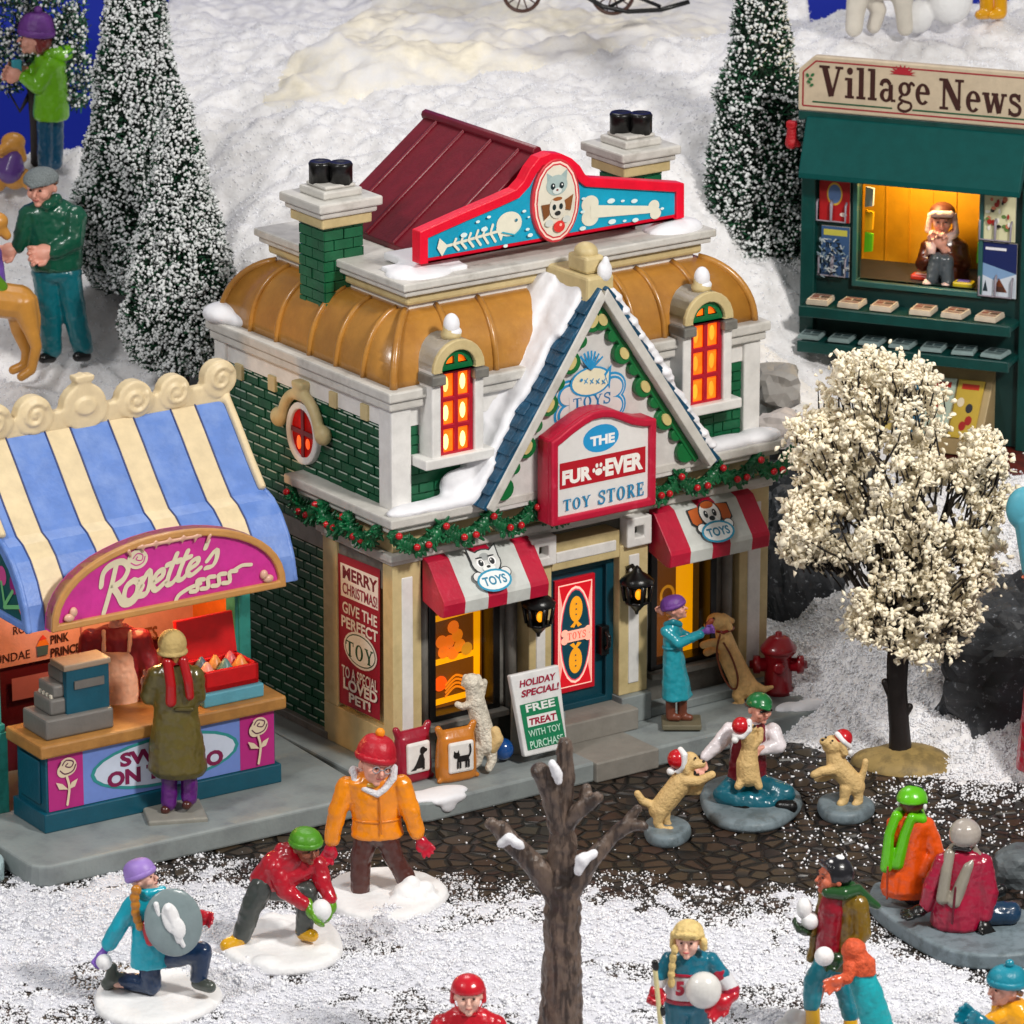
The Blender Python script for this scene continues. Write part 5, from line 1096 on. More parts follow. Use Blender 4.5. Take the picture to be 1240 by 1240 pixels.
# ================================================================ NEWS STAND
N = Frame(at_z(1240, 545, 2.2), -21)
ns_ = empty('news_stand', N.o, N.a); tag(ns_, 'dark green news stand with cream roof sign, awning and shelves of papers', 'news stand')
DG = paint('#06403c', .38, var=.2); DG2 = mat('dark_green_inner', '#05302e', .5)
b = MB(); b.box(-3.5, 1.5, -1.0, 2.6, -.18, -.02); tag(b.build('platform', paint('#6b2114', .5, noise_mix='#4a150e', nscale=4), None, bevel=.03), 'red brown slab carrying the news stand on the rock', 'platform'); pf = bpy.data.objects['platform']; pf.location = N.o; pf.rotation_euler = (0, 0, N.a)
b = MB(); b.box(-3.2, -3.0, -.02, .25, -.02, 3.6); b.build('corner_post', DG, ns_, bevel=.015); b = MB(); b.box(-.12, .1, -.02, .25, -.02, 3.6); b.build('corner_post', DG, ns_, bevel=.015)
wx0, wx1, wz0, wz1 = -2.42, -.72, 2.12, 3.75
b = MB(); b.box(-3.0, wx0, .1, .2, 0, 3.7); b.box(wx1, -.12, .1, .2, 0, 3.7); b.box(wx0, wx1, .1, .2, 0, wz0); b.box(-3.2, 0, .1, .3, 3.6, 4.3); b.build('front_wall', DG2, ns_)
b = MB(); b.box(-3.15, -3.05, .2, 1.9, 0, 4.2); b.box(-.05, .05, .2, 1.9, 0, 4.2); b.box(-3.15, .05, 1.8, 1.9, 0, 4.2); b.build('side_walls', DG, ns_)
b = MB(); frame_ring(b, [(wx0 - .06, wz0 - .08), (wx1 + .06, wz0 - .08), (wx1 + .06, wz1), (wx0 - .06, wz1)], [(wx0, wz0), (wx1, wz0), (wx1, wz1 - .03), (wx0, wz1 - .03)], .02, .22); b.build('hatch_frame', paint('#2d5c58', .35), ns_, bevel=.01)
b = MB(); b.box(wx0 - .3, wx1 + .3, 1.25, 1.3, 1.6, 4.1)
for k in range(7): b.box(wx0 - .3 + k * .33, wx0 - .285 + k * .33, 1.23, 1.25, 1.6, 4.1)
b.build('inner_wall', paint('#d0900e', .5), ns_)
b = MB(); b.box(wx0 - .3, wx1 + .3, .2, 1.25, 2.04, 2.1); b.build('inner_counter', paint('#2a2c2a', .5), ns_)
lamp = bpy.data.lights.new('stand_bulb', 'POINT'); lamp.energy = 140; lamp.color = (1, .72, .3); lamp.shadow_soft_size = .15; lo_ = bpy.data.objects.new('stand_bulb', lamp); COL.objects.link(lo_); lo_.location = N.M @ Vector((-1.7, .34, 3.62))
# awning
b = MB(); pr = [(0.1, 4.36), (-.1, 4.36), (-.42, 3.66), (-.42, 3.58), (-.38, 3.58), (.1, 4.2)]; b.prism(pr, -3.12, -.05, 'u'); b.build('awning', mat('awning_green', '#064a48', .6, spec=.15, var=.1, bump=.05), ns_, bevel=.02)
b = MB(); b.box(-3.25, .75, -.06, .3, 4.3, 4.44); b.build('roof_beam', DG, ns_, bevel=.02)
# roof sign, octagonal ends
sz0, sz1 = 4.42, 5.2; u0 = -3.24; u1 = .75
oc_ = [(u0, sz0 + .02), (u1, sz0 + .02), (u1 + .0, sz1 - .16), (u1 - .16, sz1), (u0 + .22, sz1), (u0, sz1 - .2)]
b = MB(); b.prism(oc_, -.1, .02); b.box(u1 - .05, u1, -.1, .02, sz0 + .02, sz1 - .2); sg = b.build('roof_sign', paint('#c6b59c', .45), ns_, bevel=.02)
A = Art(N, (0, -.1, 0)); A.k = .006
I3 = inset(oc_, .07); A.shapes([r for k in range(len(I3)) for r in ribbon([I3[k], I3[(k + 1) % len(I3)]], .02, 0)], '#9c2430')
pv = lambda x, y: A.c(x, y)
A.text('Village', (993, 122), (1128, 113), '#3a1a16', fn=slab_glyph) if 0 else None
zb_ = sz0 + .2
def slabtext(t, x0, x1, zb0, h, mm):
    P_ = glyph_run(t, slab_glyph); xs = [q[0] for p in P_ for q in p]; a, c = min(xs), max(xs)
    A.shapes([[(x0 + (x - a) / (c - a) * (x1 - x0), zb0 + y * h) for x, y in p] for p in P_], mm)
xa, xb = pv(992, 105)[0], pv(1126, 130)[0]; slabtext('Village', xa, xb, zb_ + .04, .42, '#3a1a16'); xc, xd = pv(1137, 130)[0], pv(1237, 140)[0]; slabtext('News', xc, xd, zb_ + .0, .42, '#3a1a16'); slabtext('Stand' if 0 else 's', xd + 99, xd + 100, zb_, .1, '#3a1a16') if 0 else None
A.line([pv(988, 124), (pv(1082, 135)[0], zb_ - .06)][:0] or [(xa - .08, zb_ - .045), (pv(1080, 130)[0], zb_ - .045)], .02, '#24563a', px=False); A.line([(pv(1106, 130)[0], zb_ - .045), (u1 - .2, zb_ - .045)], .02, '#24563a', px=False)
sx, szz = pv(1093, 100)[0], sz0 + .62; A.shapes([[(sx + (.19 if k % 2 == 0 else .12) * math.cos(PI * k / 18), szz + (.14 if k % 2 == 0 else .08) * math.sin(PI * k / 18)) for k in range(19)]], '#a8202e')
for dx, dz in ((0, 0), (.03, .06), (-.04, .05), (.02, -.08), (-.02, -.04)): A.ell((xa - .12 + dx, zb_ + .26 + dz), .03, .02, '#2c6a3c', px=False, n=10, rot=dx * 30)
A.build('sign_lettering', sg)
# shelves
for z, dd in ((1.72, .5), (1.24, .55)):
    b = MB(); b.box(-3.08, -.12, -dd + .1, .12, z, z + .07); b.box(-3.08, -.12, -dd + .07, -dd + .13, z - .05, z + .1); b.build('shelf', DG, ns_, bevel=.012)
def onN(u, v, z): return N.M @ Vector((u, v, z))
def paper(u, z, v, rot, name, label, cat, grp, cols, w=.3, d=.34, th=.07):
    p = empty(name, onN(u, v, z), N.a + rot); tag(p, label, cat, grp)
    b = MB(); b.box(-w / 2, w / 2, -d / 2, d / 2, 0, th * .6); b.box(-w / 2 + .008, w / 2 - .006, -d / 2 + .006, d / 2 - .01, th * .6, th); b.build('sheets', paint(cols[0], .6), p)
    A_ = MB(); k = th + .002
    for x0, x1, y0, y1, m_ in ((-.12, .12, .09, .14, 0), (-.12, -.02, -.02, .07, 0), (0, .12, -.02, .07, 1), (-.12, .12, -.06, -.045, 0), (-.12, .12, -.09, -.075, 0), (-.12, .12, -.12, -.105, 0)): A_.add([(x0, y0, k), (x1, y0, k), (x1, y1, k), (x0, y1, k)], [(0, 1, 2, 3)], m_)
    A_.build('print', [ink(cols[1]), ink(cols[2])], p)
ordn = ('leftmost', 'second from the left', 'third from the left', 'fourth from the left', 'fifth from the left', 'sixth from the left', 'rightmost')
for k in range(6): paper([-2.85, -2.4, -1.95, -1.4, -.95, -.48][k], 1.83, -.18, random.uniform(-.15, .1), 'newspaper_stack', 'stack of folded newspapers on the upper shelf, ' + (ordn[k] if k < 5 else 'rightmost') + ' of six', 'newspaper', 'newspapers on the upper shelf', ('#d8c8b4', '#8c4a38', '#5c4030'))
for k in range(7): paper(-2.95 + k * .43, 1.35, -.22, random.uniform(-.15, .1), 'newspaper_stack', 'grey newspaper stack on the lower shelf, ' + ordn[k] + ' of seven', 'newspaper', 'newspapers on the lower shelf', ('#8fa4a4', '#2c3c40', '#3c5054'), th=.05)
# racked magazines
def mag(px0, py0, px1, py1, label, draw, v=.06, name='magazine'):
    a = N.v(px0, py1, v); c = N.v(px1, py0, v); w_, h_ = c.x - a.x, c.z - a.z; p = empty(name, onN(a.x, v, a.z), N.a); tag(p, label, 'magazine', 'magazines racked on the news stand front')
    MB().box(0, w_, -.0, .03, 0, h_).build('cover', paint('#cfc8b8', .35), p); fr = Frame(p.location, -21); A = Art(fr, (0, 0, 0)); draw(A, w_, h_); A.build('cover_print', p)
    b = MB()
    for x in (.04, w_ * .55): b.tube([(x - .06, -.0, .3), (x - .06, -.05, .26), (x - .06, -.06, .02), (x + w_ * .35, -.06, .02), (x + w_ * .35, -.05, .24), (x + w_ * .35, 0, .28)], .016, 6)
    b.build('wire_rack', paint('#8f8894', .35), p)
def m1(A, w, h): A.rect((0, 0), (w, h), '#b0161c', px=False); A.ell((w * .5, h * .52), .11, .16, '#d8a838', px=False); A.ell((w * .5, h * .52), .09, .13, '#5f7cae', px=False); A.rect((w * .05, h * .82), (w, h * .9), '#5a7a18', px=False); A.rect((w * .1, h * .9), (w * .8, h * .96), '#e8c030', px=False); A.ell((w * .8, h * .15), .05, .03, '#f0d8d0', px=False)
def m2(A, w, h):
    A.rect((0, 0), (w, h), '#3c5c88', px=False); A.rect((w * .08, h * .82), (w * .92, h * .94), '#c8c050', px=False)
    for k in range(90): x, y = random.uniform(0, w), random.uniform(0, h * .78); a = random.uniform(0, PI); A.line([(x, y), (x + .06 * math.cos(a), y + .06 * math.sin(a))], .018, random.choice(['#c8d0d4', '#1c2428', '#8ca0ac']), px=False, cap=False)
def m3(A, w, h):
    A.rect((0, 0), (w, h), '#dcd8b0', px=False); A.rect((w * .15, h * .82), (w * .85, h * .92), '#a83020', px=False)
    for k in range(26): A.ell((w * random.uniform(.15, .88), h * random.uniform(.15, .75)), random.uniform(.015, .04), random.uniform(.02, .045), random.choice(['#a02018', '#1c1c1c', '#c87858', '#608040', '#ece8dc']), px=False, n=10)
def m4(A, w, h): A.rect((0, 0), (w, h), '#12225c', px=False); A.poly([(0, h * .62), (w, h * .45), (w, 0), (0, 0)], '#7ea0c8', px=False); A.poly([(0, h * .4), (w * .4, h * .3), (w, h * .45), (w, 0), (0, 0)], '#cfd8e4', px=False); A.poly([(w * .35, h * .1), (w * .5, h * .36), (w * .75, h * .1)], '#70381c', px=False); A.rect((w * .42, h * .1), (w * .66, h * .2), '#4a2c20', px=False); A.rect((w * .1, h * .86), (w * .7, h * .91), '#e8e8f0', px=False); A.poly([(w * .05, h * .1), (w * .12, h * .3), (w * .19, h * .1)], '#1c3038', px=False)
mag(992, 205, 1030, 267, 'red magazine with a blue oval portrait, upper left rack beside the hatch', m1); mag(994, 276, 1029, 333, 'blue magazine of tangled white branches, lower left rack beside the hatch', m2)
mag(1189, 222, 1231, 290, 'cream magazine with red title, upper right rack beside the hatch', m3); mag(1188, 296, 1232, 358, 'navy magazine with a snowy cabin, lower right rack beside the hatch', m4)
# snack packets hanging inside the hatch
for side, u in ((0, wx0 + .02), (1, wx1 - .1)):
    for k, (c_, z) in enumerate((('#d8b010', 3.4), ('#b8bcc0', 3.08), ('#e0a010', 2.75), ('#5cae18', 2.45))):
        if side and k == 1: continue
        o = MB().prism([(u, z), (u + .11, z + .02), (u + .12, z + .26), (u + .01, z + .28)], .3, .36).build('snack_packet', paint(c_, .35)); o.location = N.o; o.rotation_euler = (0, 0, N.a)
        tag(o, ('yellow', 'grey', 'orange', 'lime green')[k] + ' snack packet hanging inside the news stand hatch at its ' + ('left' if side == 0 else 'right') + ' edge', 'snack packet', 'snack packets inside the hatch')
for px, py, c_, c2, lab in ((1117, 338, '#c8341c', '#e8a090', 'red sweet packet lying on the hatch counter by the vendor'), (1168, 347, '#c8b020', '#6050a0', 'yellow and violet sweet packet at the right of the hatch counter')):
    p = N.z(px, py, 2.1); o = MB().box(p.x - .15, p.x + .13, p.y - .08, p.y + .1, 2.1, 2.17, 0).build('sweet_packet', paint(c_, .35), None, bevel=.02); o.location = N.o; o.rotation_euler = (0, 0, N.a); tag(o, lab, 'packet'); 
    q = MB().box(p.x - .1, p.x + .08, p.y - .04, p.y + .05, 2.165, 2.185).build('packet_label', paint(c2, .35), o, bevel=.01)
# slanted comic crate
cr = empty('comic_crate', N.o, N.a); tag(cr, 'slanted tan crate of comics under the news stand shelves', 'crate')
b = MB(); b.prism([(-.55, 0), (-.55, .22), (.1, 1.05), (.2, 1.05), (.2, 0)], -2.95, -.45, 'u'); b.build('crate_body', paint('#b39c70', .5), cr, bevel=.015)
Yd = Vector((0, .65, .83)).normalized(); 
cols = ['#b0201c', '#7c8a2a', '#c8b060', '#3c6c84', '#b8c8b8', '#c8a83c']
for k in range(6):
    o = empty('comic', N.M @ Vector((-2.86 + k * .39, -.55, .235)), N.a); tag(o, 'comic in the crate, ' + ('red cover at the far left', 'olive cover, second from the left', 'straw yellow cover, third from the left', 'slate blue cover, fourth from the left', 'pale green cover with red figures, second from the right', 'gold cover with red and green figures at the far right')[k], 'comic', 'comics in the slanted crate')
    M_ = Matrix.Rotation(math.atan2(.83, .65), 4, 'X'); MB().box(0, .36, 0, .84, -.0, .03, 0, M_).build('cover', paint(cols[k], .35), o)
    A = Art(Frame(o.location, -21), (0, 0, 0), (1, 0, 0), Yd); A.k = .034; A.rect((.02, .02), (.34, .82), cols[k], px=False); A.rect((.06, .7), (.3, .78), ['#e8d8c8', '#e0d8a0', '#a03020', '#e8e0d0', '#b02818', '#c03018'][k], px=False)
    for j in range(4): A.ell((.08 + .2 * random.random(), .1 + .5 * random.random()), .05, .07, random.choice(['#a8201c', '#2c6030', '#e8d8b8', '#2c2c34']), px=False, n=10)
    A.build('cover_print', o)
p = N.v(967, 165, .05); o = empty('red_mitten', N.M @ p, N.a); tag(o, 'red knitted mitten decoration hung on the left side of the news stand', 'mitten'); b = MB(); b.cap((-.1, 0, .12), .06, (-.1, 0, -.1), .09); b.cap((-.1, 0, -.0), .04, (-.0, 0, -.12), .04); b.box(-.16, -.03, -.06, .06, .12, .2); b.clay('knit', paint('#b0101c', .5, bump=.6), o, .02, 2)
# ================================================================ figurines
SKIN = mat('pink_skin', '#e0a08c', .45, var=.05, bump=.05); SKIN2 = mat('brown_skin', '#8a4a34', .45, var=.08, bump=.05); SKIN3 = mat('light_skin', '#eab8a6', .45, var=.05, bump=.05)
SKIN4 = mat('orange_skin', '#c8694c', .4, var=.08, bump=.05); EYE = ink('#1a1416'); EYEW = ink('#e8e4e0'); LIP = ink('#b8303a')
def gloss(h, **k): return paint(h, .28, coat=.35, bump=.25, bs=9, **k)
def rotm(yaw=0, pitch=0, roll=0):
    """yaw>0 turns toward the right of the picture, pitch>0 looks up"""
    return Matrix.Rotation(yaw, 3, 'Z') @ Matrix.Rotation(-pitch, 3, 'X') @ Matrix.Rotation(roll, 3, 'Y')
class Fig:
    def __init__(s, name, label, cat, base, grp=None, z=0., y=None):
        q = at_z(base[0], base[1], z) if y is None else at_y(base[0], base[1], y)
        s.q = q; s.k = (q - CAM).length / F; s.o = empty(name, q); tag(s.o, label, cat, grp)
    def p(s, px, py, d=0): return at_y(px, py, s.q.y - d * s.k) - s.q     # d in picture pixels, toward the viewer
    def part(s, name, m, prims, voxel=1.6, sm=3, parent=None, fold=None):
        b = MB()
        for a in prims:
            t = a[0]
            if t == 'c':
                P_ = [(s.p(x, y, d), r * s.k) for x, y, d, r in a[1:]]
                for (p0, r0), (p1, r1) in zip(P_[:-1], P_[1:]): b.cap(p0, r0, p1, r1, 12)
            elif t == 'e': # centre(px,py,d), radii px (x, depth, z), rotation
                b.ball(s.p(*a[1]), tuple(r * s.k for r in a[2]), a[3] if len(a) > 3 else None)
            elif t == 'l': # loft of ellipses: yaw, sections (px,py,d,rx,rd)
                M_ = rotm(a[1]); R_ = []
                for x, y, d, rx, rd in a[2]:
                    c = s.p(x, y, d); R_.append([c + M_ @ Vector((rx * s.k * math.cos(2 * PI * i / 20), rd * s.k * math.sin(2 * PI * i / 20), 0)) for i in range(20)])
                if R_[0][0].z > R_[-1][0].z: R_ = R_[::-1]
                b.ring(R_)
            elif t == 'b': # box centre, half sizes px, rotation
                c = s.p(*a[1]); h = [r * s.k for r in a[2]]; b.box(-h[0], h[0], -h[1], h[1], -h[2], h[2], 0, Matrix.Translation(c) @ (a[3] if len(a) > 3 else Matrix.Identity(3)).to_4x4())
            elif t == 'm': b.add(*a[1])
        g = name in ('jacket', 'coat', 'trousers', 'jeans', 'shirt', 'vest', 'sweater', 'hood', 'dress', 'jersey', 'apron')
        if g: voxel *= .85; sm = max(sm, 6)
        if voxel: return b.clay(name, m, parent or s.o, voxel * s.k, sm, (.028 if g else 0) if fold is None else fold, .11)
        return b.build(name, m, parent or s.o)
    # ---- head as primitives in head units, R = half height in px
    def head(s, c, R, yaw=0, pitch=0, roll=0, neck=None):
        M_ = rotm(yaw, pitch, roll); s.hM, s.hc, s.hR = M_, s.p(*c), R * s.k; P_ = lambda v: s.hc + M_ @ (Vector(v) * s.hR); r = s.hR
        b = MB(); b.ball(P_((0, .1, .15)), (.76 * r, .86 * r, .84 * r), M_); b.ball(P_((0, -.2, -.4)), (.55 * r, .56 * r, .56 * r), M_); b.cap(P_((0, -.76, .08)), .08 * r, P_((0, -.98, -.17)), .12 * r); b.ball(P_((0, -.62, -.78)), (.2 * r, .18 * r, .17 * r), M_)
        for e in (-1, 1): b.ball(P_((e * .78, .08, -.08)), (.1 * r, .18 * r, .24 * r), M_); b.ball(P_((e * .33, -.5, -.22)), .3 * r)
        b.cap(P_((-.35, -.7, .26)), .09 * r, P_((.35, -.7, .26)), .09 * r); b.cap(P_((0, -.68, -.46)), .15 * r, P_((0, -.7, -.5)), .15 * r)
        b.cap(P_((0, .12, -.5)), .36 * r, (s.p(*neck) if neck else P_((0, .15, -1.2))), .4 * r)
        s.hb = b; return b
    def face(s, brow='#5a3a28', eye=True, lip='#a8504c'):
        P_ = lambda v: s.hc + s.hM @ (Vector(v) * s.hR); r = s.hR; m = Matrix.Identity(3)
        for e in (-1, 1):
            b = MB(); b.ball(P_((e * .29, -.765, .08)), (.085 * r, .05 * r, .06 * r), s.hM, 10, 6); b.build('eye', EYE, s.o)
            b = MB(); b.tube([P_((e * .15, -.79, .27)), P_((e * .3, -.8, .32)), P_((e * .46, -.7, .26))], .028 * r, 5); b.build('eyebrow', ink(brow), s.o)
        b = MB(); b.tube([P_((-.18, -.83, -.46)), P_((0, -.88, -.49)), P_((.18, -.83, -.46))], .036 * r, 6); b.build('mouth', ink(lip), s.o)
    def hd(s, name, m, prims, voxel=1.2, sm=2):
        """pieces in head units: ('e',c,r) ('c',p0,r0,p1,r1...)"""
        P_ = lambda v: s.hc + s.hM @ (Vector(v) * s.hR); r = s.hR; b = MB()
        for a in prims:
            if a[0] == 'e': b.ball(P_(a[1]), tuple(x * r for x in a[2]), s.hM, 16, 10)
            elif a[0] == 'h': b.ball(P_(a[1]), tuple(x * r for x in a[2]), s.hM, 18, 9, 0, a[3], 1.)
            elif a[0] == 'c':
                q = a[1:]
                for i in range(0, len(q) - 2, 2): b.cap(P_(q[i]), q[i + 1] * r, P_(q[i + 2]), q[i + 3] * r)
            elif a[0] == 't': # brim ring: z, rx, ry, thick, tilt
                z, rx, ry, th = a[1:5]; tl = a[5] if len(a) > 5 else 0; pts = [P_((rx * math.cos(t), .1 + ry * math.sin(t), z + tl * math.sin(t))) for t in np.linspace(0, 2 * PI, 19)]; b.tube(pts, th * r, 8)
        return b.clay(name, m, s.o, voxel * s.k, sm)
    def beanie(s, m, pom=None, ribs=True, name='beanie', h=1.12, z=.34):
        P_ = lambda v: s.hc + s.hM @ (Vector(v) * s.hR); r = s.hR; n = 36; R_ = []
        for k in range(9):
            a = k / 8 * PI / 2 * .97; rr = 1.0 * math.cos(a) ** .6; zz = z + (h - z + .06) * math.sin(a)
            R_.append([P_(((rr * (1 + (.05 if i % 2 else -.03) * ribs)) * math.cos(2 * PI * i / n), .12 + (rr * 1.08) * (1 + (.05 if i % 2 else -.03) * ribs) * math.sin(2 * PI * i / n) + .1 * k / 8, zz - .1 * math.sin(2 * PI * i / n) * (1 - k / 8))) for i in range(n)])
        b = MB(); b.ring(R_, 0, True); o = b.build(name, m, s.o)
        pts = [[P_((x * (1 + (.03 if i % 2 else -.02) * ribs) * math.cos(2 * PI * i / n), .12 + x * 1.06 * math.sin(2 * PI * i / n), z + dz - .1 * math.sin(2 * PI * i / n))) for i in range(n)] for x, dz in ((.9, -.2), (1.02, -.18), (1.08, -.05), (1.08, .08), (1.0, .2))]
        b = MB(); b.ring(pts, 0, True); b.build('brim', m, o)
        if pom: b = MB(); b.ball(P_((0, .25, h + .2)), .26 * r, seg=12, rows=8); b.build('pompom', pom, o)
        return o
    def hand(s, c, dirv, R=9, side=1, curl=.5, name=None, m=None, nrm=(0, -1, .2), spread=.18, fat=None):
        """palm, four unequal bent fingers and a thumb; dirv in px (x right, y down, d toward viewer)"""
        d = Vector((dirv[0], -(dirv[2] if len(dirv) > 2 else 0), -dirv[1])).normalized(); n = Vector(nrm); n = (n - d * n.dot(d)).normalized(); t = d.cross(n) * side
        w = s.p(*c); r = R * s.k; fat = fat or (1.45 if name else 1.15); b = MB(); pc = w + d * r * .45
        Mx = Matrix((t, n, d)).transposed(); b.ball(pc, (.44 * r, .26 * r * fat, .5 * r), Mx); b.cap(w - d * r * .2, .26 * r * min(fat, 1.2), w + d * r * .3, .3 * r)
        for i, L_ in enumerate((.52, .62, .58, .44)):
            off = (i - 1.5) * .22; p0 = pc + t * off * r + d * .34 * r; a = (i - 1.5) * spread; dd = (d + t * a).normalized(); p1 = p0 + dd * L_ * .5 * r; q = (dd * math.cos(curl * 1.1) + n * math.sin(curl * 1.1)); p2 = p1 + q * L_ * .5 * r; q2 = (dd * math.cos(curl * 2) + n * math.sin(curl * 2)); p3 = p2 + q2 * L_ * .3 * r
            b.cap(p0, .115 * r * fat, p1, .11 * r * fat, 8); b.cap(p1, .11 * r * fat, p2, .1 * r * fat, 8); b.cap(p2, .1 * r * fat, p3, .085 * r * fat, 8)
        p0 = pc - t * .32 * r - d * .12 * r; p1 = p0 - t * .22 * r + d * .26 * r + n * .1 * r; p2 = p1 + d * .26 * r + n * .12 * r; b.cap(p0, .15 * r, p1, .13 * r, 8); b.cap(p1, .13 * r, p2, .1 * r, 8)
        if name: return b.clay(name, m, s.o, .09 * r * 1.0, 1)
        return b
    def merge(s, b, o):
        n = len(b.v); b.v += o.v; b.f += [tuple(i + n for i in f) for f in o.f]; b.m += o.m; b.s += o.s
    def body(s, m, chains, hands=(), voxel=1.15):
        """one continuous skin body: head already in s.hb, limbs as chains"""
        b = getattr(s, 'hb', None) or MB()
        for n_, ch in enumerate(chains):
            P_ = [(s.p(x, y, d), r * s.k * (.8 if n_ else (1, .8, .62)[min(i, 2)] if len(ch) > 2 else (1, .55)[i])) for i, (x, y, d, r) in enumerate(ch)]
            for (p0, r0), (p1, r1) in zip(P_[:-1], P_[1:]): b.cap(p0, r0, p1, r1, 10)
        for h in hands: s.merge(b, h)
        return b.clay('body', m, s.o, voxel * s.k, 1)
    def base(s, m, c, rx, ry, th=12, name='base', lumps=0, seed=1, voxel=2.2):
        b = MB(); q = s.p(*c); q.z = 0; rnd = random.Random(seed); k = s.k
        n = 28; R_ = []
        for z, f in ((-.01 / k * k, .95), (.3 * th * k, 1), (.8 * th * k, .97), (th * k, .88)):
            R_.append([q + Vector((rx * k * f * math.cos(2 * PI * i / n) * (1 + .06 * math.sin(2 * PI * i / n * 3 + seed)), ry * k * f * math.sin(2 * PI * i / n), z)) for i in range(n)])
        b.ring(R_)
        for i in range(lumps):
            a = rnd.uniform(0, 2 * PI); f = rnd.uniform(.2, .85); b.ball(q + Vector((rx * k * f * math.cos(a), ry * k * f * math.sin(a), th * k * .8)), (rnd.uniform(8, 20) * k, rnd.uniform(8, 20) * k, rnd.uniform(4, 8) * k))
        return b.clay(name, m, s.o, voxel * k, 4)
BASEG = paint('#77868e', .5, noise_mix='#5f6c72', nscale=5); BASES = mat('figurine_snow', '#eeeeef', .6, bump=.4, bs=14, var=.03)
def GY(px, py, z): return at_z(px, py, z).y

# --- woman in teal coat on the store walk
f = Fig('person', 'woman in long turquoise coat and purple beanie feeding the golden dog by the shop window', 'person', (826, 880), z=.26)
f.head((818, 737, 0), 14, yaw=1.35, pitch=.25, neck=(815, 756, 0))
f.body(SKIN, [[(815, 752, 0, 6), (814, 780, 0, 9), (815, 800, 0, 9)], [(808, 762, 4, 5), (820, 774, 8, 4), (850, 768, 8, 3)]], [f.hand((801, 742, -6), (-4, -6, 0), 8, curl=1)])
f.face('#8a5a30'); f.beanie(paint('#6a3a8c', .5, bump=.8, bs=10))
f.hd('hair', gloss('#c07a2c'), [('e', (0, .55, -.3), (.55, .4, .4)), ('e', (.5, .3, -.25), (.25, .4, .3))])
f.part('coat', gloss('#1f93a3'), [('l', .9, [(815, 753, 0, 8, 7), (814, 760, 0, 15, 10), (815, 778, 0, 15, 10), (815, 785, 0, 14, 10), (817, 815, 0, 17, 14), (820, 843, 0, 21, 17), (820, 845, 0, 19, 15)]), ('c', (806, 765, 9, 7), (822, 779, 14, 6.5), (848, 768, 10, 5.5)), ('c', (822, 764, -9, 6), (838, 774, -9, 5), (852, 764, -4, 5))], 1.4)
f.part('coat_belt', gloss('#187e8e'), [('l', .9, [(815, 780, 0, 16, 11.5), (815, 784, 0, 16, 11.5)])], 1.1, 1)
f.part('collar', gloss('#188090'), [('c', (807, 756, 2, 4), (815, 753, 8, 4), (823, 756, 2, 4)), ('c', (807, 756, -2, 4), (822, 755, -6, 4))], 1.2)
for dx, d in ((-7, 2), (7, -2)): f.part('boot', paint('#6e3a28', .4), [('c', (819 + dx, 840, d, 6.5), (819 + dx, 866, d, 6)), ('c', (819 + dx, 868, d + 1, 5.5), (828 + dx, 869, d + 3, 4.5))], 1.2)
o = f.hand((853, 765, 8), (6, -3, 2), 11, name='mitten', m=paint('#7a4aa0', .5), curl=.9)
f.part('base', paint('#6a6450', .5), [('b', (825, 875, 0), (24, 20, 3.5))], 1.4)
f.part('treat', paint('#8a3a1c', .5), [('c', (857, 758, 8, 3.5), (861, 752, 8, 4))], 1)
# --- golden dog standing up against the window
TAN = mat('golden_fur', '#efbf7c', .5, bump=.6, bs=26, var=.2, vs=9); COLL = gloss('#8a1c14')
f = Fig('dog', 'golden dog standing on its hind legs beside the woman, red collar and brown leash', 'dog', (905, 848), z=.26)
f.part('body', TAN, [('c', (873, 755, 0, 10), (876, 768, 0, 10), (884, 795, 0, 14), (897, 822, 0, 15), (905, 832, 0, 14)), ('e', (869, 752, 2), (14, 11, 10), rotm(-.5)), ('c', (862, 755, 5, 7), (857, 757, 8, 5)), ('c', (880, 750, 6, 4), (884, 760, 8, 4)), ('c', (876, 746, -6, 4), (886, 752, -8, 4)),
      ('c', (878, 780, 8, 8), (862, 778, 10, 5), (852, 781, 10, 5)), ('c', (878, 782, -8, 7), (865, 786, -8, 5), (856, 790, -8, 5)), ('c', (900, 828, 9, 10), (893, 842, 10, 7), (897, 850, 8, 5), (888, 856, 10, 5)), ('c', (903, 828, -9, 10), (905, 842, -8, 7), (908, 852, -8, 5), (898, 858, -8, 5)), ('c', (912, 830, 0, 7), (925, 835, 0, 4.5), (935, 832, 0, 2.5))], 1.3, 2)
b = MB(); b.ball(f.p(855, 755, 10), 2.2 * f.k); b.build('nose', EYE, f.o); b = MB(); b.ball(f.p(864, 749, 12), 1.6 * f.k); b.build('eye', EYE, f.o)
b = MB(); b.tube([f.p(868, 764, 6), f.p(876, 766, 11), f.p(886, 762, 4), f.p(888, 760, -4)], 2.2 * f.k, 8); b.build('collar', COLL, f.o)
b = MB(); b.tube([f.p(x, y, 15) for x, y in smooth([(872, 768), (868, 790), (874, 815), (884, 832), (892, 833), (893, 818), (886, 796), (876, 778)])], 1.3 * f.k, 6); b.build('leash', paint('#7a3a1c', .4), f.o)
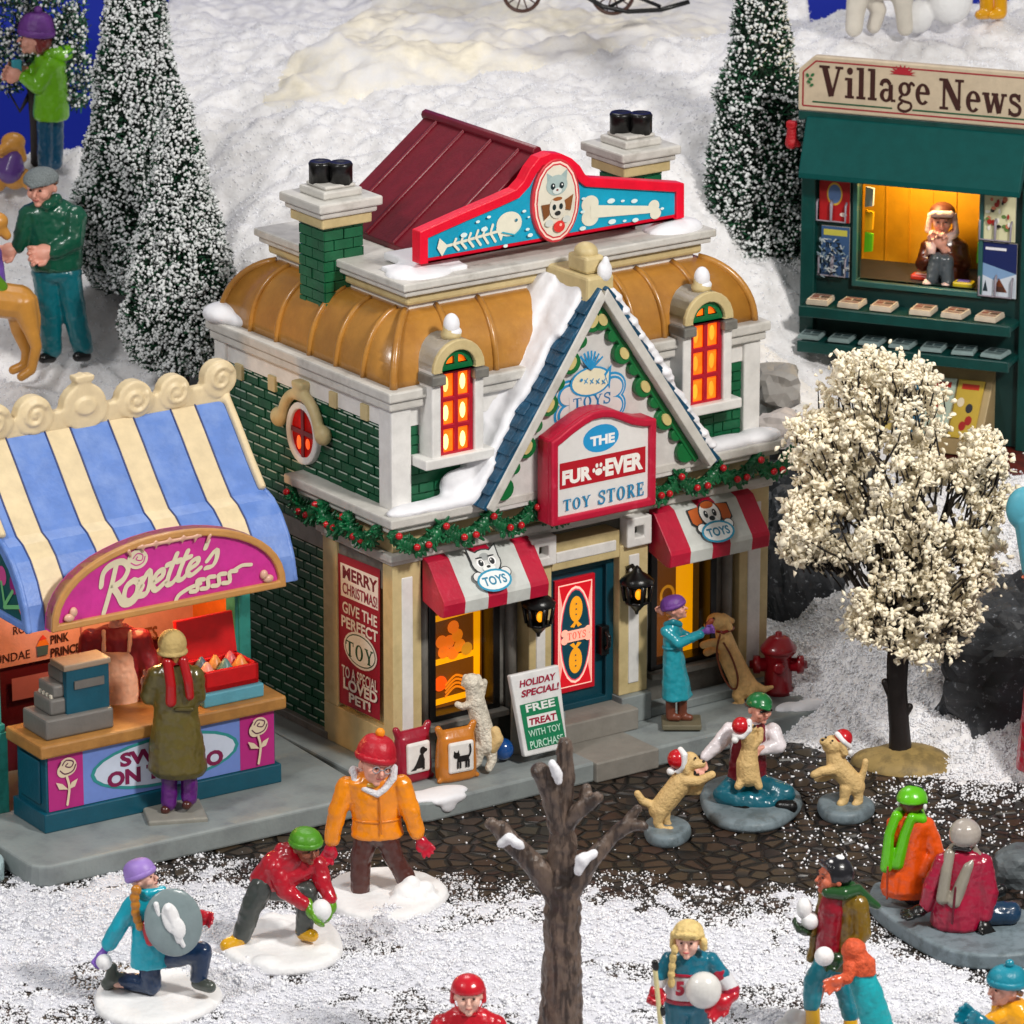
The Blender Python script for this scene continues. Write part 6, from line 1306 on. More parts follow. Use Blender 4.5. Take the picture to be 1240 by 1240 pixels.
# --- hydrant
HY = gloss('#8c0f1c'); q = at_z(942, 838, .26); hy = empty('fire_hydrant', q); tag(hy, 'dark red fire hydrant on the corner of the walk beside the toy store', 'fire hydrant'); k = (q - CAM).length / F
b = MB(); b.lathe((0, 0, 0), [(.2, 0), (.2, .06), (.18, .08), (.175, .5), (.2, .52), (.2, .56)], 20); b.build('barrel', HY, hy); b = MB(); b.lathe((0, 0, .56), [(.235, 0), (.235, .05), (.2, .09), (.14, .17), (.08, .2), (.045, .21), (.045, .25), (.01, .26)], 20)
b.build('bonnet', HY, hy)
for sx in (-1, 1): b = MB(); b.lathe((sx * .15, -.02, .38), [(.09, 0), (.09, .08), (.12, .09), (.12, .17), (.06, .18), (.05, .22)], 12, Matrix.Rotation(sx * PI / 2, 3, 'Y')); b.build('nozzle', HY, hy)
b = MB(); b.lathe((0, -.16, .38), [(.08, 0), (.08, .05), (.04, .06)], 12, Matrix.Rotation(PI / 2, 3, 'X')); b.build('nozzle', HY, hy)

# --- seated man with green cap and puppies
f = Fig('person', 'man in green cap and dark red vest sitting cross legged, hugging a puppy', 'person', (907, 978), z=0)
f.head((920, 858, 4), 17, yaw=.5, pitch=-.05, neck=(910, 880, 0))
f.body(SKIN, [[(910, 880, 0, 8), (905, 905, 0, 16), (905, 940, 0, 16)], [(882, 885, 0, 6), (868, 905, 8, 5), (852, 920, 14, 4)], [(935, 885, 0, 6), (942, 905, 8, 5), (918, 908, 20, 4)]], [f.hand((853, 920, 14), (-3, 6, 3), 13, curl=.4), f.hand((922, 906, 20), (-6, 1, 3), 12, curl=.6)])
f.face('#4a2c1c')
CAPG = gloss('#0c6a34'); f.hd('cap', CAPG, [('h', (0, .1, .35), (.92, 1.0, .8), -.05), ('c', (-.4, -.85, .42), .1, (0, -1.25, .34), .1, (.4, -.85, .42), .1), ('c', (-.3, -.9, .4), .1, (.3, -.9, .4), .1)])
f.hd('hair', gloss('#4a2a1c'), [('c', (-.75, .1, .25), .14, (-.6, .7, .15), .2, (.6, .7, .15), .2, (.75, .1, .25), .14)])
f.hd('sunglasses', BLACK, [('c', (-.45, -.86, .12), .1, (.45, -.86, .12), .1)])
f.part('shirt', gloss('#e6dfe4'), [('c', (884, 885, 0, 11), (868, 903, 8, 9.5), (854, 916, 14, 6.5)), ('c', (936, 886, 0, 11), (942, 903, 8, 10), (920, 908, 18, 7)), ('l', .2, [(908, 872, 0, 12, 10), (908, 885, 0, 24, 14), (905, 930, 0, 22, 14)])], 1.5)
f.part('vest', gloss('#701020'), [('l', .2, [(908, 875, 0, 16, 12), (908, 884, 0, 23, 16), (906, 920, 0, 23, 17), (904, 950, 0, 25, 17)])], 1.5)
f.part('trousers', gloss('#0b5a6c'), [('e', (905, 950, 0), (30, 20, 14)), ('e', (908, 962, 14), (28, 22, 11)), ('c', (890, 950, 4, 14), (872 + 4, 962, 18, 13), (900, 975, 30, 10), (930, 974, 30, 9)), ('c', (922, 950, 4, 14), (950, 962, 18, 13), (935, 974, 26, 10), (905, 978, 22, 9))], 1.7, 4)
for x, y in ((897, 982), (952, 976)): f.part('shoe', BLACK, [('c', (x - 6, y, 34, 8), (x + 5, y + 1, 37, 9))], 1.3)
f.base(BASEG, (907, 972, 0), 62, 92, 15)
CREAMF = mat('cream_fur', '#d9b77c', .55, bump=.6, bs=30, var=.12, vs=9)
def santa(f, c, R, m=None, dirx=-1, tip=None, nm='santa_hat'):
    x, y, d = c; o = f.part(nm, gloss('#c00c1c'), [('e', (x, y, d), (R, R, R)), ('c', (x, y, d, R * .8), (x + dirx * R * .7, y + R * .2, d, R * .5))], .9, 2); return o
def nosed(f, nose, eyes, r=1.8):
    b = MB(); b.ball(f.p(*nose), r * f.k); b.build('nose', EYE, f.o)
    for e in eyes: b = MB(); b.ball(f.p(*e), r * .8 * f.k); b.build('eye', EYE, f.o)
f = Fig('puppy', 'cream puppy with a red Santa hat held in the seated man\'s arms', 'puppy', (908, 952), 'puppies in Santa hats', y=GY(907, 978, 0) - .22)
f.part('body', CREAMF, [('c', (906, 890, 6, 10), (908, 905, 3, 10), (905, 925, 3, 14), (906, 938, 3, 15)), ('e', (902, 882, 6), (11, 10, 10)), ('c', (906, 888, 8, 6), (912, 882, 9, 5)), ('c', (900, 942, 8, 7), (894, 952, 12, 5)), ('c', (914, 940, 8, 7), (919, 952, 10, 5)), ('c', (912, 905, 8, 5), (920, 895, 8, 4.5), (921, 884, 6, 4))], 1.2, 2)
santa(f, (897, 879, 10), 11, dirx=-.4); f.part('hat_trim', BASES, [('c', (890, 890, 12, 4), (899, 892, 15, 4), (907, 884, 15, 4), (907, 874, 12, 4)), ('e', (890, 896, 14), (4.5, 4.5, 4.5))], 1)
nosed(f, (914, 879, 14), ((907, 879, 16),))
f = Fig('puppy', 'cream puppy in Santa hat rearing up to lick the seated man\'s hand, on the left', 'puppy', (807, 1013), 'puppies in Santa hats', z=0)
f.part('body', CREAMF, [('e', (835, 922, 0), (12, 11, 12)), ('c', (842, 925, 4, 7), (850, 925, 5, 5)), ('c', (832, 932, 0, 9), (824, 948, 0, 14), (808, 968, 0, 14), (798, 980, 0, 13)), ('c', (830, 945, 7, 8), (846, 946, 9, 6), (862, 938, 9, 5)), ('c', (826, 955, -7, 8), (844, 958, -7, 5.5), (850, 946, -7, 5)), ('c', (800, 982, 6, 9), (796, 996, 7, 5.5), (802, 1006, 8, 5), (812, 1004, 11, 4)), ('c', (805, 980, -6, 8), (806, 994, -6, 5.5), (811, 1003, -4, 5)), ('c', (790, 975, 0, 6), (778, 970, 0, 5), (772, 961, 0, 4.5)), ('c', (829, 925, 8, 5), (832, 935, 9, 4))], 1.3, 2)
santa(f, (820, 919, 1), 12, dirx=-.6); f.part('hat_trim', BASES, [('c', (824, 908, 0, 4), (829, 914, 10, 4), (828, 928, 9, 4), (822, 934, 4, 4)), ('e', (812, 934, 4), (5, 5, 5))], 1)
nosed(f, (852, 922, 8), ((842, 918, 10),)); f.base(BASEG, (807, 1007, 0), 29, 42, 15)
f = Fig('puppy', 'cream puppy in Santa hat begging on hind legs, on the right beside the sandy mound', 'puppy', (1023, 985), 'puppies in Santa hats', z=0)
f.part('body', CREAMF, [('e', (1008, 902, 0), (13, 12, 12)), ('c', (1001, 900, 6, 7), (997, 898, 9, 5)), ('c', (1010, 912, 0, 10), (1014, 928, 0, 14), (1030, 945, 0, 13), (1036, 952, 0, 12)), ('c', (1010, 932, 8, 7), (995, 934, 10, 6), (986, 938, 11, 5)), ('c', (1012, 936, -6, 6), (998, 942, -4, 5), (990, 943, -4, 4.5)), ('c', (1024, 955, 6, 8), (1022, 970, 7, 5.5), (1018, 973, 10, 5)), ('c', (1038, 955, 2, 8), (1040, 970, 4, 5.5), (1036, 974, 8, 5)), ('c', (1042, 945, 0, 5), (1047, 930, 0, 4), (1048, 922, 0, 4)), ('c', (1019, 900, 6, 5), (1023, 912, 7, 4.5))], 1.3, 2)
santa(f, (1021, 894, -1), 11.5, dirx=.5); f.part('hat_trim', BASES, [('c', (1014, 889, 6, 3.5), (1022, 898, 9, 3.5), (1029, 904, 5, 3.5)), ('e', (1029, 911, 3), (4.5, 4.5, 4.5))], 1)
nosed(f, (996, 896, 12), ((1008, 897, 13), (1000, 893, 13)))
f.base(BASEG, (1023, 980, 0), 35, 42, 15)
# --- kid in orange jacket
f = Fig('person', 'kid in orange jacket, red bobble hat and glasses standing on a snow mound', 'person', (460, 1090), z=0)
f.head((454, 926, 6), 23, yaw=.45, pitch=-.08, roll=.22, neck=(450, 950, 0))
f.body(SKIN, [[(450, 945, 0, 9), (452, 985, 0, 16), (455, 1015, 0, 14)], [(420, 950, 0, 6), (405, 985, 0, 5), (403, 1018, 0, 4)], [(485, 950, 0, 6), (500, 985, 0, 5), (506, 1014, 0, 4)], [(440, 1015, 0, 9), (435, 1075, 0, 7)], [(468, 1015, 0, 9), (492, 1062, 0, 7)]])
f.face('#6a3a2a'); f.beanie(paint('#b80c24', .42, bump=.5, bs=14), paint('#f09010', .5, bump=.8, bs=14), True, h=1.5, z=.4); P_ = lambda v: f.hc + f.hM @ (Vector(v) * f.hR)
b = MB()
for e in (-1, 1): b.tube([P_((e * .34 + .2 * math.cos(t), -.88, .04 + .17 * math.sin(t))) for t in np.linspace(0, 2 * PI, 15)], .03 * f.hR, 5)
b.tube([P_((-.14, -.92, .06)), P_((.14, -.92, .06))], .03 * f.hR, 5); b.build('glasses', paint('#9a9aa0', .3), f.o)
f.part('trousers', gloss('#4a2018'), [('c', (445, 1008, 0, 16), (437, 1040, 2, 13), (436, 1078, 4, 12)), ('c', (466, 1008, 0, 16), (478, 1040, 2, 12.5), (492, 1064, 4, 12)), ('e', (456, 1010, 0), (26, 17, 14))], 1.7)
f.part('jacket', gloss('#ee8c08'), [('l', .1, [(450, 936, 0, 20, 14), (452, 945, 0, 34, 18), (454, 965, 0, 33, 19), (456, 990, 0, 29, 18), (457, 1010, 0, 32, 20), (457, 1013, 0, 30, 18)]), ('c', (420, 952, 0, 13), (408, 985, 4, 12), (402, 1016, 6, 9.5)), ('c', (486, 950, 0, 13), (498, 985, 4, 12), (505, 1008, 6, 9.5))], 1.7)
f.part('jacket_waistband', gloss('#dc7c06'), [('l', .1, [(456, 988, 0, 30.5, 19.5), (456, 991, 0, 30.5, 19.5)])], 1.2, 1)
f.part('zip', gloss('#c87006'), [('c', (459, 962, 19, 1.2), (462, 1010, 21, 1.2))], .8, 0)
f.part('fur_hood', mat('white_fleece', '#e6e4e8', .8, bump=1, bs=40, var=.1, vs=30), [('c', (428, 932, 0, 5), (430, 944, 8, 4.5), (442, 955, 15, 4.5), (457, 962, 19, 4), (466, 955, 17, 4.5), (476, 942, 10, 5), (477, 930, 0, 5)), ('c', (428, 934, -4, 6), (442, 938, -14, 8), (470, 932, -10, 7))], 1.4, 1)
f.part('scarf', gloss('#b8902c'), [('l', 0, [(450, 944, 6, 13, 12), (451, 950, 8, 13, 13)])], 1.5)
f.hand((402, 1022, 6), (-2, 6, 0), 17, name='mitten', m=gloss('#b80c2c'), curl=.4); f.hand((507, 1014, 6), (4, 6, 0), 17, side=-1, name='mitten', m=gloss('#b80c2c'), curl=.4)
f.base(BASES, (466, 1092, 0), 74, 85, 14, lumps=6); f.part('snowball_heap', BASES, [('e', (x, y, d), (r, r, r)) for x, y, d, r in ((490, 1083, 20, 15), (505, 1090, 24, 14), (480, 1096, 30, 13), (498, 1072, 14, 12), (515, 1078, 12, 12), (492, 1104, 36, 12), (512, 1102, 34, 12), (526, 1092, 20, 10))], 1.8, 2)
# --- boy rolling a snowball
f = Fig('person', 'boy in red jacket and green beanie bending over to roll a snowball', 'person', (340, 1150), z=0)
f.head((371, 1026, 12), 19, yaw=.6, pitch=-.15, neck=(352, 1038, 4))
f.body(SKIN2, [[(352, 1036, 4, 9), (335, 1050, 0, 14), (318, 1070, 0, 12)], [(335, 1050, 8, 6), (348, 1080, 16, 5), (372, 1098, 24, 4)], [(385, 1050, 4, 6), (392, 1075, 12, 5), (402, 1095, 20, 4)], [(312, 1075, 8, 9), (292, 1130, 10, 6)], [(330, 1075, 0, 9), (370, 1085, 10, 8), (368, 1130, 6, 6)]])
f.face('#241410', lip='#a03030'); f.beanie(paint('#4a8c14', .4, bump=.4, bs=12)); f.hd('hair', gloss('#3c2418'), [('c', (-.7, -.25, .2), .12, (-.72, .2, .1), .14, (-.4, .75, .0), .2, (.4, .75, .0), .2, (.72, .2, .1), .14, (.7, -.25, .2), .12)])
RJ = gloss('#b00c24'); f.part('jacket', RJ, [('c', (350, 1040, 2, 19), (336, 1052, 0, 23), (320, 1066, 0, 18)), ('c', (375, 1048, 2, 14), (350, 1060, 4, 19), (322, 1070, 2, 15)), ('c', (334, 1052, 12, 13), (345, 1078, 18, 11.5), (368, 1094, 26, 9)), ('c', (385, 1048, 4, 12), (391, 1070, 12, 10.5), (400, 1088, 20, 8.5))], 1.7)
f.part('hood', RJ, [('c', (340, 1028, 0, 8), (348, 1034, 6, 9)), ('e', (346, 1030, -6), (13, 12, 10))], 1.6)
f.part('trousers', gloss('#3c413e'), [('c', (318, 1072, 6, 16), (304, 1100, 10, 13.5), (293, 1132, 12, 11.5)), ('c', (328, 1075, -2, 16), (372, 1080, 12, 14), (368, 1126, 8, 11))], 1.7)
for c in ([(291, 1138, 12, 9), (275, 1145, 20, 9)], [(368, 1130, 8, 9.5), (378, 1133, 18, 8)]): f.part('boot', gloss('#d8a008'), [('c', *c), ('e', (c[0][0], c[0][1] - 3, c[0][2]), (11, 11, 7))], 1.4)
f.hand((374, 1096, 26), (4, 8, 4), 20, name='glove', m=gloss('#5c9410'), curl=.5, nrm=(1, 0, 0)); f.hand((402, 1090, 20), (-1, 8, 2), 19, side=-1, name='glove', m=gloss('#5c9410'), curl=.5, nrm=(-1, 0, 0))
f.base(BASES, (345, 1152, 0), 74, 90, 14, lumps=16, seed=4)
g = Fig('snowball', 'snowball held between the green gloves of the boy in red', 'snowball', (389, 1103), y=f.q.y - .27); g.part('ball', BASES, [('e', (389, 1103, 0), (13, 12, 15))], 1.5)
# --- girl with the shield
f = Fig('person', 'girl in cyan coat and lilac beanie kneeling behind a round lid', 'person', (190, 1212), z=0)
f.head((174, 1064, 2), 18, yaw=1.2, pitch=.35, neck=(172, 1084, 0))
f.body(SKIN3, [[(172, 1082, 0, 7), (178, 1120, 0, 14), (182, 1150, 0, 14)], [(160, 1092, 4, 6), (142, 1125, 6, 5), (128, 1150, 8, 4)], [(195, 1095, -4, 6), (225, 1110, 4, 5), (238, 1106, 10, 4)], [(180, 1160, 4, 9), (186, 1195, 8, 7), (140, 1192, -4, 5)], [(200, 1155, 0, 9), (246, 1152, 8, 8), (242, 1185, 8, 6)]])
f.face('#8a5a24'); f.beanie(paint('#9a7cc8', .45), None, True, h=1.35); f.hd('hair', gloss('#c8862c'), [('c', (-.5, -.5, .35), .14, (.5, -.5, .35), .14), ('c', (.6, -.35, .3), .16, (.72, .05, .0), .2, (.62, .3, -.5), .2)])
f.part('braid', gloss('#c07c24'), [('e', (x - 3, y, 21), (6.5 - i * .3, 5, 6.8)) for i, (x, y) in enumerate(((168, 1078), (166, 1087), (167, 1096), (167, 1105), (169, 1113), (172, 1121)))], 1.1, 1)
CY = gloss('#12a5bc'); f.part('coat', CY, [('l', .5, [(174, 1077, 0, 14, 12), (176, 1088, 0, 23, 15), (180, 1120, 0, 21, 16), (184, 1150, 0, 27, 19), (186, 1166, 0, 30, 20), (187, 1168, 0, 28, 18)]), ('c', (162, 1094, 6, 12), (143, 1124, 8, 11), (132, 1143, 9, 9.5)), ('c', (196, 1094, -4, 11), (222, 1108, 2, 9)), ('c', (165, 1080, 4, 7), (180, 1082, 12, 7), (196, 1078, 4, 7))], 1.6)
f.part('trousers', gloss('#0c2c50'), [('c', (180, 1164, 6, 14), (183, 1192, 8, 13), (150, 1188, -8, 10)), ('c', (200, 1160, 0, 14), (244, 1153, 10, 13), (241, 1184, 10, 11))], 1.7)
f.part('boot', gloss('#4c524c'), [('c', (148, 1185, -10, 9), (130, 1191, -8, 8)), ('c', (134, 1186, -8, 8), (136, 1172, -12, 7))], 1.5); f.part('boot', gloss('#4c524c'), [('c', (240, 1190, 12, 9), (254, 1195, 22, 8))], 1.5)
f.hand((126, 1152, 9), (-3, 6, 2), 16, name='glove', m=paint('#7a54b8', .45), curl=.9); f.hand((238, 1106, 10), (4, 1, 2), 17, side=-1, name='glove', m=gloss('#b80c24'), curl=.5); f.part('cuff', gloss('#b80c24'), [('c', (176, 1120, 18, 6), (182, 1140, 20, 6))], 1.3)
f.base(BASES, (188, 1210, 0), 78, 92, 12, lumps=4, seed=8)
g = Fig('snowball', 'snowball in the purple glove of the kneeling girl', 'snowball', (126, 1165), y=f.q.y - .16); g.part('ball', BASES, [('e', (126, 1165, 0), (10, 10, 10))], 1.4)
g = Fig('lid_shield', 'oval grey lid with white snow splats used as a shield by the kneeling girl', 'shield', (210, 1160), y=f.q.y - .36)
R_ = rotm(.25, .15, -.2); g.part('lid', gloss('#7f8f92'), [('e', (210, 1117, 0), (36, 8, 43), R_)], 1.5); g.part('snow_splat', BASES, [('e', (207, 1112, 8), (11, 3, 20), R_), ('e', (216, 1124, 9), (9, 3, 14), R_), ('c', (203, 1100, 9, 5), (216, 1140, 8, 3)), ('c', (210, 1120, 9, 4), (222, 1145, 7, 3)), ('c', (189, 1095, 7, 3.5), (193, 1112, 7, 2.5)), ('c', (190, 1120, 7, 2), (196, 1136, 6, 1.5))], 1.1)
g.part('handle', gloss('#9aa4a6'), [('c', (189, 1085, 8, 3), (193, 1078, 8, 3), (200, 1074, 7, 3))], 1.1) if 0 else None
# --- hockey player
f = Fig('person', 'hockey player in red helmet and red jersey at the bottom edge', 'person', (567, 1345), z=0)
f.head((567, 1206, 4), 22, yaw=.05, pitch=.05, neck=(567, 1228, 0)); RH = gloss('#c80c24')
f.body(SKIN3, [[(567, 1228, 0, 9), (567, 1290, 0, 22)], [(535, 1245, 0, 8), (520, 1290, 6, 6)], [(600, 1245, 0, 8), (614, 1290, 6, 6)], [(556, 1290, 0, 12), (552, 1340, 0, 9)], [(580, 1290, 0, 12), (584, 1340, 0, 9)]], [f.hand((520, 1290, 8), (2, 6, 3), 16), f.hand((614, 1290, 8), (-2, 6, 3), 16, side=-1)])
f.face('#8a6040'); f.hd('helmet', RH, [('h', (0, .12, .38), (.95, 1.05, .82), -.1), ('c', (.86, .0, .4), .12, (.86, .05, -.3), .16), ('c', (-.86, .0, .4), .12, (-.86, .05, -.3), .16), ('c', (-.8, -.1, -.3), .06, (-.45, -.5, -.9), .05), ('c', (.8, -.1, -.3), .06, (.45, -.5, -.9), .05), ('c', (-.45, -.5, -.9), .05, (.45, -.5, -.9), .05)])
f.part('jersey', RH, [('l', 0, [(567, 1222, 0, 20, 14), (567, 1233, 0, 38, 18), (567, 1262, 0, 38, 22), (567, 1300, 0, 34, 22)]), ('c', (535, 1243, 0, 15), (522, 1284, 6, 12)), ('c', (600, 1243, 0, 15), (612, 1284, 6, 12))], 1.7); f.part('trousers', gloss('#16181c'), [('c', (554, 1296, 0, 16), (552, 1334, 0, 13)), ('c', (580, 1296, 0, 16), (584, 1334, 0, 13))], 1.8)
# --- hockey girl with number 5
f = Fig('person', 'blonde girl in teal and white hockey jersey with number 5 and braids', 'person', (830, 1335), z=0); TL = gloss('#0b6f88')
f.head((833, 1138, 4), 21, yaw=-.15, pitch=.0, neck=(833, 1158, 0))
f.body(SKIN3, [[(833, 1158, 0, 9), (832, 1215, 0, 20)], [(808, 1162, 0, 7), (795, 1198, 8, 5)], [(862, 1165, 0, 7), (884, 1195, 4, 6), (872, 1215, 16, 5)], [(820, 1235, 0, 12), (820, 1325, 0, 8)], [(845, 1235, 0, 12), (846, 1325, 0, 8)]])
f.face('#b08040', lip='#c04a50'); HB = mat('blonde_hair', '#dcc07e', .55, bump=1, bs=18, var=.2, vs=14); f.hd('hair', HB, [('h', (0, .15, .28), (.92, 1.0, .86), -.05), ('c', (-.8, -.2, .4), .2, (-.85, -.1, -.4), .2), ('c', (.8, -.2, .4), .2, (.85, -.0, -.4), .2), ('c', (-.55, -.8, .55), .14, (0, -.92, .62), .14, (.55, -.8, .55), .14), ('e', (0, .6, -.1), (.7, .5, .6))])
f.part('braid', HB, [('e', (x, y, 18), (4.5, 4.5, 7)) for x, y in ((817, 1150), (815, 1160), (814, 1170), (813, 1180), (813, 1190))], 1., 1); f.part('braid', HB, [('c', (852, 1140, 14, 5), (853, 1148, 14, 4))], 1, 1)
f.part('jersey', TL, [('l', 0, [(834, 1150, 0, 14, 12), (834, 1158, 0, 30, 15), (834, 1176, 0, 27, 17)]), ('c', (810, 1162, 2, 10), (800, 1182, 8, 9)), ('c', (860, 1163, 0, 11), (874, 1180, 3, 10))], 1.5)
f.part('jersey_white_band', gloss('#dcdce0'), [('l', 0, [(833, 1178, 0, 27, 17.4), (832, 1207, 0, 27, 18.4)]), ('c', (876, 1184, 3, 11), (884, 1196, 5, 11)), ('c', (800, 1184, 8, 9.4), (797, 1190, 9, 9.4))], 1.4, 1)
f.part('jersey_red_stripe', gloss('#a80c30'), [('l', 0, [(833, 1174, 0, 27.8, 18), (833, 1178, 0, 27.8, 18)]), ('l', 0, [(832, 1206, 0, 28, 19.2), (832, 1211, 0, 28, 19.2)]), ('c', (871, 1178, 3, 10.8), (873, 1181, 3, 10.8)), ('c', (885, 1199, 6, 11.2), (884, 1202, 7, 11))], 1.2, 1)
fr_n = Frame(f.q + f.p(823, 1191, 19.4), 0); A = Art(fr_n, (0, 0, 0)); A.k = .006; A.text('5', (818, 1206), (829, 1188), '#a80c30', .06); A.build('number', f.o); f.o.children[-1].location = f.p(823, 1191, 19.4)
f.part('trousers', TL, [('c', (820, 1218, 0, 16), (819, 1310, 2, 12)), ('c', (845, 1218, 0, 16), (847, 1310, 2, 12)), ('e', (832, 1216, 0), (27, 18, 14))], 1.8)
f.hand((796, 1192, 10), (-1, 6, 3), 20, name='glove', m=gloss('#b80c24'), curl=1); f.hand((884, 1208, 14), (-6, 3, 3), 24, name='glove', m=gloss('#b80c24'), curl=.4)
g = Fig('helmet', 'round white helmet held under the arm of the girl in the number 5 jersey', 'helmet', (855, 1220), y=f.q.y - .22); g.part('shell', gloss('#dcdad6'), [('e', (852, 1199, 0), (22, 20, 23))], .9, 6)
g = Fig('hockey_stick', 'pale hockey stick with black tape in the red glove of the number 5 girl', 'hockey stick', (802, 1300), y=f.q.y - .26); g.part('shaft', paint('#d8cc98', .4), [('c', (793, 1172, 0, 3.2), (806, 1300, 0, 3.2))], 1.1, 1); g.part('tape', BLACK, [('c', (793, 1166, 0, 4.2), (794, 1172, 0, 4.2))], 1, 1); g.part('tape', BLACK, [('c', (801.5, 1221, 0, 3.8), (802.5, 1227, 0, 3.8))], 1, 1)
# --- man with snowballs
f = Fig('person', 'man in olive jacket and green scarf walking with snowballs, seen from the side', 'person', (1000, 1262), z=0)
f.head((1008, 1062, 0), 21, yaw=-1.2, pitch=.1, neck=(1018, 1082, 0))
f.body(SKIN4, [[(1018, 1080, 0, 8), (1018, 1130, 0, 16), (1010, 1165, 0, 15)], [(1003, 1090, -4, 6), (985, 1125, -4, 5), (975, 1122, 0, 4)], [(1038, 1095, 8, 7), (1042, 1140, 12, 6), (1015, 1162, 16, 5)], [(1000, 1165, 0, 11), (985, 1225, 0, 8)], [(1020, 1165, 0, 11), (1030, 1235, 0, 8)]])
f.face('#1c1210'); f.hd('hair', gloss('#14141a'), [('h', (0, .3, .25), (.95, .95, .95), -.4), ('e', (0, .5, -.1), (.75, .6, .6)), ('c', (-.5, -.5, .75), .2, (.5, -.5, .75), .2), ('c', (0, -.3, .9), .25, (0, .5, 1.0), .3)]); f.hd('snow_cap', BASES, [('e', (0, .35, 1.15), (.3, .3, .16)), ('e', (.2, -.3, 1.0), (.14, .14, .1)), ('e', (.45, .6, .8), (.14, .2, .14))])
f.part('shirt', gloss('#8c0c24'), [('l', -.9, [(1010, 1082, 4, 12, 10), (1006, 1100, 4, 18, 13), (1000, 1165, 4, 16, 12)])], 1.5)
OL = gloss('#7a5f14'); f.part('jacket', OL, [('l', -.5, [(1022, 1080, 0, 16, 12), (1026, 1092, 0, 24, 16), (1026, 1130, -2, 22, 17), (1022, 1172, -4, 24, 18)]), ('c', (1040, 1095, 10, 12), (1044, 1130, 14, 11), (1026, 1155, 18, 9)), ('c', (1001, 1090, -6, 9), (990, 1115, -6, 8), (984, 1128, -2, 7)), ('c', (996, 1085, -8, 5), (982, 1160, -8, 6))], 1.6)
f.part('scarf', gloss('#1c4c20'), [('c', (1003, 1080, 10, 8), (1022, 1082, 14, 9), (1038, 1078, 4, 8), (1050, 1090, 0, 8), (1062, 1097, -2, 5)), ('c', (1003, 1078, -6, 7), (1030, 1074, -8, 8))], 1.4)
f.part('trousers', gloss('#0c7c8c'), [('c', (1000, 1165, 4, 15), (985, 1190, 6, 13), (983, 1215, 8, 11)), ('c', (1018, 1168, -4, 15), (1024, 1200, -4, 13), (1030, 1228, -2, 11))], 1.7)
for c in ((984, 1222, 8), (1030, 1238, 0)): f.part('boot', gloss('#e0a808'), [('c', (c[0], c[1], c[2], 9), (c[0] + 1, c[1] + 26, c[2], 9)), ('c', (c[0], c[1] + 28, c[2], 8), (c[0] - 12, c[1] + 30, c[2] + 4, 7))], 1.5)
GG = gloss('#173818'); f.hand((983, 1128, -2), (-7, -3, 2), 20, name='glove', m=GG, curl=.7, nrm=(0, -.2, 1)); f.hand((1022, 1160, 20), (-8, 1, 2), 20, name='glove', m=GG, curl=.7)
for px, py, r, dd, lab in ((974, 1100, 10, .0, 'upper snowball in the raised glove of the man in olive'), (981, 1115, 11, .02, 'lower snowball in the raised glove of the man in olive'), (998, 1158, 12, .3, 'snowball in the low front glove of the man in olive')):
    g = Fig('snowball', lab, 'snowball', (px, py), 'snowballs carried by the man in olive', y=f.q.y - dd); g.part('ball', BASES, [('e', (px, py, 0), (r, r, r * (1.35 if r == 10 else 1)))], 1.4)
g = Fig('snowball_heap', 'low heap of snowballs at the bottom edge beside the man\'s yellow boot', 'snow heap', (962, 1255), z=0); g.part('heap', BASES, [('e', (962 + x, 1235 + y, d), (r, r, r)) for x, y, d, r in ((0, 0, 0, 14), (12, 2, 4, 13), (-12, 12, 8, 14), (6, 14, 12, 15), (24, 14, 6, 13))], 1.6, 2)
# --- child crouching in front in orange fleece
f = Fig('person', 'child in fuzzy orange sweater and ribbed cyan trousers bending beside the man in olive', 'person', (1060, 1290), z=0); OF = mat('orange_fleece', '#d8562c', .6, bump=1, bs=26, var=.2, vs=20)
f.head((1032, 1150, 0), 12, yaw=-2.4, pitch=-.3, neck=(1036, 1162, 0)); f.body(SKIN4, [[(1036, 1160, 0, 6), (1040, 1185, 0, 12), (1045, 1215, 0, 12)], [(1030, 1172, 4, 5), (1020, 1192, 8, 4)], [(1045, 1215, 0, 9), (1062, 1280, 0, 7)]])
f.part('sweater', OF, [('l', -.4, [(1036, 1150, 0, 12, 10), (1040, 1160, 0, 20, 14), (1042, 1178, 0, 20, 14)]), ('c', (1032, 1150, 0, 9), (1030, 1142, 0, 7)), ('c', (1030, 1170, 8, 9), (1026, 1186, 14, 7)), ('e', (1034, 1150, 0), (15, 13, 14))], 1.5, 1)
f.part('trousers', paint('#10a2ac', .4, bump=.9, bs=7), [('l', 0, [(1042, 1176, 0, 17, 13), (1050, 1200, 2, 19, 15), (1062, 1240, 4, 20, 16), (1075, 1285, 6, 20, 15)])], 1.7)
f.hand((1020, 1184, 14), (-6, 3, 2), 17, name='mitten', m=gloss('#cc5836'), curl=.3); 
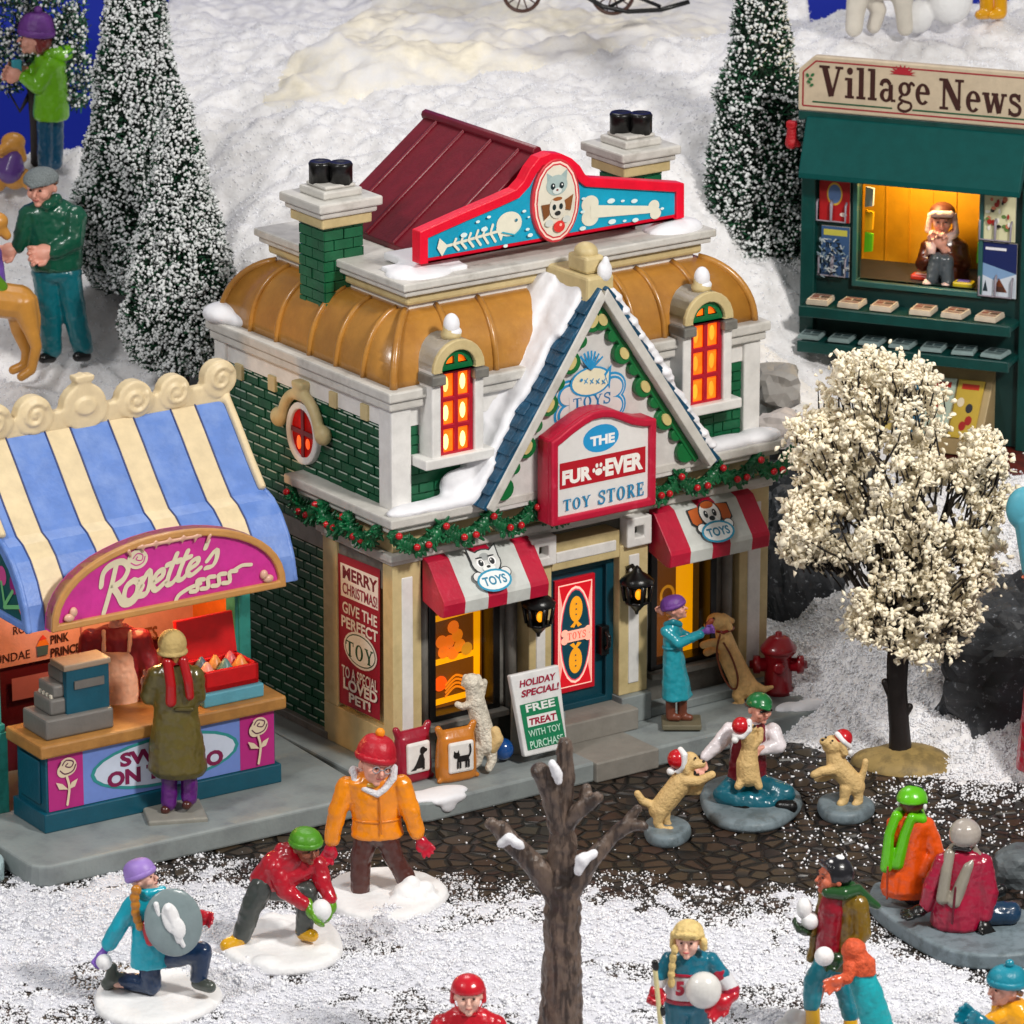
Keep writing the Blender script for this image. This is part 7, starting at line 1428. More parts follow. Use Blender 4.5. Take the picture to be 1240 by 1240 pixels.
# --- pair on the grey base
fb = at_z(1150, 1105, 0); pb = Fig('pair_base', 'long rounded grey base under the two seated people at the lower right', 'base', (1150, 1120), z=0)
pts = [(1058, 1068), (1082, 1066), (1130, 1075), (1210, 1092), (1262, 1108), (1285, 1128), (1270, 1148), (1215, 1156), (1150, 1150), (1088, 1118), (1054, 1088)]
bb = MB(); zt = .2; poly = [(lambda w: (w.x - pb.q.x, w.y - pb.q.y))(at_z(x, y, zt)) for x, y in pts]; poly = smooth(poly + [poly[0]], 4)[:-1]; bb.prism(poly, 0, zt, 'z'); bb.build('slab', BASEG, pb.o, bevel=.06, bseg=4)
f = Fig('person', 'seated person in orange coat, lime helmet and lime scarf seen from behind', 'person', (1095, 1095), z=.2)
f.head((1105, 972, 0), 19, yaw=PI - .4, pitch=.0, neck=(1105, 990, 0)); f.body(mat('dark_skin', '#5c2c20', .4), [[(1104, 990, 0, 8), (1100, 1030, 0, 17), (1098, 1070, 0, 18)], [(1120, 1000, 0, 6), (1130, 1040, -6, 5), (1120, 1058, -20, 4)], [(1098, 1078, 0, 12), (1120, 1082, -30, 9)]], [f.hand((1120, 1058, -20), (-4, 2, -6), 14)])
f.face('#1c1210'); LM = gloss('#5cb80c'); f.hd('helmet', LM, [('h', (0, .1, .25), (1.0, 1.06, .9), -.05), ('c', (-.9, .1, .2), .14, (.9, .1, .2), .14)]); f.hd('hair', gloss('#2a2c2e'), [('c', (-.5, -.3, 1.0), .14, (0, -.1, 1.15), .18, (.5, -.3, 1.0), .14)]); f.hd('earmuff', BASES, [('e', (-.86, .1, -.1), (.14, .22, .26))]); f.hd('earmuff', BASES, [('e', (.86, .1, -.1), (.14, .22, .26))])
ORC = gloss('#e0520c'); f.part('coat', ORC, [('l', -.3, [(1103, 984, 0, 16, 12), (1101, 995, 0, 28, 15), (1099, 1022, 0, 25, 16), (1098, 1045, 0, 25, 17), (1094, 1075, 2, 29, 22), (1094, 1084, 2, 26, 19)]), ('c', (1122, 1000, 2, 11), (1134, 1032, 8, 10.5), (1120, 1056, 12, 9), (1104, 1060, 10, 7)), ('c', (1100, 1074, 0, 15), (1128, 1066, -6, 13))], 1.7)
f.part('coat_slit', gloss('#8c2c08'), [('c', (1075, 1050, 26, 1.5), (1074, 1088, 32, 1.5))], .9, 0)
f.part('scarf', LM, [('c', (1116, 992, 8, 6), (1104, 990, 15, 6), (1096, 1010, 13, 7), (1087, 1046, 13, 8)), ('c', (1085, 988, 12, 6), (1077, 1010, 13, 6.5), (1073, 1050, 14, 7.5)), ('c', (1116, 992, 8, 7), (1112, 985, -8, 8), (1090, 985, -6, 8), (1086, 988, 10, 7))], 1.4)
f.part('trousers', gloss('#3a2c34'), [('c', (1105, 1082, -4, 14), (1135, 1078, -26, 12), (1130, 1086, -50, 10))], 1.8)
f = Fig('person', 'seated person in magenta coat, pale grey helmet and grey scarf seen from behind', 'person', (1160, 1120), z=.2)
f.head((1169, 1014, 0), 19, yaw=PI - .35, pitch=0, neck=(1168, 1032, 0)); f.body(SKIN2, [[(1167, 1032, 0, 8), (1160, 1070, 0, 17), (1158, 1105, 0, 18)], [(1140, 1045, 4, 6), (1125, 1080, 4, 5), (1122, 1100, 4, 4)], [(1190, 1048, 4, 6), (1196, 1085, 10, 5), (1190, 1115, 14, 4)]])
f.face('#1c1210'); GHM = gloss('#a39a92'); f.hd('helmet', GHM, [('e', (0, .1, .3), (1.03, 1.05, .98)), ('h', (0, .1, .2), (1.0, 1.04, .9), -.35)]); f.hd('hair', gloss('#1c1a1c'), [('c', (-.5, .75, -.5), .16, (.5, .75, -.5), .16)])
MG = gloss('#9c0c34'); f.part('coat', MG, [('l', -.3, [(1168, 1028, 0, 18, 14), (1166, 1040, 0, 31, 18), (1162, 1070, 0, 30, 20), (1160, 1095, 2, 32, 26), (1158, 1118, 4, 32, 26), (1158, 1122, 4, 29, 23)]), ('c', (1142, 1044, 4, 12), (1128, 1074, 4, 11), (1122, 1096, 4, 9)), ('c', (1190, 1046, 4, 13), (1197, 1080, 10, 12.5), (1192, 1108, 14, 10))], 1.7)
f.part('coat_slit', gloss('#5c0820'), [('c', (1157, 1075, 24, 1.5), (1153, 1118, 34, 1.8))], .9, 0)
f.part('scarf', gloss('#8f897c'), [('c', (1182, 1036, 6, 7), (1172, 1050, 16, 7), (1156, 1092, 20, 9)), ('c', (1150, 1034, 8, 7), (1146, 1055, 16, 7), (1141, 1088, 19, 8)), ('c', (1182, 1036, 6, 7), (1176, 1028, -8, 8), (1156, 1028, -6, 8), (1150, 1034, 8, 7))], 1.4)
f.hand((1121, 1100, 4), (-7, 2, 2), 20, name='glove', m=BLACK, curl=.2, nrm=(0, -.2, 1)); f.hand((1188, 1114, 16), (3, 5, 3), 20, side=-1, name='glove', m=BLACK, curl=.2, nrm=(0, -.2, 1))
f.part('trousers', gloss('#0c3454'), [('c', (1170, 1110, 0, 15), (1205, 1106, -4, 15), (1222, 1106, -6, 15))], 1.8); f.part('shoe', BLACK, [('c', (1195, 1086, -30, 7), (1212, 1078, -36, 8))], 1.4)
# --- child at lower right
f = Fig('person', 'child in teal bobble hat and yellow jacket at the bottom right corner', 'person', (1225, 1330), z=0); f.head((1217, 1196, 0), 22, yaw=-1.1, pitch=.0, neck=(1226, 1216, 0))
f.body(SKIN, [[(1226, 1216, 0, 8), (1228, 1280, 0, 18)], [(1210, 1230, 6, 7), (1185, 1238, 14, 5)], [(1228, 1290, 0, 12), (1226, 1328, 0, 9)]]); f.face('#6a4028'); f.beanie(paint('#0b8298', .42, bump=.4, bs=14), gloss('#0b8298'), True, h=1.15, z=.35); f.hd('hair', gloss('#7a4a28'), [('c', (.7, .3, .0), .15, (.5, .7, -.3), .18), ('c', (-.7, .3, .0), .15, (-.5, .7, -.3), .18)])
f.part('jacket', gloss('#eca410'), [('l', -.6, [(1226, 1210, 0, 14, 12), (1228, 1222, 0, 30, 18), (1228, 1250, 0, 32, 20), (1228, 1300, 0, 32, 20)]), ('c', (1212, 1230, 6, 12), (1192, 1242, 14, 9))], 1.7); f.part('trousers', gloss('#14304c'), [('c', (1228, 1296, 0, 18), (1226, 1326, 0, 14)), ('c', (1228, 1296, 0, 22), (1229, 1310, 0, 18))], 1.8)
f.hand((1188, 1238, 14), (-8, -5, 2), 24, name='mitten', m=gloss('#0b7288'), curl=.3, nrm=(0, -1, .3)); f.hand((1196, 1240, 24), (-7, -3, 2), 20, name='mitten', m=gloss('#0b7288'), curl=.3)
# --- grey stone at right edge
rock('grey_base_stone', at_z(1244, 1052, .15), (.46, .4, .32), 'smooth grey base stone at the right edge above the seated pair', paint('#5c6468', .5, noise_mix='#474e52', nscale=3), 14, 4, .12)
rock('pale_blue_stone', at_z(-12, 1052, .1), (.2, .25, .2), 'small pale blue edge of a figurine base at the left edge', paint('#9ab0b4', .5), 21, 3, .1)
# --- figure in red dress at right edge
f = Fig('person', 'person in long crimson dress at the right edge holding a blue cone', 'person', (1278, 948), z=0); f.head((1278, 668, 0), 20, yaw=-1.4, neck=(1278, 692, 0)); f.body(SKIN4, [[(1278, 690, 0, 8), (1278, 780, 0, 18)], [(1268, 712, 6, 7), (1262, 728, 12, 6), (1254, 702, 14, 5)]], [f.hand((1256, 706, 14), (-4, -5, 2), 18, curl=.6)]); f.face(); f.hd('hair', gloss('#3c2418'), [('h', (0, .2, .2), (.95, 1., .95), -.3)])
f.part('dress', gloss('#a80c2c'), [('l', 0, [(1278, 692, 0, 18, 14), (1278, 705, 0, 30, 18), (1278, 770, 0, 30, 20), (1278, 855, 0, 40, 30), (1278, 930, 0, 48, 36)]), ('c', (1256, 716, 8, 11), (1254, 735, 14, 10), (1256, 718, 14, 9))], 1.8)
g = Fig('cotton_candy', 'flat light blue cone shape held up at the right edge', 'cone', (1240, 700), y=f.q.y - .15); g.part('puff', paint('#4fa0b4', .45), [('e', (1242, 616, 0), (24, 14, 28)), ('c', (1244, 630, 0, 17), (1247, 690, 0, 10))], 1.6)
# --- man in green at left
SNW = BASES
f = Fig('person', 'man in glossy green jacket, teal trousers and grey tweed cap on the upper left snow', 'person', (82, 437), y=9.2); f.head((50, 226, 8), 22, yaw=-.35, pitch=-.15, neck=(57, 246, 0))
f.body(SKIN, [[(58, 245, 0, 9), (64, 290, 0, 22), (66, 320, 0, 20)], [(35, 258, 4, 8), (25, 290, 8, 6), (18, 300, 12, 5)], [(88, 262, 4, 9), (86, 292, 10, 7), (60, 304, 22, 5)], [(55, 330, 0, 12), (63, 420, 0, 9)], [(85, 330, 0, 12), (100, 420, 0, 9)]], [f.hand((20, 300, 12), (-7, 2, 3), 22, curl=.5), f.hand((62, 303, 22), (-6, 1, 3), 24, curl=.8)], 1.3)
f.face('#6a4030'); f.hd('flat_cap', mat('tweed', '#7c8486', .8, bump=1, bs=60, var=.45, vs=60), [('h', (0, .05, .42), (.98, 1.05, .62), -.1), ('c', (-.55, -.72, .5), .12, (0, -1.1, .42), .13, (.55, -.72, .5), .12), ('c', (-.3, -.85, .5), .14, (.3, -.85, .5), .14)]); f.hd('hair', gloss('#6a4430'), [('c', (-.8, .1, .25), .14, (-.5, .75, .05), .2, (.5, .75, .05), .2, (.8, .1, .25), .14)])
GJ = gloss('#07503a'); f.part('jacket', GJ, [('l', .15, [(60, 242, 0, 18, 14), (60, 254, 0, 38, 19), (66, 285, 0, 35, 22), (68, 322, 0, 32, 22), (68, 326, 0, 30, 20)]), ('c', (36, 262, 4, 15), (28, 284, 8, 12), (22, 298, 12, 9)), ('c', (90, 264, 4, 16), (88, 290, 12, 14), (66, 304, 22, 10)), ('c', (48, 244, 6, 8), (58, 248, 16, 8), (68, 242, 6, 8))], 1.8)
f.part('trousers', gloss('#07616c'), [('e', (68, 330, 0), (31, 20, 14)), ('c', (56, 335, 0, 17), (60, 380, 2, 15), (62, 422, 2, 13.5)), ('c', (82, 335, 0, 17), (90, 380, 2, 15), (100, 420, 2, 13.5))], 1.9)
for x, y in ((60, 433), (102, 431)): f.part('shoe', BLACK, [('c', (x + 2, y, 6, 7), (x - 8, y + 1, 16, 6.5))], 1.5)
TN2 = mat('tan_coat', '#c88c3c', .35, var=.12, vs=5, bump=.2, bs=12); f = Fig('dog', 'large tan dog in a purple coat at the left edge facing the man in green', 'dog', (30, 455), y=8.6)
f.part('body', TN2, [('c', (-60, 350, 0, 26), (-10, 362, 0, 22), (22, 366, 0, 22)), ('c', (28, 368, 6, 17), (36, 395, 8, 11), (44, 420, 10, 7), (38, 448, 12, 6), (26, 456, 16, 6)), ('c', (20, 368, -8, 16), (22, 400, -8, 9), (32, 425, -8, 6.5), (30, 442, -8, 6), (16, 448, -6, 6)), ('c', (-60, 360, 6, 14), (-62, 410, 6, 8), (-62, 450, 6, 7)), ('c', (-52, 360, -6, 14), (-50, 410, -6, 8), (-50, 450, -6, 7)), ('c', (40, 362, 0, 6), (46, 385, 0, 4), (46, 405, 0, 3)), ('c', (-60, 345, 0, 20), (-20, 300, 0, 14), (-12, 272, 0, 14)), ('e', (-6, 268, 0), (16, 12, 12)), ('c', (0, 275, 0, 8), (8, 285, 0, 6))], 1.9, 3)
f.part('dog_coat', gloss('#6c4aa4'), [('c', (-50, 344, 0, 29), (-20, 352, 0, 25)), ('c', (-50, 335, 0, 24), (-16, 310, 0, 19)), ('c', (-4, 320, 0, 9), (-2, 345, 4, 10))], 1.9); f.part('coat_trim', gloss('#5c8c1c'), [('c', (-8, 338, 10, 10), (2, 348, 8, 8))], 1.8)
# --- girl in lime on the ridge
f = Fig('person', 'girl in lime green hooded coat and purple bobble hat taking a photo on the ridge', 'person', (62, 200), y=13.2); f.head((42, 46, 6), 20, yaw=-1.5, pitch=.0, neck=(52, 64, 0))
f.body(SKIN, [[(54, 62, 0, 8), (60, 100, 0, 18), (62, 138, 0, 16)], [(58, 78, 8, 8), (42, 104, 14, 6), (26, 92, 16, 5)], [(46, 76, -8, 7), (34, 94, -8, 6), (26, 84, -4, 5)], [(56, 145, 4, 9), (56, 192, 4, 8)], [(68, 145, -2, 9), (68, 192, -2, 8)]], [f.hand((26, 92, 16), (-7, -2, 2), 18, curl=.7), f.hand((28, 84, -2), (-7, -1, 2), 16, curl=.7)])
f.face('#5a3020'); f.beanie(paint('#6a3488', .5, bump=.8, bs=10), paint('#6a3488', .5, bump=.8, bs=10), True, h=1.5, z=.35); f.hd('hair', gloss('#7a2c28'), [('e', (0, .5, -.2), (.78, .55, .7)), ('c', (.7, .1, .1), .2, (.6, .3, -.6), .25)])
LG = gloss('#6cb010'); f.part('coat', LG, [('l', -1.1, [(56, 64, 0, 15, 13), (60, 76, 0, 23, 19), (62, 105, 0, 20, 20), (62, 140, 0, 24, 22), (62, 144, 0, 22, 20)]), ('c', (60, 80, 12, 13), (46, 104, 16, 10.5), (30, 94, 17, 8)), ('c', (48, 78, -8, 10), (38, 94, -8, 8), (30, 86, -4, 7))], 1.7); f.part('hood', LG, [('e', (72, 66, 0), (17, 14, 9)), ('c', (60, 66, 10, 8), (82, 62, 0, 9))], 1.6)
f.part('jeans', gloss('#0b4c6c'), [('c', (55, 142, 4, 11), (55, 196, 6, 10)), ('c', (67, 142, -2, 11), (67, 196, 0, 10))], 1.6); f.part('phone', paint('#3c98a8', .3), [('b', (20, 80, 14), (6, 3, 8), rotm(.4))], 1.2, 1)
f = Fig('dog', 'small brown dog in a purple harness on the ridge at the left edge', 'dog', (10, 228), y=12.6); f.part('body', TN2, [('e', (16, 172, 4), (15, 12, 12)), ('c', (8, 178, 10, 8), (2, 182, 14, 6)), ('c', (24, 178, 6, 6), (28, 192, 6, 5)), ('c', (14, 184, 0, 13), (8, 205, 0, 18), (18, 215, 0, 15)), ('c', (28, 212, 4, 9), (34, 224, 6, 6)), ('c', (2, 210, 4, 8), (0, 226, 6, 6)), ('c', (-14, 205, 0, 15), (-20, 225, 0, 9))], 1.6, 2); f.part('harness', gloss('#5c3a84'), [('c', (16, 192, 4, 14), (12, 206, 6, 17)), ('c', (2, 198, 8, 8), (22, 204, 10, 8))], 1.6)
# --- stall people
TY = T.M @ Vector((1.75, -.45, -.02))
f = Fig('person', 'customer in long olive coat, red scarf and cream knit hat at the stall counter', 'person', (212, 988), y=at_z(212, 984, .3).y); f.head((208, 782, 0), 18, yaw=PI + .35, pitch=0, neck=(210, 800, 0))
f.body(SKIN, [[(210, 800, 0, 8), (211, 840, 0, 18), (211, 890, 0, 18)], [(190, 815, 0, 7), (182, 838, -6, 6), (178, 835, -14, 5)], [(232, 815, 0, 7), (236, 840, -6, 6)], [(204, 925, 0, 8), (203, 970, 0, 8)], [(226, 920, 0, 8), (226, 965, 0, 8)]], [f.hand((180, 838, -6), (1, -7, -4), 18, curl=.5)]); f.face()
f.hd('knit_hat', paint('#bfa468', .75, bump=1, bs=12), [('e', (0, .12, .2), (.98, 1.02, 1.0)), ('e', (0, .75, .05), (.45, .35, .5)), ('t', -.35, .9, .92, .16)])
f.hd('hair', gloss('#c8964c'), [('c', (-.1, .6, -.5), .35, (-.1, .5, -.9), .3)]); OC = gloss('#5c5222'); f.part('coat', OC, [('l', 0, [(211, 803, 0, 16, 12), (212, 814, 0, 33, 17), (213, 845, 0, 28, 18), (213, 862, 0, 27, 18), (214, 900, 0, 33, 23), (215, 930, 0, 36, 27), (216, 938, 0, 30, 22)]), ('c', (190, 818, 0, 13), (181, 842, -4, 12), (180, 832, -10, 9)), ('c', (235, 818, 0, 13), (239, 842, -4, 11))], 1.7)
f.part('coat_belt', gloss('#4c441c'), [('c', (213, 859, 18, 3), (232, 859, 16, 3))], 1.0); f.part('scarf', gloss('#a80c14'), [('l', 0, [(210, 794, 0, 15, 12), (210, 802, 0, 18, 14)]), ('c', (203, 802, 14, 6.5), (207, 830, 20, 6.5), (207, 850, 20, 7)), ('c', (222, 800, 14, 6), (228, 825, 20, 6), (230, 843, 19, 5.5))], 1.4)
PU = gloss('#5c1874'); f.part('trousers', PU, [('c', (205, 930, 0, 11), (205, 972, 2, 10)), ('c', (229, 928, 0, 11), (229, 966, 0, 10))], 1.6)
for x, y in ((203, 981), (229, 975)): f.part('shoe', gloss('#4a2018'), [('c', (x, y - 3, 0, 6), (x - 3, y, 10, 6))], 1.3)
f.part('base', paint('#8a8880', .5), [('b', (211, 986, 0), (36, 34, 6), rotm(math.radians(12)))], 1.7)
f = Fig('person', 'shopkeeper in maroon shirt and peach apron standing behind the stall counter', 'person', (140, 905), y=(T.M @ Vector((1.05, 1.25, 0))).y)
f.head((142, 736, 0), 18, yaw=.2, pitch=-.2, neck=(140, 758, 0)); f.body(SKIN, [[(140, 758, 0, 9), (140, 800, 0, 22), (140, 850, 0, 18)], [(112, 775, 0, 8), (104, 810, 4, 7), (118, 848, 14, 5)], [(168, 775, 0, 8), (178, 805, 6, 7), (180, 822, 16, 5)], [(130, 860, 0, 12), (130, 925, 0, 10)], [(150, 860, 0, 12), (150, 925, 0, 10)]], [f.hand((118, 848, 14), (3, 6, 3), 18, curl=.4), f.hand((180, 822, 16), (5, 3, 3), 18, side=-1, curl=.4)]); f.face('#4a2c20'); f.hd('hair', gloss('#5a3424'), [('h', (0, .15, .25), (.93, 1.0, .85), -.05)])
f.part('shirt', paint('#8c1420', .5), [('l', 0, [(140, 758, 0, 16, 12), (140, 768, 0, 38, 20), (140, 800, 0, 34, 22), (140, 850, 0, 30, 20)]), ('c', (110, 775, 0, 15), (105, 808, 4, 13), (114, 832, 12, 10)), ('c', (170, 775, 0, 15), (180, 804, 6, 13), (184, 816, 14, 10))], 1.8)
f.part('apron', paint('#f2bc9c', .5), [('l', 0, [(141, 785, 6, 20, 19), (141, 792, 6, 24, 21), (141, 830, 6, 28, 20), (141, 880, 6, 26, 18)]), ('c', (126, 788, 24, 3), (126, 765, 16, 3)), ('c', (156, 788, 24, 3), (158, 765, 16, 3))], 1.4)
f.part('trousers', gloss('#3c1018'), [('c', (130, 858, 0, 16), (130, 920, 0, 13)), ('c', (150, 858, 0, 16), (150, 920, 0, 13))], 2)
# --- vendor in the hatch
f = Fig('person', 'vendor in brown jacket and pink fur hat drinking from a cup in the hatch', 'person', (1140, 345), y=(N.M @ Vector((-1.25, .72, 0))).y); f.head((1141, 266, 4), 17, yaw=-.1, pitch=-.1, neck=(1142, 285, 0))
f.body(SKIN, [[(1142, 285, 0, 7), (1144, 330, 0, 16)], [(1125, 298, 2, 6), (1118, 318, 6, 5), (1127, 296, 16, 4.5)], [(1160, 298, 2, 6), (1166, 315, 6, 5), (1141, 298, 16, 4.5)], [(1138, 335, 4, 8), (1132, 312, 16, 7), (1128, 340, 20, 5)]], [f.hand((1128, 298, 16), (3, -6, 2), 17, curl=.8), f.hand((1142, 300, 16), (-3, -6, 2), 17, side=-1, curl=.8)]); f.face('#6a4030')
FH = mat('pink_fleece', '#f4cfc6', .8, bump=1, bs=40, var=.1, vs=20); f.hd('fur_hat', FH, [('c', (-.6, -.72, .68), .26, (.6, -.72, .68), .26), ('c', (-.85, -.1, .4), .2, (-.98, -.15, -.75), .24), ('c', (.85, -.1, .4), .2, (.98, -.15, -.75), .24)]); f.hd('hat_crown', paint('#5c2c18', .5), [('h', (0, .2, .45), (.95, 1.0, .75), -.3)])
f.part('scarf', FH, [('c', (1130, 284, 8, 6), (1145, 290, 12, 6), (1156, 282, 4, 6))], 1.4); f.part('jacket', gloss('#4a1c0c'), [('l', 0, [(1144, 284, 0, 14, 11), (1144, 294, 0, 26, 15), (1148, 320, 0, 26, 18), (1148, 340, 0, 26, 18)]), ('c', (1124, 300, 2, 10), (1117, 320, 6, 9), (1122, 316, 12, 8)), ('c', (1162, 300, 2, 11), (1166, 318, 6, 11), (1150, 314, 14, 8))], 1.5)
f.part('trousers', gloss('#4c5258'), [('c', (1132, 340, 14, 8), (1134, 314, 22, 9), (1127, 340, 28, 7)), ('c', (1148, 342, 14, 8), (1146, 316, 22, 9), (1146, 342, 28, 7))], 1.5); f.part('sock', FH, [('c', (1124, 342, 28, 6), (1122, 345, 32, 6))], 1.2); f.part('sock', FH, [('c', (1146, 344, 28, 6), (1145, 347, 32, 6))], 1.2)
g = Fig('paper_cup', 'pink cup held in both hands by the vendor in the hatch', 'cup', (1128, 303), y=f.q.y - .24); b = MB(); b.lathe((0, 0, 0), [(.05, -.06), (.075, .1), (.06, .1)], 14, rotm(0, .5)); b.build('cup', paint('#e8c0b4', .4), g.o)
# --- top edge things
WD = paint('#4a2c20', .4); wg = at_y(632, -6, 16.2); 
def wheel(par, c, R, sp=10):
    b = MB(); c = Vector(c); b.tube([c + Vector((R * math.cos(t), 0, R * math.sin(t))) for t in np.linspace(0, 2 * PI, 33)], .028, 6)
    for k in range(sp): a = k * 2 * PI / sp; b.tube([c, c + Vector((R * math.cos(a), 0, R * math.sin(a)))], .012, 5)
    b.ball(c, .05); return b.build('wheel', WD, par)
ca = empty('carriage', wg); tag(ca, 'dark wooden carriage whose wheels just show at the top edge', 'carriage'); wheel(ca, (0, 0, .02), .26)
def W(px, py, d=0): return at_y(px, py, 16.2 - d) - wg
wheel(ca, W(742, -8), .3); wheel(ca, W(742, -8, -.7), .3); b = MB(); b.tube([W(700, -10), W(730, 8), W(760, 14), W(800, 12), W(835, 2)], .04, 6); b.tube([W(735, 10), W(765, -6), W(800, 8)], .03, 6); b.build('shafts', BLACK, ca); b = MB(); c1 = W(690, -50); b.box(c1.x - .7, c1.x + .6, -.4, .3, c1.z - .1, c1.z + .5); b.build('carriage_body', gloss('#5c1018'), ca, bevel=.08)
PB = mat('white_bear', '#d9d2c6', .5, var=.06, bump=.15); f = Fig('polar_bear', 'white polar bear standing on the snow above the news stand sign', 'bear', (1060, 38), y=14.6)
f.part('body', PB, [('c', (1045, -22, 0, 24), (1100, -26, 0, 26)), ('c', (1040, -10, 6, 15), (1036, 14, 8, 12), (1034, 34, 10, 11)), ('c', (1092, -10, 6, 15), (1094, 12, 8, 11), (1096, 34, 10, 10)), ('c', (1050, -10, -8, 14), (1064, 12, -8, 10), (1058, 32, -8, 9)), ('c', (1010, -30, 0, 12), (1000, -24, 0, 12))], 2, 3)
g = Fig('snow_mound', 'rounded white mound beside the bear at the top right', 'snow mound', (1150, 30), y=14.8); g.part('mound', BASES, [('e', (1150, 0, 0), (28, 22, 30)), ('e', (1110, 20, 0), (20, 18, 22))], 2.4, 3)
f = Fig('person', 'figure at the top right edge of which only yellow boots show', 'person', (1205, 22), y=15.2); f.head((1203, -150, 0), 19); f.body(SKIN, [[(1203, -130, 0, 9), (1203, -70, 0, 18)], [(1198, -60, 0, 10), (1198, 10, 0, 8)], [(1210, -60, 0, 10), (1210, 10, 0, 8)]]); f.part('coat', gloss('#0c7c8c'), [('l', 0, [(1203, -132, 0, 14, 12), (1203, -120, 0, 30, 18), (1203, -50, 0, 28, 20)])], 2)
for x in (1195, 1211): f.part('boot', gloss('#e0a008'), [('c', (x, -30, 0, 9), (x, 14, 0, 9)), ('c', (x, 16, 2, 8), (x - 9, 18, 8, 6))], 1.5)
f.hd('hat', gloss('#7a2c8c'), [('h', (0, .1, .3), (.95, 1, .9), -.1)])

# ================================================================ small things in front of the toy shop
def sack(px, py, w, h, col, label, draw, rot=0):
    q = at_z(px, py, .26); s_ = empty('pet_food_bag', q, S.a + rot); tag(s_, label, 'bag', 'pet food bags by the shop window')
    b = MB(); n = 24; R_ = []
    for z, fw_, fd in ((.0, .9, .8), (.04, 1, 1), (h * .3, 1.02, 1.1), (h * .6, .98, 1.0), (h * .85, .94, .7), (h * .95, .9, .35)):
        R_.append([((w / 2) * fw_ * (abs(math.cos(t)) ** .45) * (1 if math.cos(t) > 0 else -1), .13 * fd * (abs(math.sin(t)) ** .8) * (1 if math.sin(t) > 0 else -1), z) for t in [2 * PI * i / n for i in range(n)]])
    b.ring(R_)
    for e in (-1, 1): b.cap((e * w * .38, 0, h * .9), .06, (e * w * .47, 0, h * 1.04), .045); b.cap((e * w * .4, -.04, .05), .05, (e * w * .5, -.06, .03), .035)
    b.cap((-w * .38, 0, h * .93), .05, (w * .38, 0, h * .93), .05); b.clay('sack', col, s_, .016, 2)
    fr = Frame(q, 35 + math.degrees(rot)); 
    MB().box(-w * .33, w * .33, -.165, -.1, h * .2, h * .8).build('label_panel', paint('#e8e4e0', .4), s_, bevel=.03)
    A = Art(fr, (0, -.165, 0)); A.k = .006; draw(A, w, h); A.build('animal_picture', s_)
def dogp(A, w, h):
    K = '#1a1818'; A.poly([(-.1, h * .3), (.06, h * .3), (.07, h * .45), (.05, h * .6), (.0, h * .56), (-.05, h * .4)], K, px=False); A.ell((.045, h * .64), .04, .05, K, px=False); A.ell((.075, h * .64), .035, .025, K, px=False); A.poly([(-.14, h * .28), (-.05, h * .28), (-.04, h * .34), (-.1, h * .32)], K, px=False); A.rect((.04, h * .27), (.07, h * .48), K, px=False)
def catp(A, w, h):
    K = '#1a1818'; A.poly([(-.07, h * .42), (.09, h * .42), (.1, h * .54), (-.07, h * .54)], K, px=False); A.ell((-.08, h * .56), .045, .04, K, px=False); A.poly([(-.12, h * .57), (-.115, h * .66), (-.08, h * .6), (-.05, h * .66), (-.045, h * .57)], K, px=False)
    for x in (-.065, -.03, .05, .085): A.rect((x - .012, h * .3), (x + .012, h * .45), K, px=False)
    A.line([(.09, h * .52), (.11, h * .62), (.1, h * .74)], .022, K, px=False, sm=True)
sack(499, 944, .5, .66, gloss('#98122c'), 'crimson pet food bag with a black sitting dog on its label', dogp)
sack(552, 943, .52, .66, gloss('#c07420'), 'orange pet food bag with a black cat on its label', catp, -.1)
f = Fig('dog', 'shaggy white dog rearing up against the left shop window with a cream tail', 'dog', (588, 934), z=.26); WF = mat('shaggy_white', '#d8d0c0', .7, bump=1, bs=30, var=.3, vs=14)
f.part('body', WF, [('e', (571, 826, 2), (11, 10, 11)), ('c', (572, 832, 2, 9), (576, 850, 0, 12), (584, 880, 0, 13), (588, 900, 0, 15)), ('c', (572, 852, 6, 6), (560, 856, 4, 4.5), (554, 853, 2, 4)), ('c', (580, 905, 6, 9), (578, 922, 8, 6), (572, 928, 12, 5)), ('c', (594, 905, 0, 9), (596, 920, 4, 6), (592, 930, 10, 5)), ('c', (582, 840, -6, 6), (586, 826, -8, 4.5)), ('c', (564, 820, -2, 4), (562, 828, 2, 4)), ('c', (579, 820, -2, 4), (582, 828, 2, 4))], 1.3, 1); f.part('tail', mat('cream_tail', '#d8b880', .6, bump=.5, bs=20), [('c', (596, 905, 4, 8), (602, 895, 6, 8), (600, 885, 6, 6))], 1.3)
f = Fig('ball', 'shiny blue toy ball on the walk beside the white dog', 'ball', (609, 922), z=.26); b = MB(); b.ball(f.p(609, 907, 0), 13.5 * f.k, seg=28, rows=18); b.build('sphere', mat('blue_gloss', '#0c4c94', .12, coat=1, var=.05), f.o)
f = Fig('plant', 'dark green clump of leaves behind the pet food bags', 'plant', (545, 905), y=at_z(548, 925, .26).y + .25); f.part('leaves', gloss('#0c5a34'), [('c', (520 + k * 7, 892 - (k % 3) * 2, 0, 5), (526 + k * 7, 882 + (k % 2) * 5, 4, 2.5)) for k in range(8)] + [('c', (515, 897, 0, 6), (572, 893, 0, 6))], 1.2, 1)
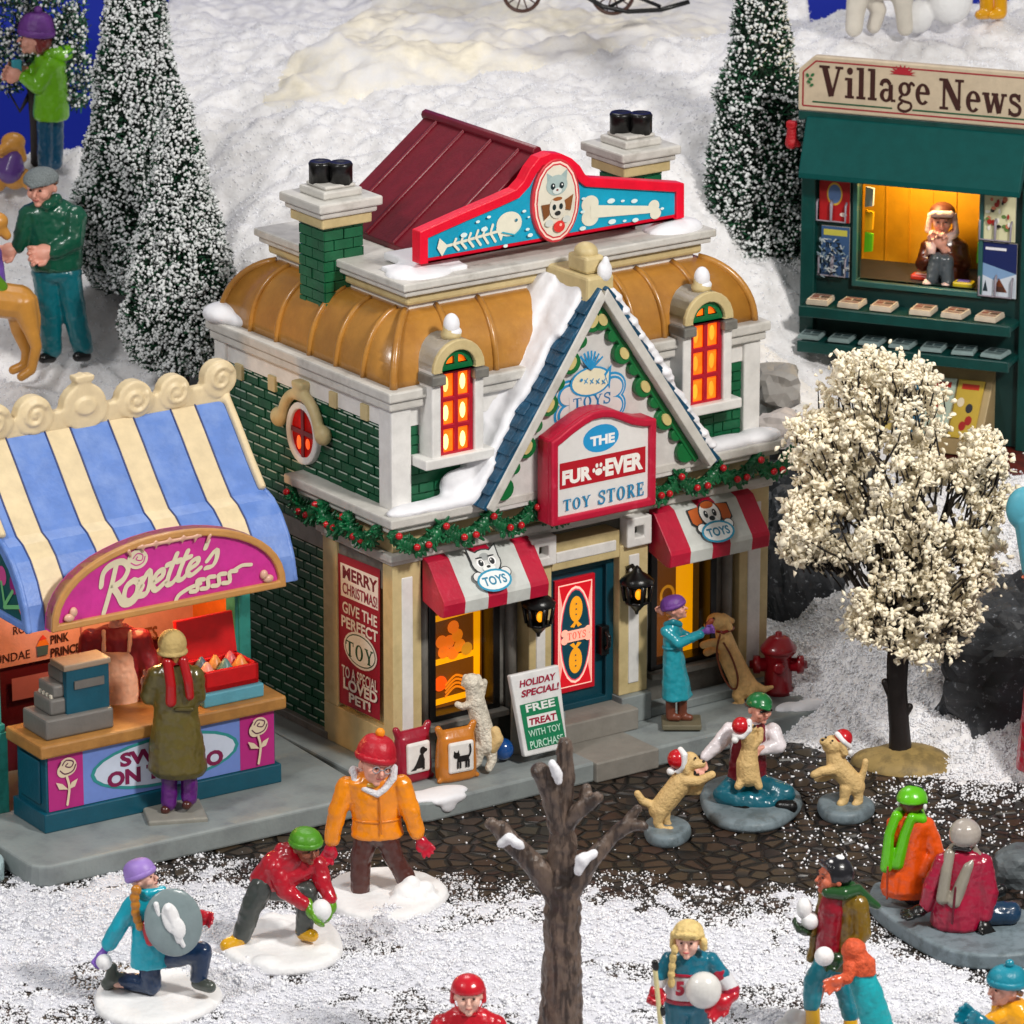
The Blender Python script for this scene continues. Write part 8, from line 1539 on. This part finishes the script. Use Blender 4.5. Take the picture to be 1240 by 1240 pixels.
# sandwich board
tl, tr, bl_, br_ = S.v(617, 817, -.62), S.v(677, 804, -.62), S.v(635, 916, -.7), S.v(690, 905, -.7); q = at_z(660, 912, .26)
bd = empty('sandwich_board', S.M @ Vector((2.02, -.75, 0)), S.a); tag(bd, 'white and green sandwich board offering a holiday special, leaning on the walk', 'sandwich board')
fb_ = Frame(bd.location, 35); lean = math.radians(12); Yb = Vector((0, math.sin(lean), math.cos(lean))); 
def bp2(px, py): p = fb_.pl(px, py, (0, 0, 0), Vector((1, 0, 0)).cross(Yb)); return (p.x, p.dot(Yb))
Q4 = [bp2(636, 917), bp2(688, 905), bp2(677, 805), bp2(618, 818)]; Mb = Matrix.Rotation(-lean, 4, 'X')
b = MB(); b.prism(Q4, 0, .09, 'v', 0, Mb); b.build('board', paint('#dcdcdc', .45), bd, bevel=.02)
b = MB(); b.prism([(Q4[0][0] + .1, 0), (Q4[1][0] + .05, 0), (Q4[2][0], 1.0), (Q4[3][0] + .1, 1.0)], 0, .05, 'v', 0, Matrix.Translation((0, .45, 0)) @ Matrix.Rotation(lean * .6, 4, 'X')); b.build('back_leg', paint('#8a8880', .5), bd, bevel=.01)
A = Art(fb_, (0, 0, 0), (1, 0, 0), Yb); A.k = .006; RD = '#9c1236'; GR = '#0b7a50'
A.poly([(629, 854), (675, 843), (685, 898), (639, 909)], GR)
def tq(t, px, py0, w_, h_, mm, off=.03, shx=.12):
    """lettering leaning with the board, lower-left pixel then pixel width and height"""
    a = A.c(px, py0); c = A.c(px + w_, py0 - .225 * w_ - h_); 
    vs, fs = text_polys(t, off); xs = [v_[0] for v_ in vs]; ys = [v_[1] for v_ in vs]; x0, x1, y0, y1 = min(xs), max(xs), min(ys), max(ys)
    hh = c[1] - a[1]; ww = c[0] - a[0]; A.shapes([[(a[0] + (vs[i][0] - x0) / (x1 - x0) * ww - (vs[i][1] - y0) / (y1 - y0) * hh * .18 + shx * (vs[i][1] - y0) / (y1 - y0) * hh, a[1] + (vs[i][1] - y0) / (y1 - y0) * hh) for i in ff] for ff in fs], mm, each=False)
tq('HOLIDAY', 629, 833, 42, 9, RD, .03, .4); tq('SPECIAL!', 631, 845, 44, 9, RD, .03, .4); tq('FREE', 637, 863, 34, 10, '#e4e8e4', .03)
A.poly([(637, 868), (672, 860), (675, 872), (639, 881)], '#e4e4e2'); tq('TREAT', 640, 879, 32, 9, RD, .04, .3); tq('WITH TOY', 640, 893, 38, 9, '#b8e0cc', .015); tq('PURCHASE', 642, 907, 39, 10, '#b8e0cc', .015); A.build('lettering', bd)
b = MB(); W_ = lambda x, y, z=.27: S.z(x, y, z - .26)
c1 = S.z(522, 957, 0); b.ball((c1.x, -.9, 0), (.42, .2, .06)); b.ball((c1.x - .3, -.85, 0), (.3, .18, .05)); b.ball((c1.x + .05, -1.07, -.03), (.26, .06, .07)); b.ball((c1.x + .02, -1.085, -.09), (.12, .04, .1)); o = b.clay('snow_on_walk', SNOWP, None, .025, 4); o.location = S.o; o.rotation_euler = (0, 0, S.a); tag(o, 'flat patch of snow dripping over the walk edge below the red bag', 'snow patch')
b = MB(); c1 = S.z(985, 858, 0); b.ball((c1.x, c1.y + .1, 0), (.3, .14, .09)); b.ball((c1.x - .25, c1.y + .2, 0), (.2, .12, .07)); o = b.clay('snow_on_walk', SNOWP, None, .025, 4); o.location = S.o; o.rotation_euler = (0, 0, S.a); tag(o, 'small white snow lump at the right end of the walk near the hydrant', 'snow patch')
# ================================================================ light
w = bpy.data.worlds.new('World'); SC.world = w; w.use_nodes = True
w.node_tree.nodes['Background'].inputs[0].default_value = (1, .98, .95, 1); w.node_tree.nodes['Background'].inputs[1].default_value = .25
def area(name, loc, target, size, power, col=(1, 1, 1)):
    l = bpy.data.lights.new(name, 'AREA'); l.size = size; l.energy = power; l.color = col; o = bpy.data.objects.new(name, l); COL.objects.link(o)
    o.location = loc; o.rotation_euler = (Vector(target) - Vector(loc)).to_track_quat('-Z', 'Y').to_euler()
area('studio_lamp', (15, -16, 23), (0, 3, 2), 3.2, 8000, (1, .96, .9))
area('studio_lamp', (-15, -14, 22), (0, 3, 2), 3.5, 3200, (1, .985, .96))
area('studio_lamp', (-3, 16, 26), (0, 6, 2), 8, 1900, (1, .985, .96))
SC.render.engine = 'CYCLES'
SC.cycles.max_bounces = 6; SC.cycles.transparent_max_bounces = 6; SC.cycles.use_denoising = True
SC.view_settings.view_transform = 'Standard'; SC.view_settings.look = 'None'; SC.view_settings.exposure = -.1; SC.view_settings.gamma = 1
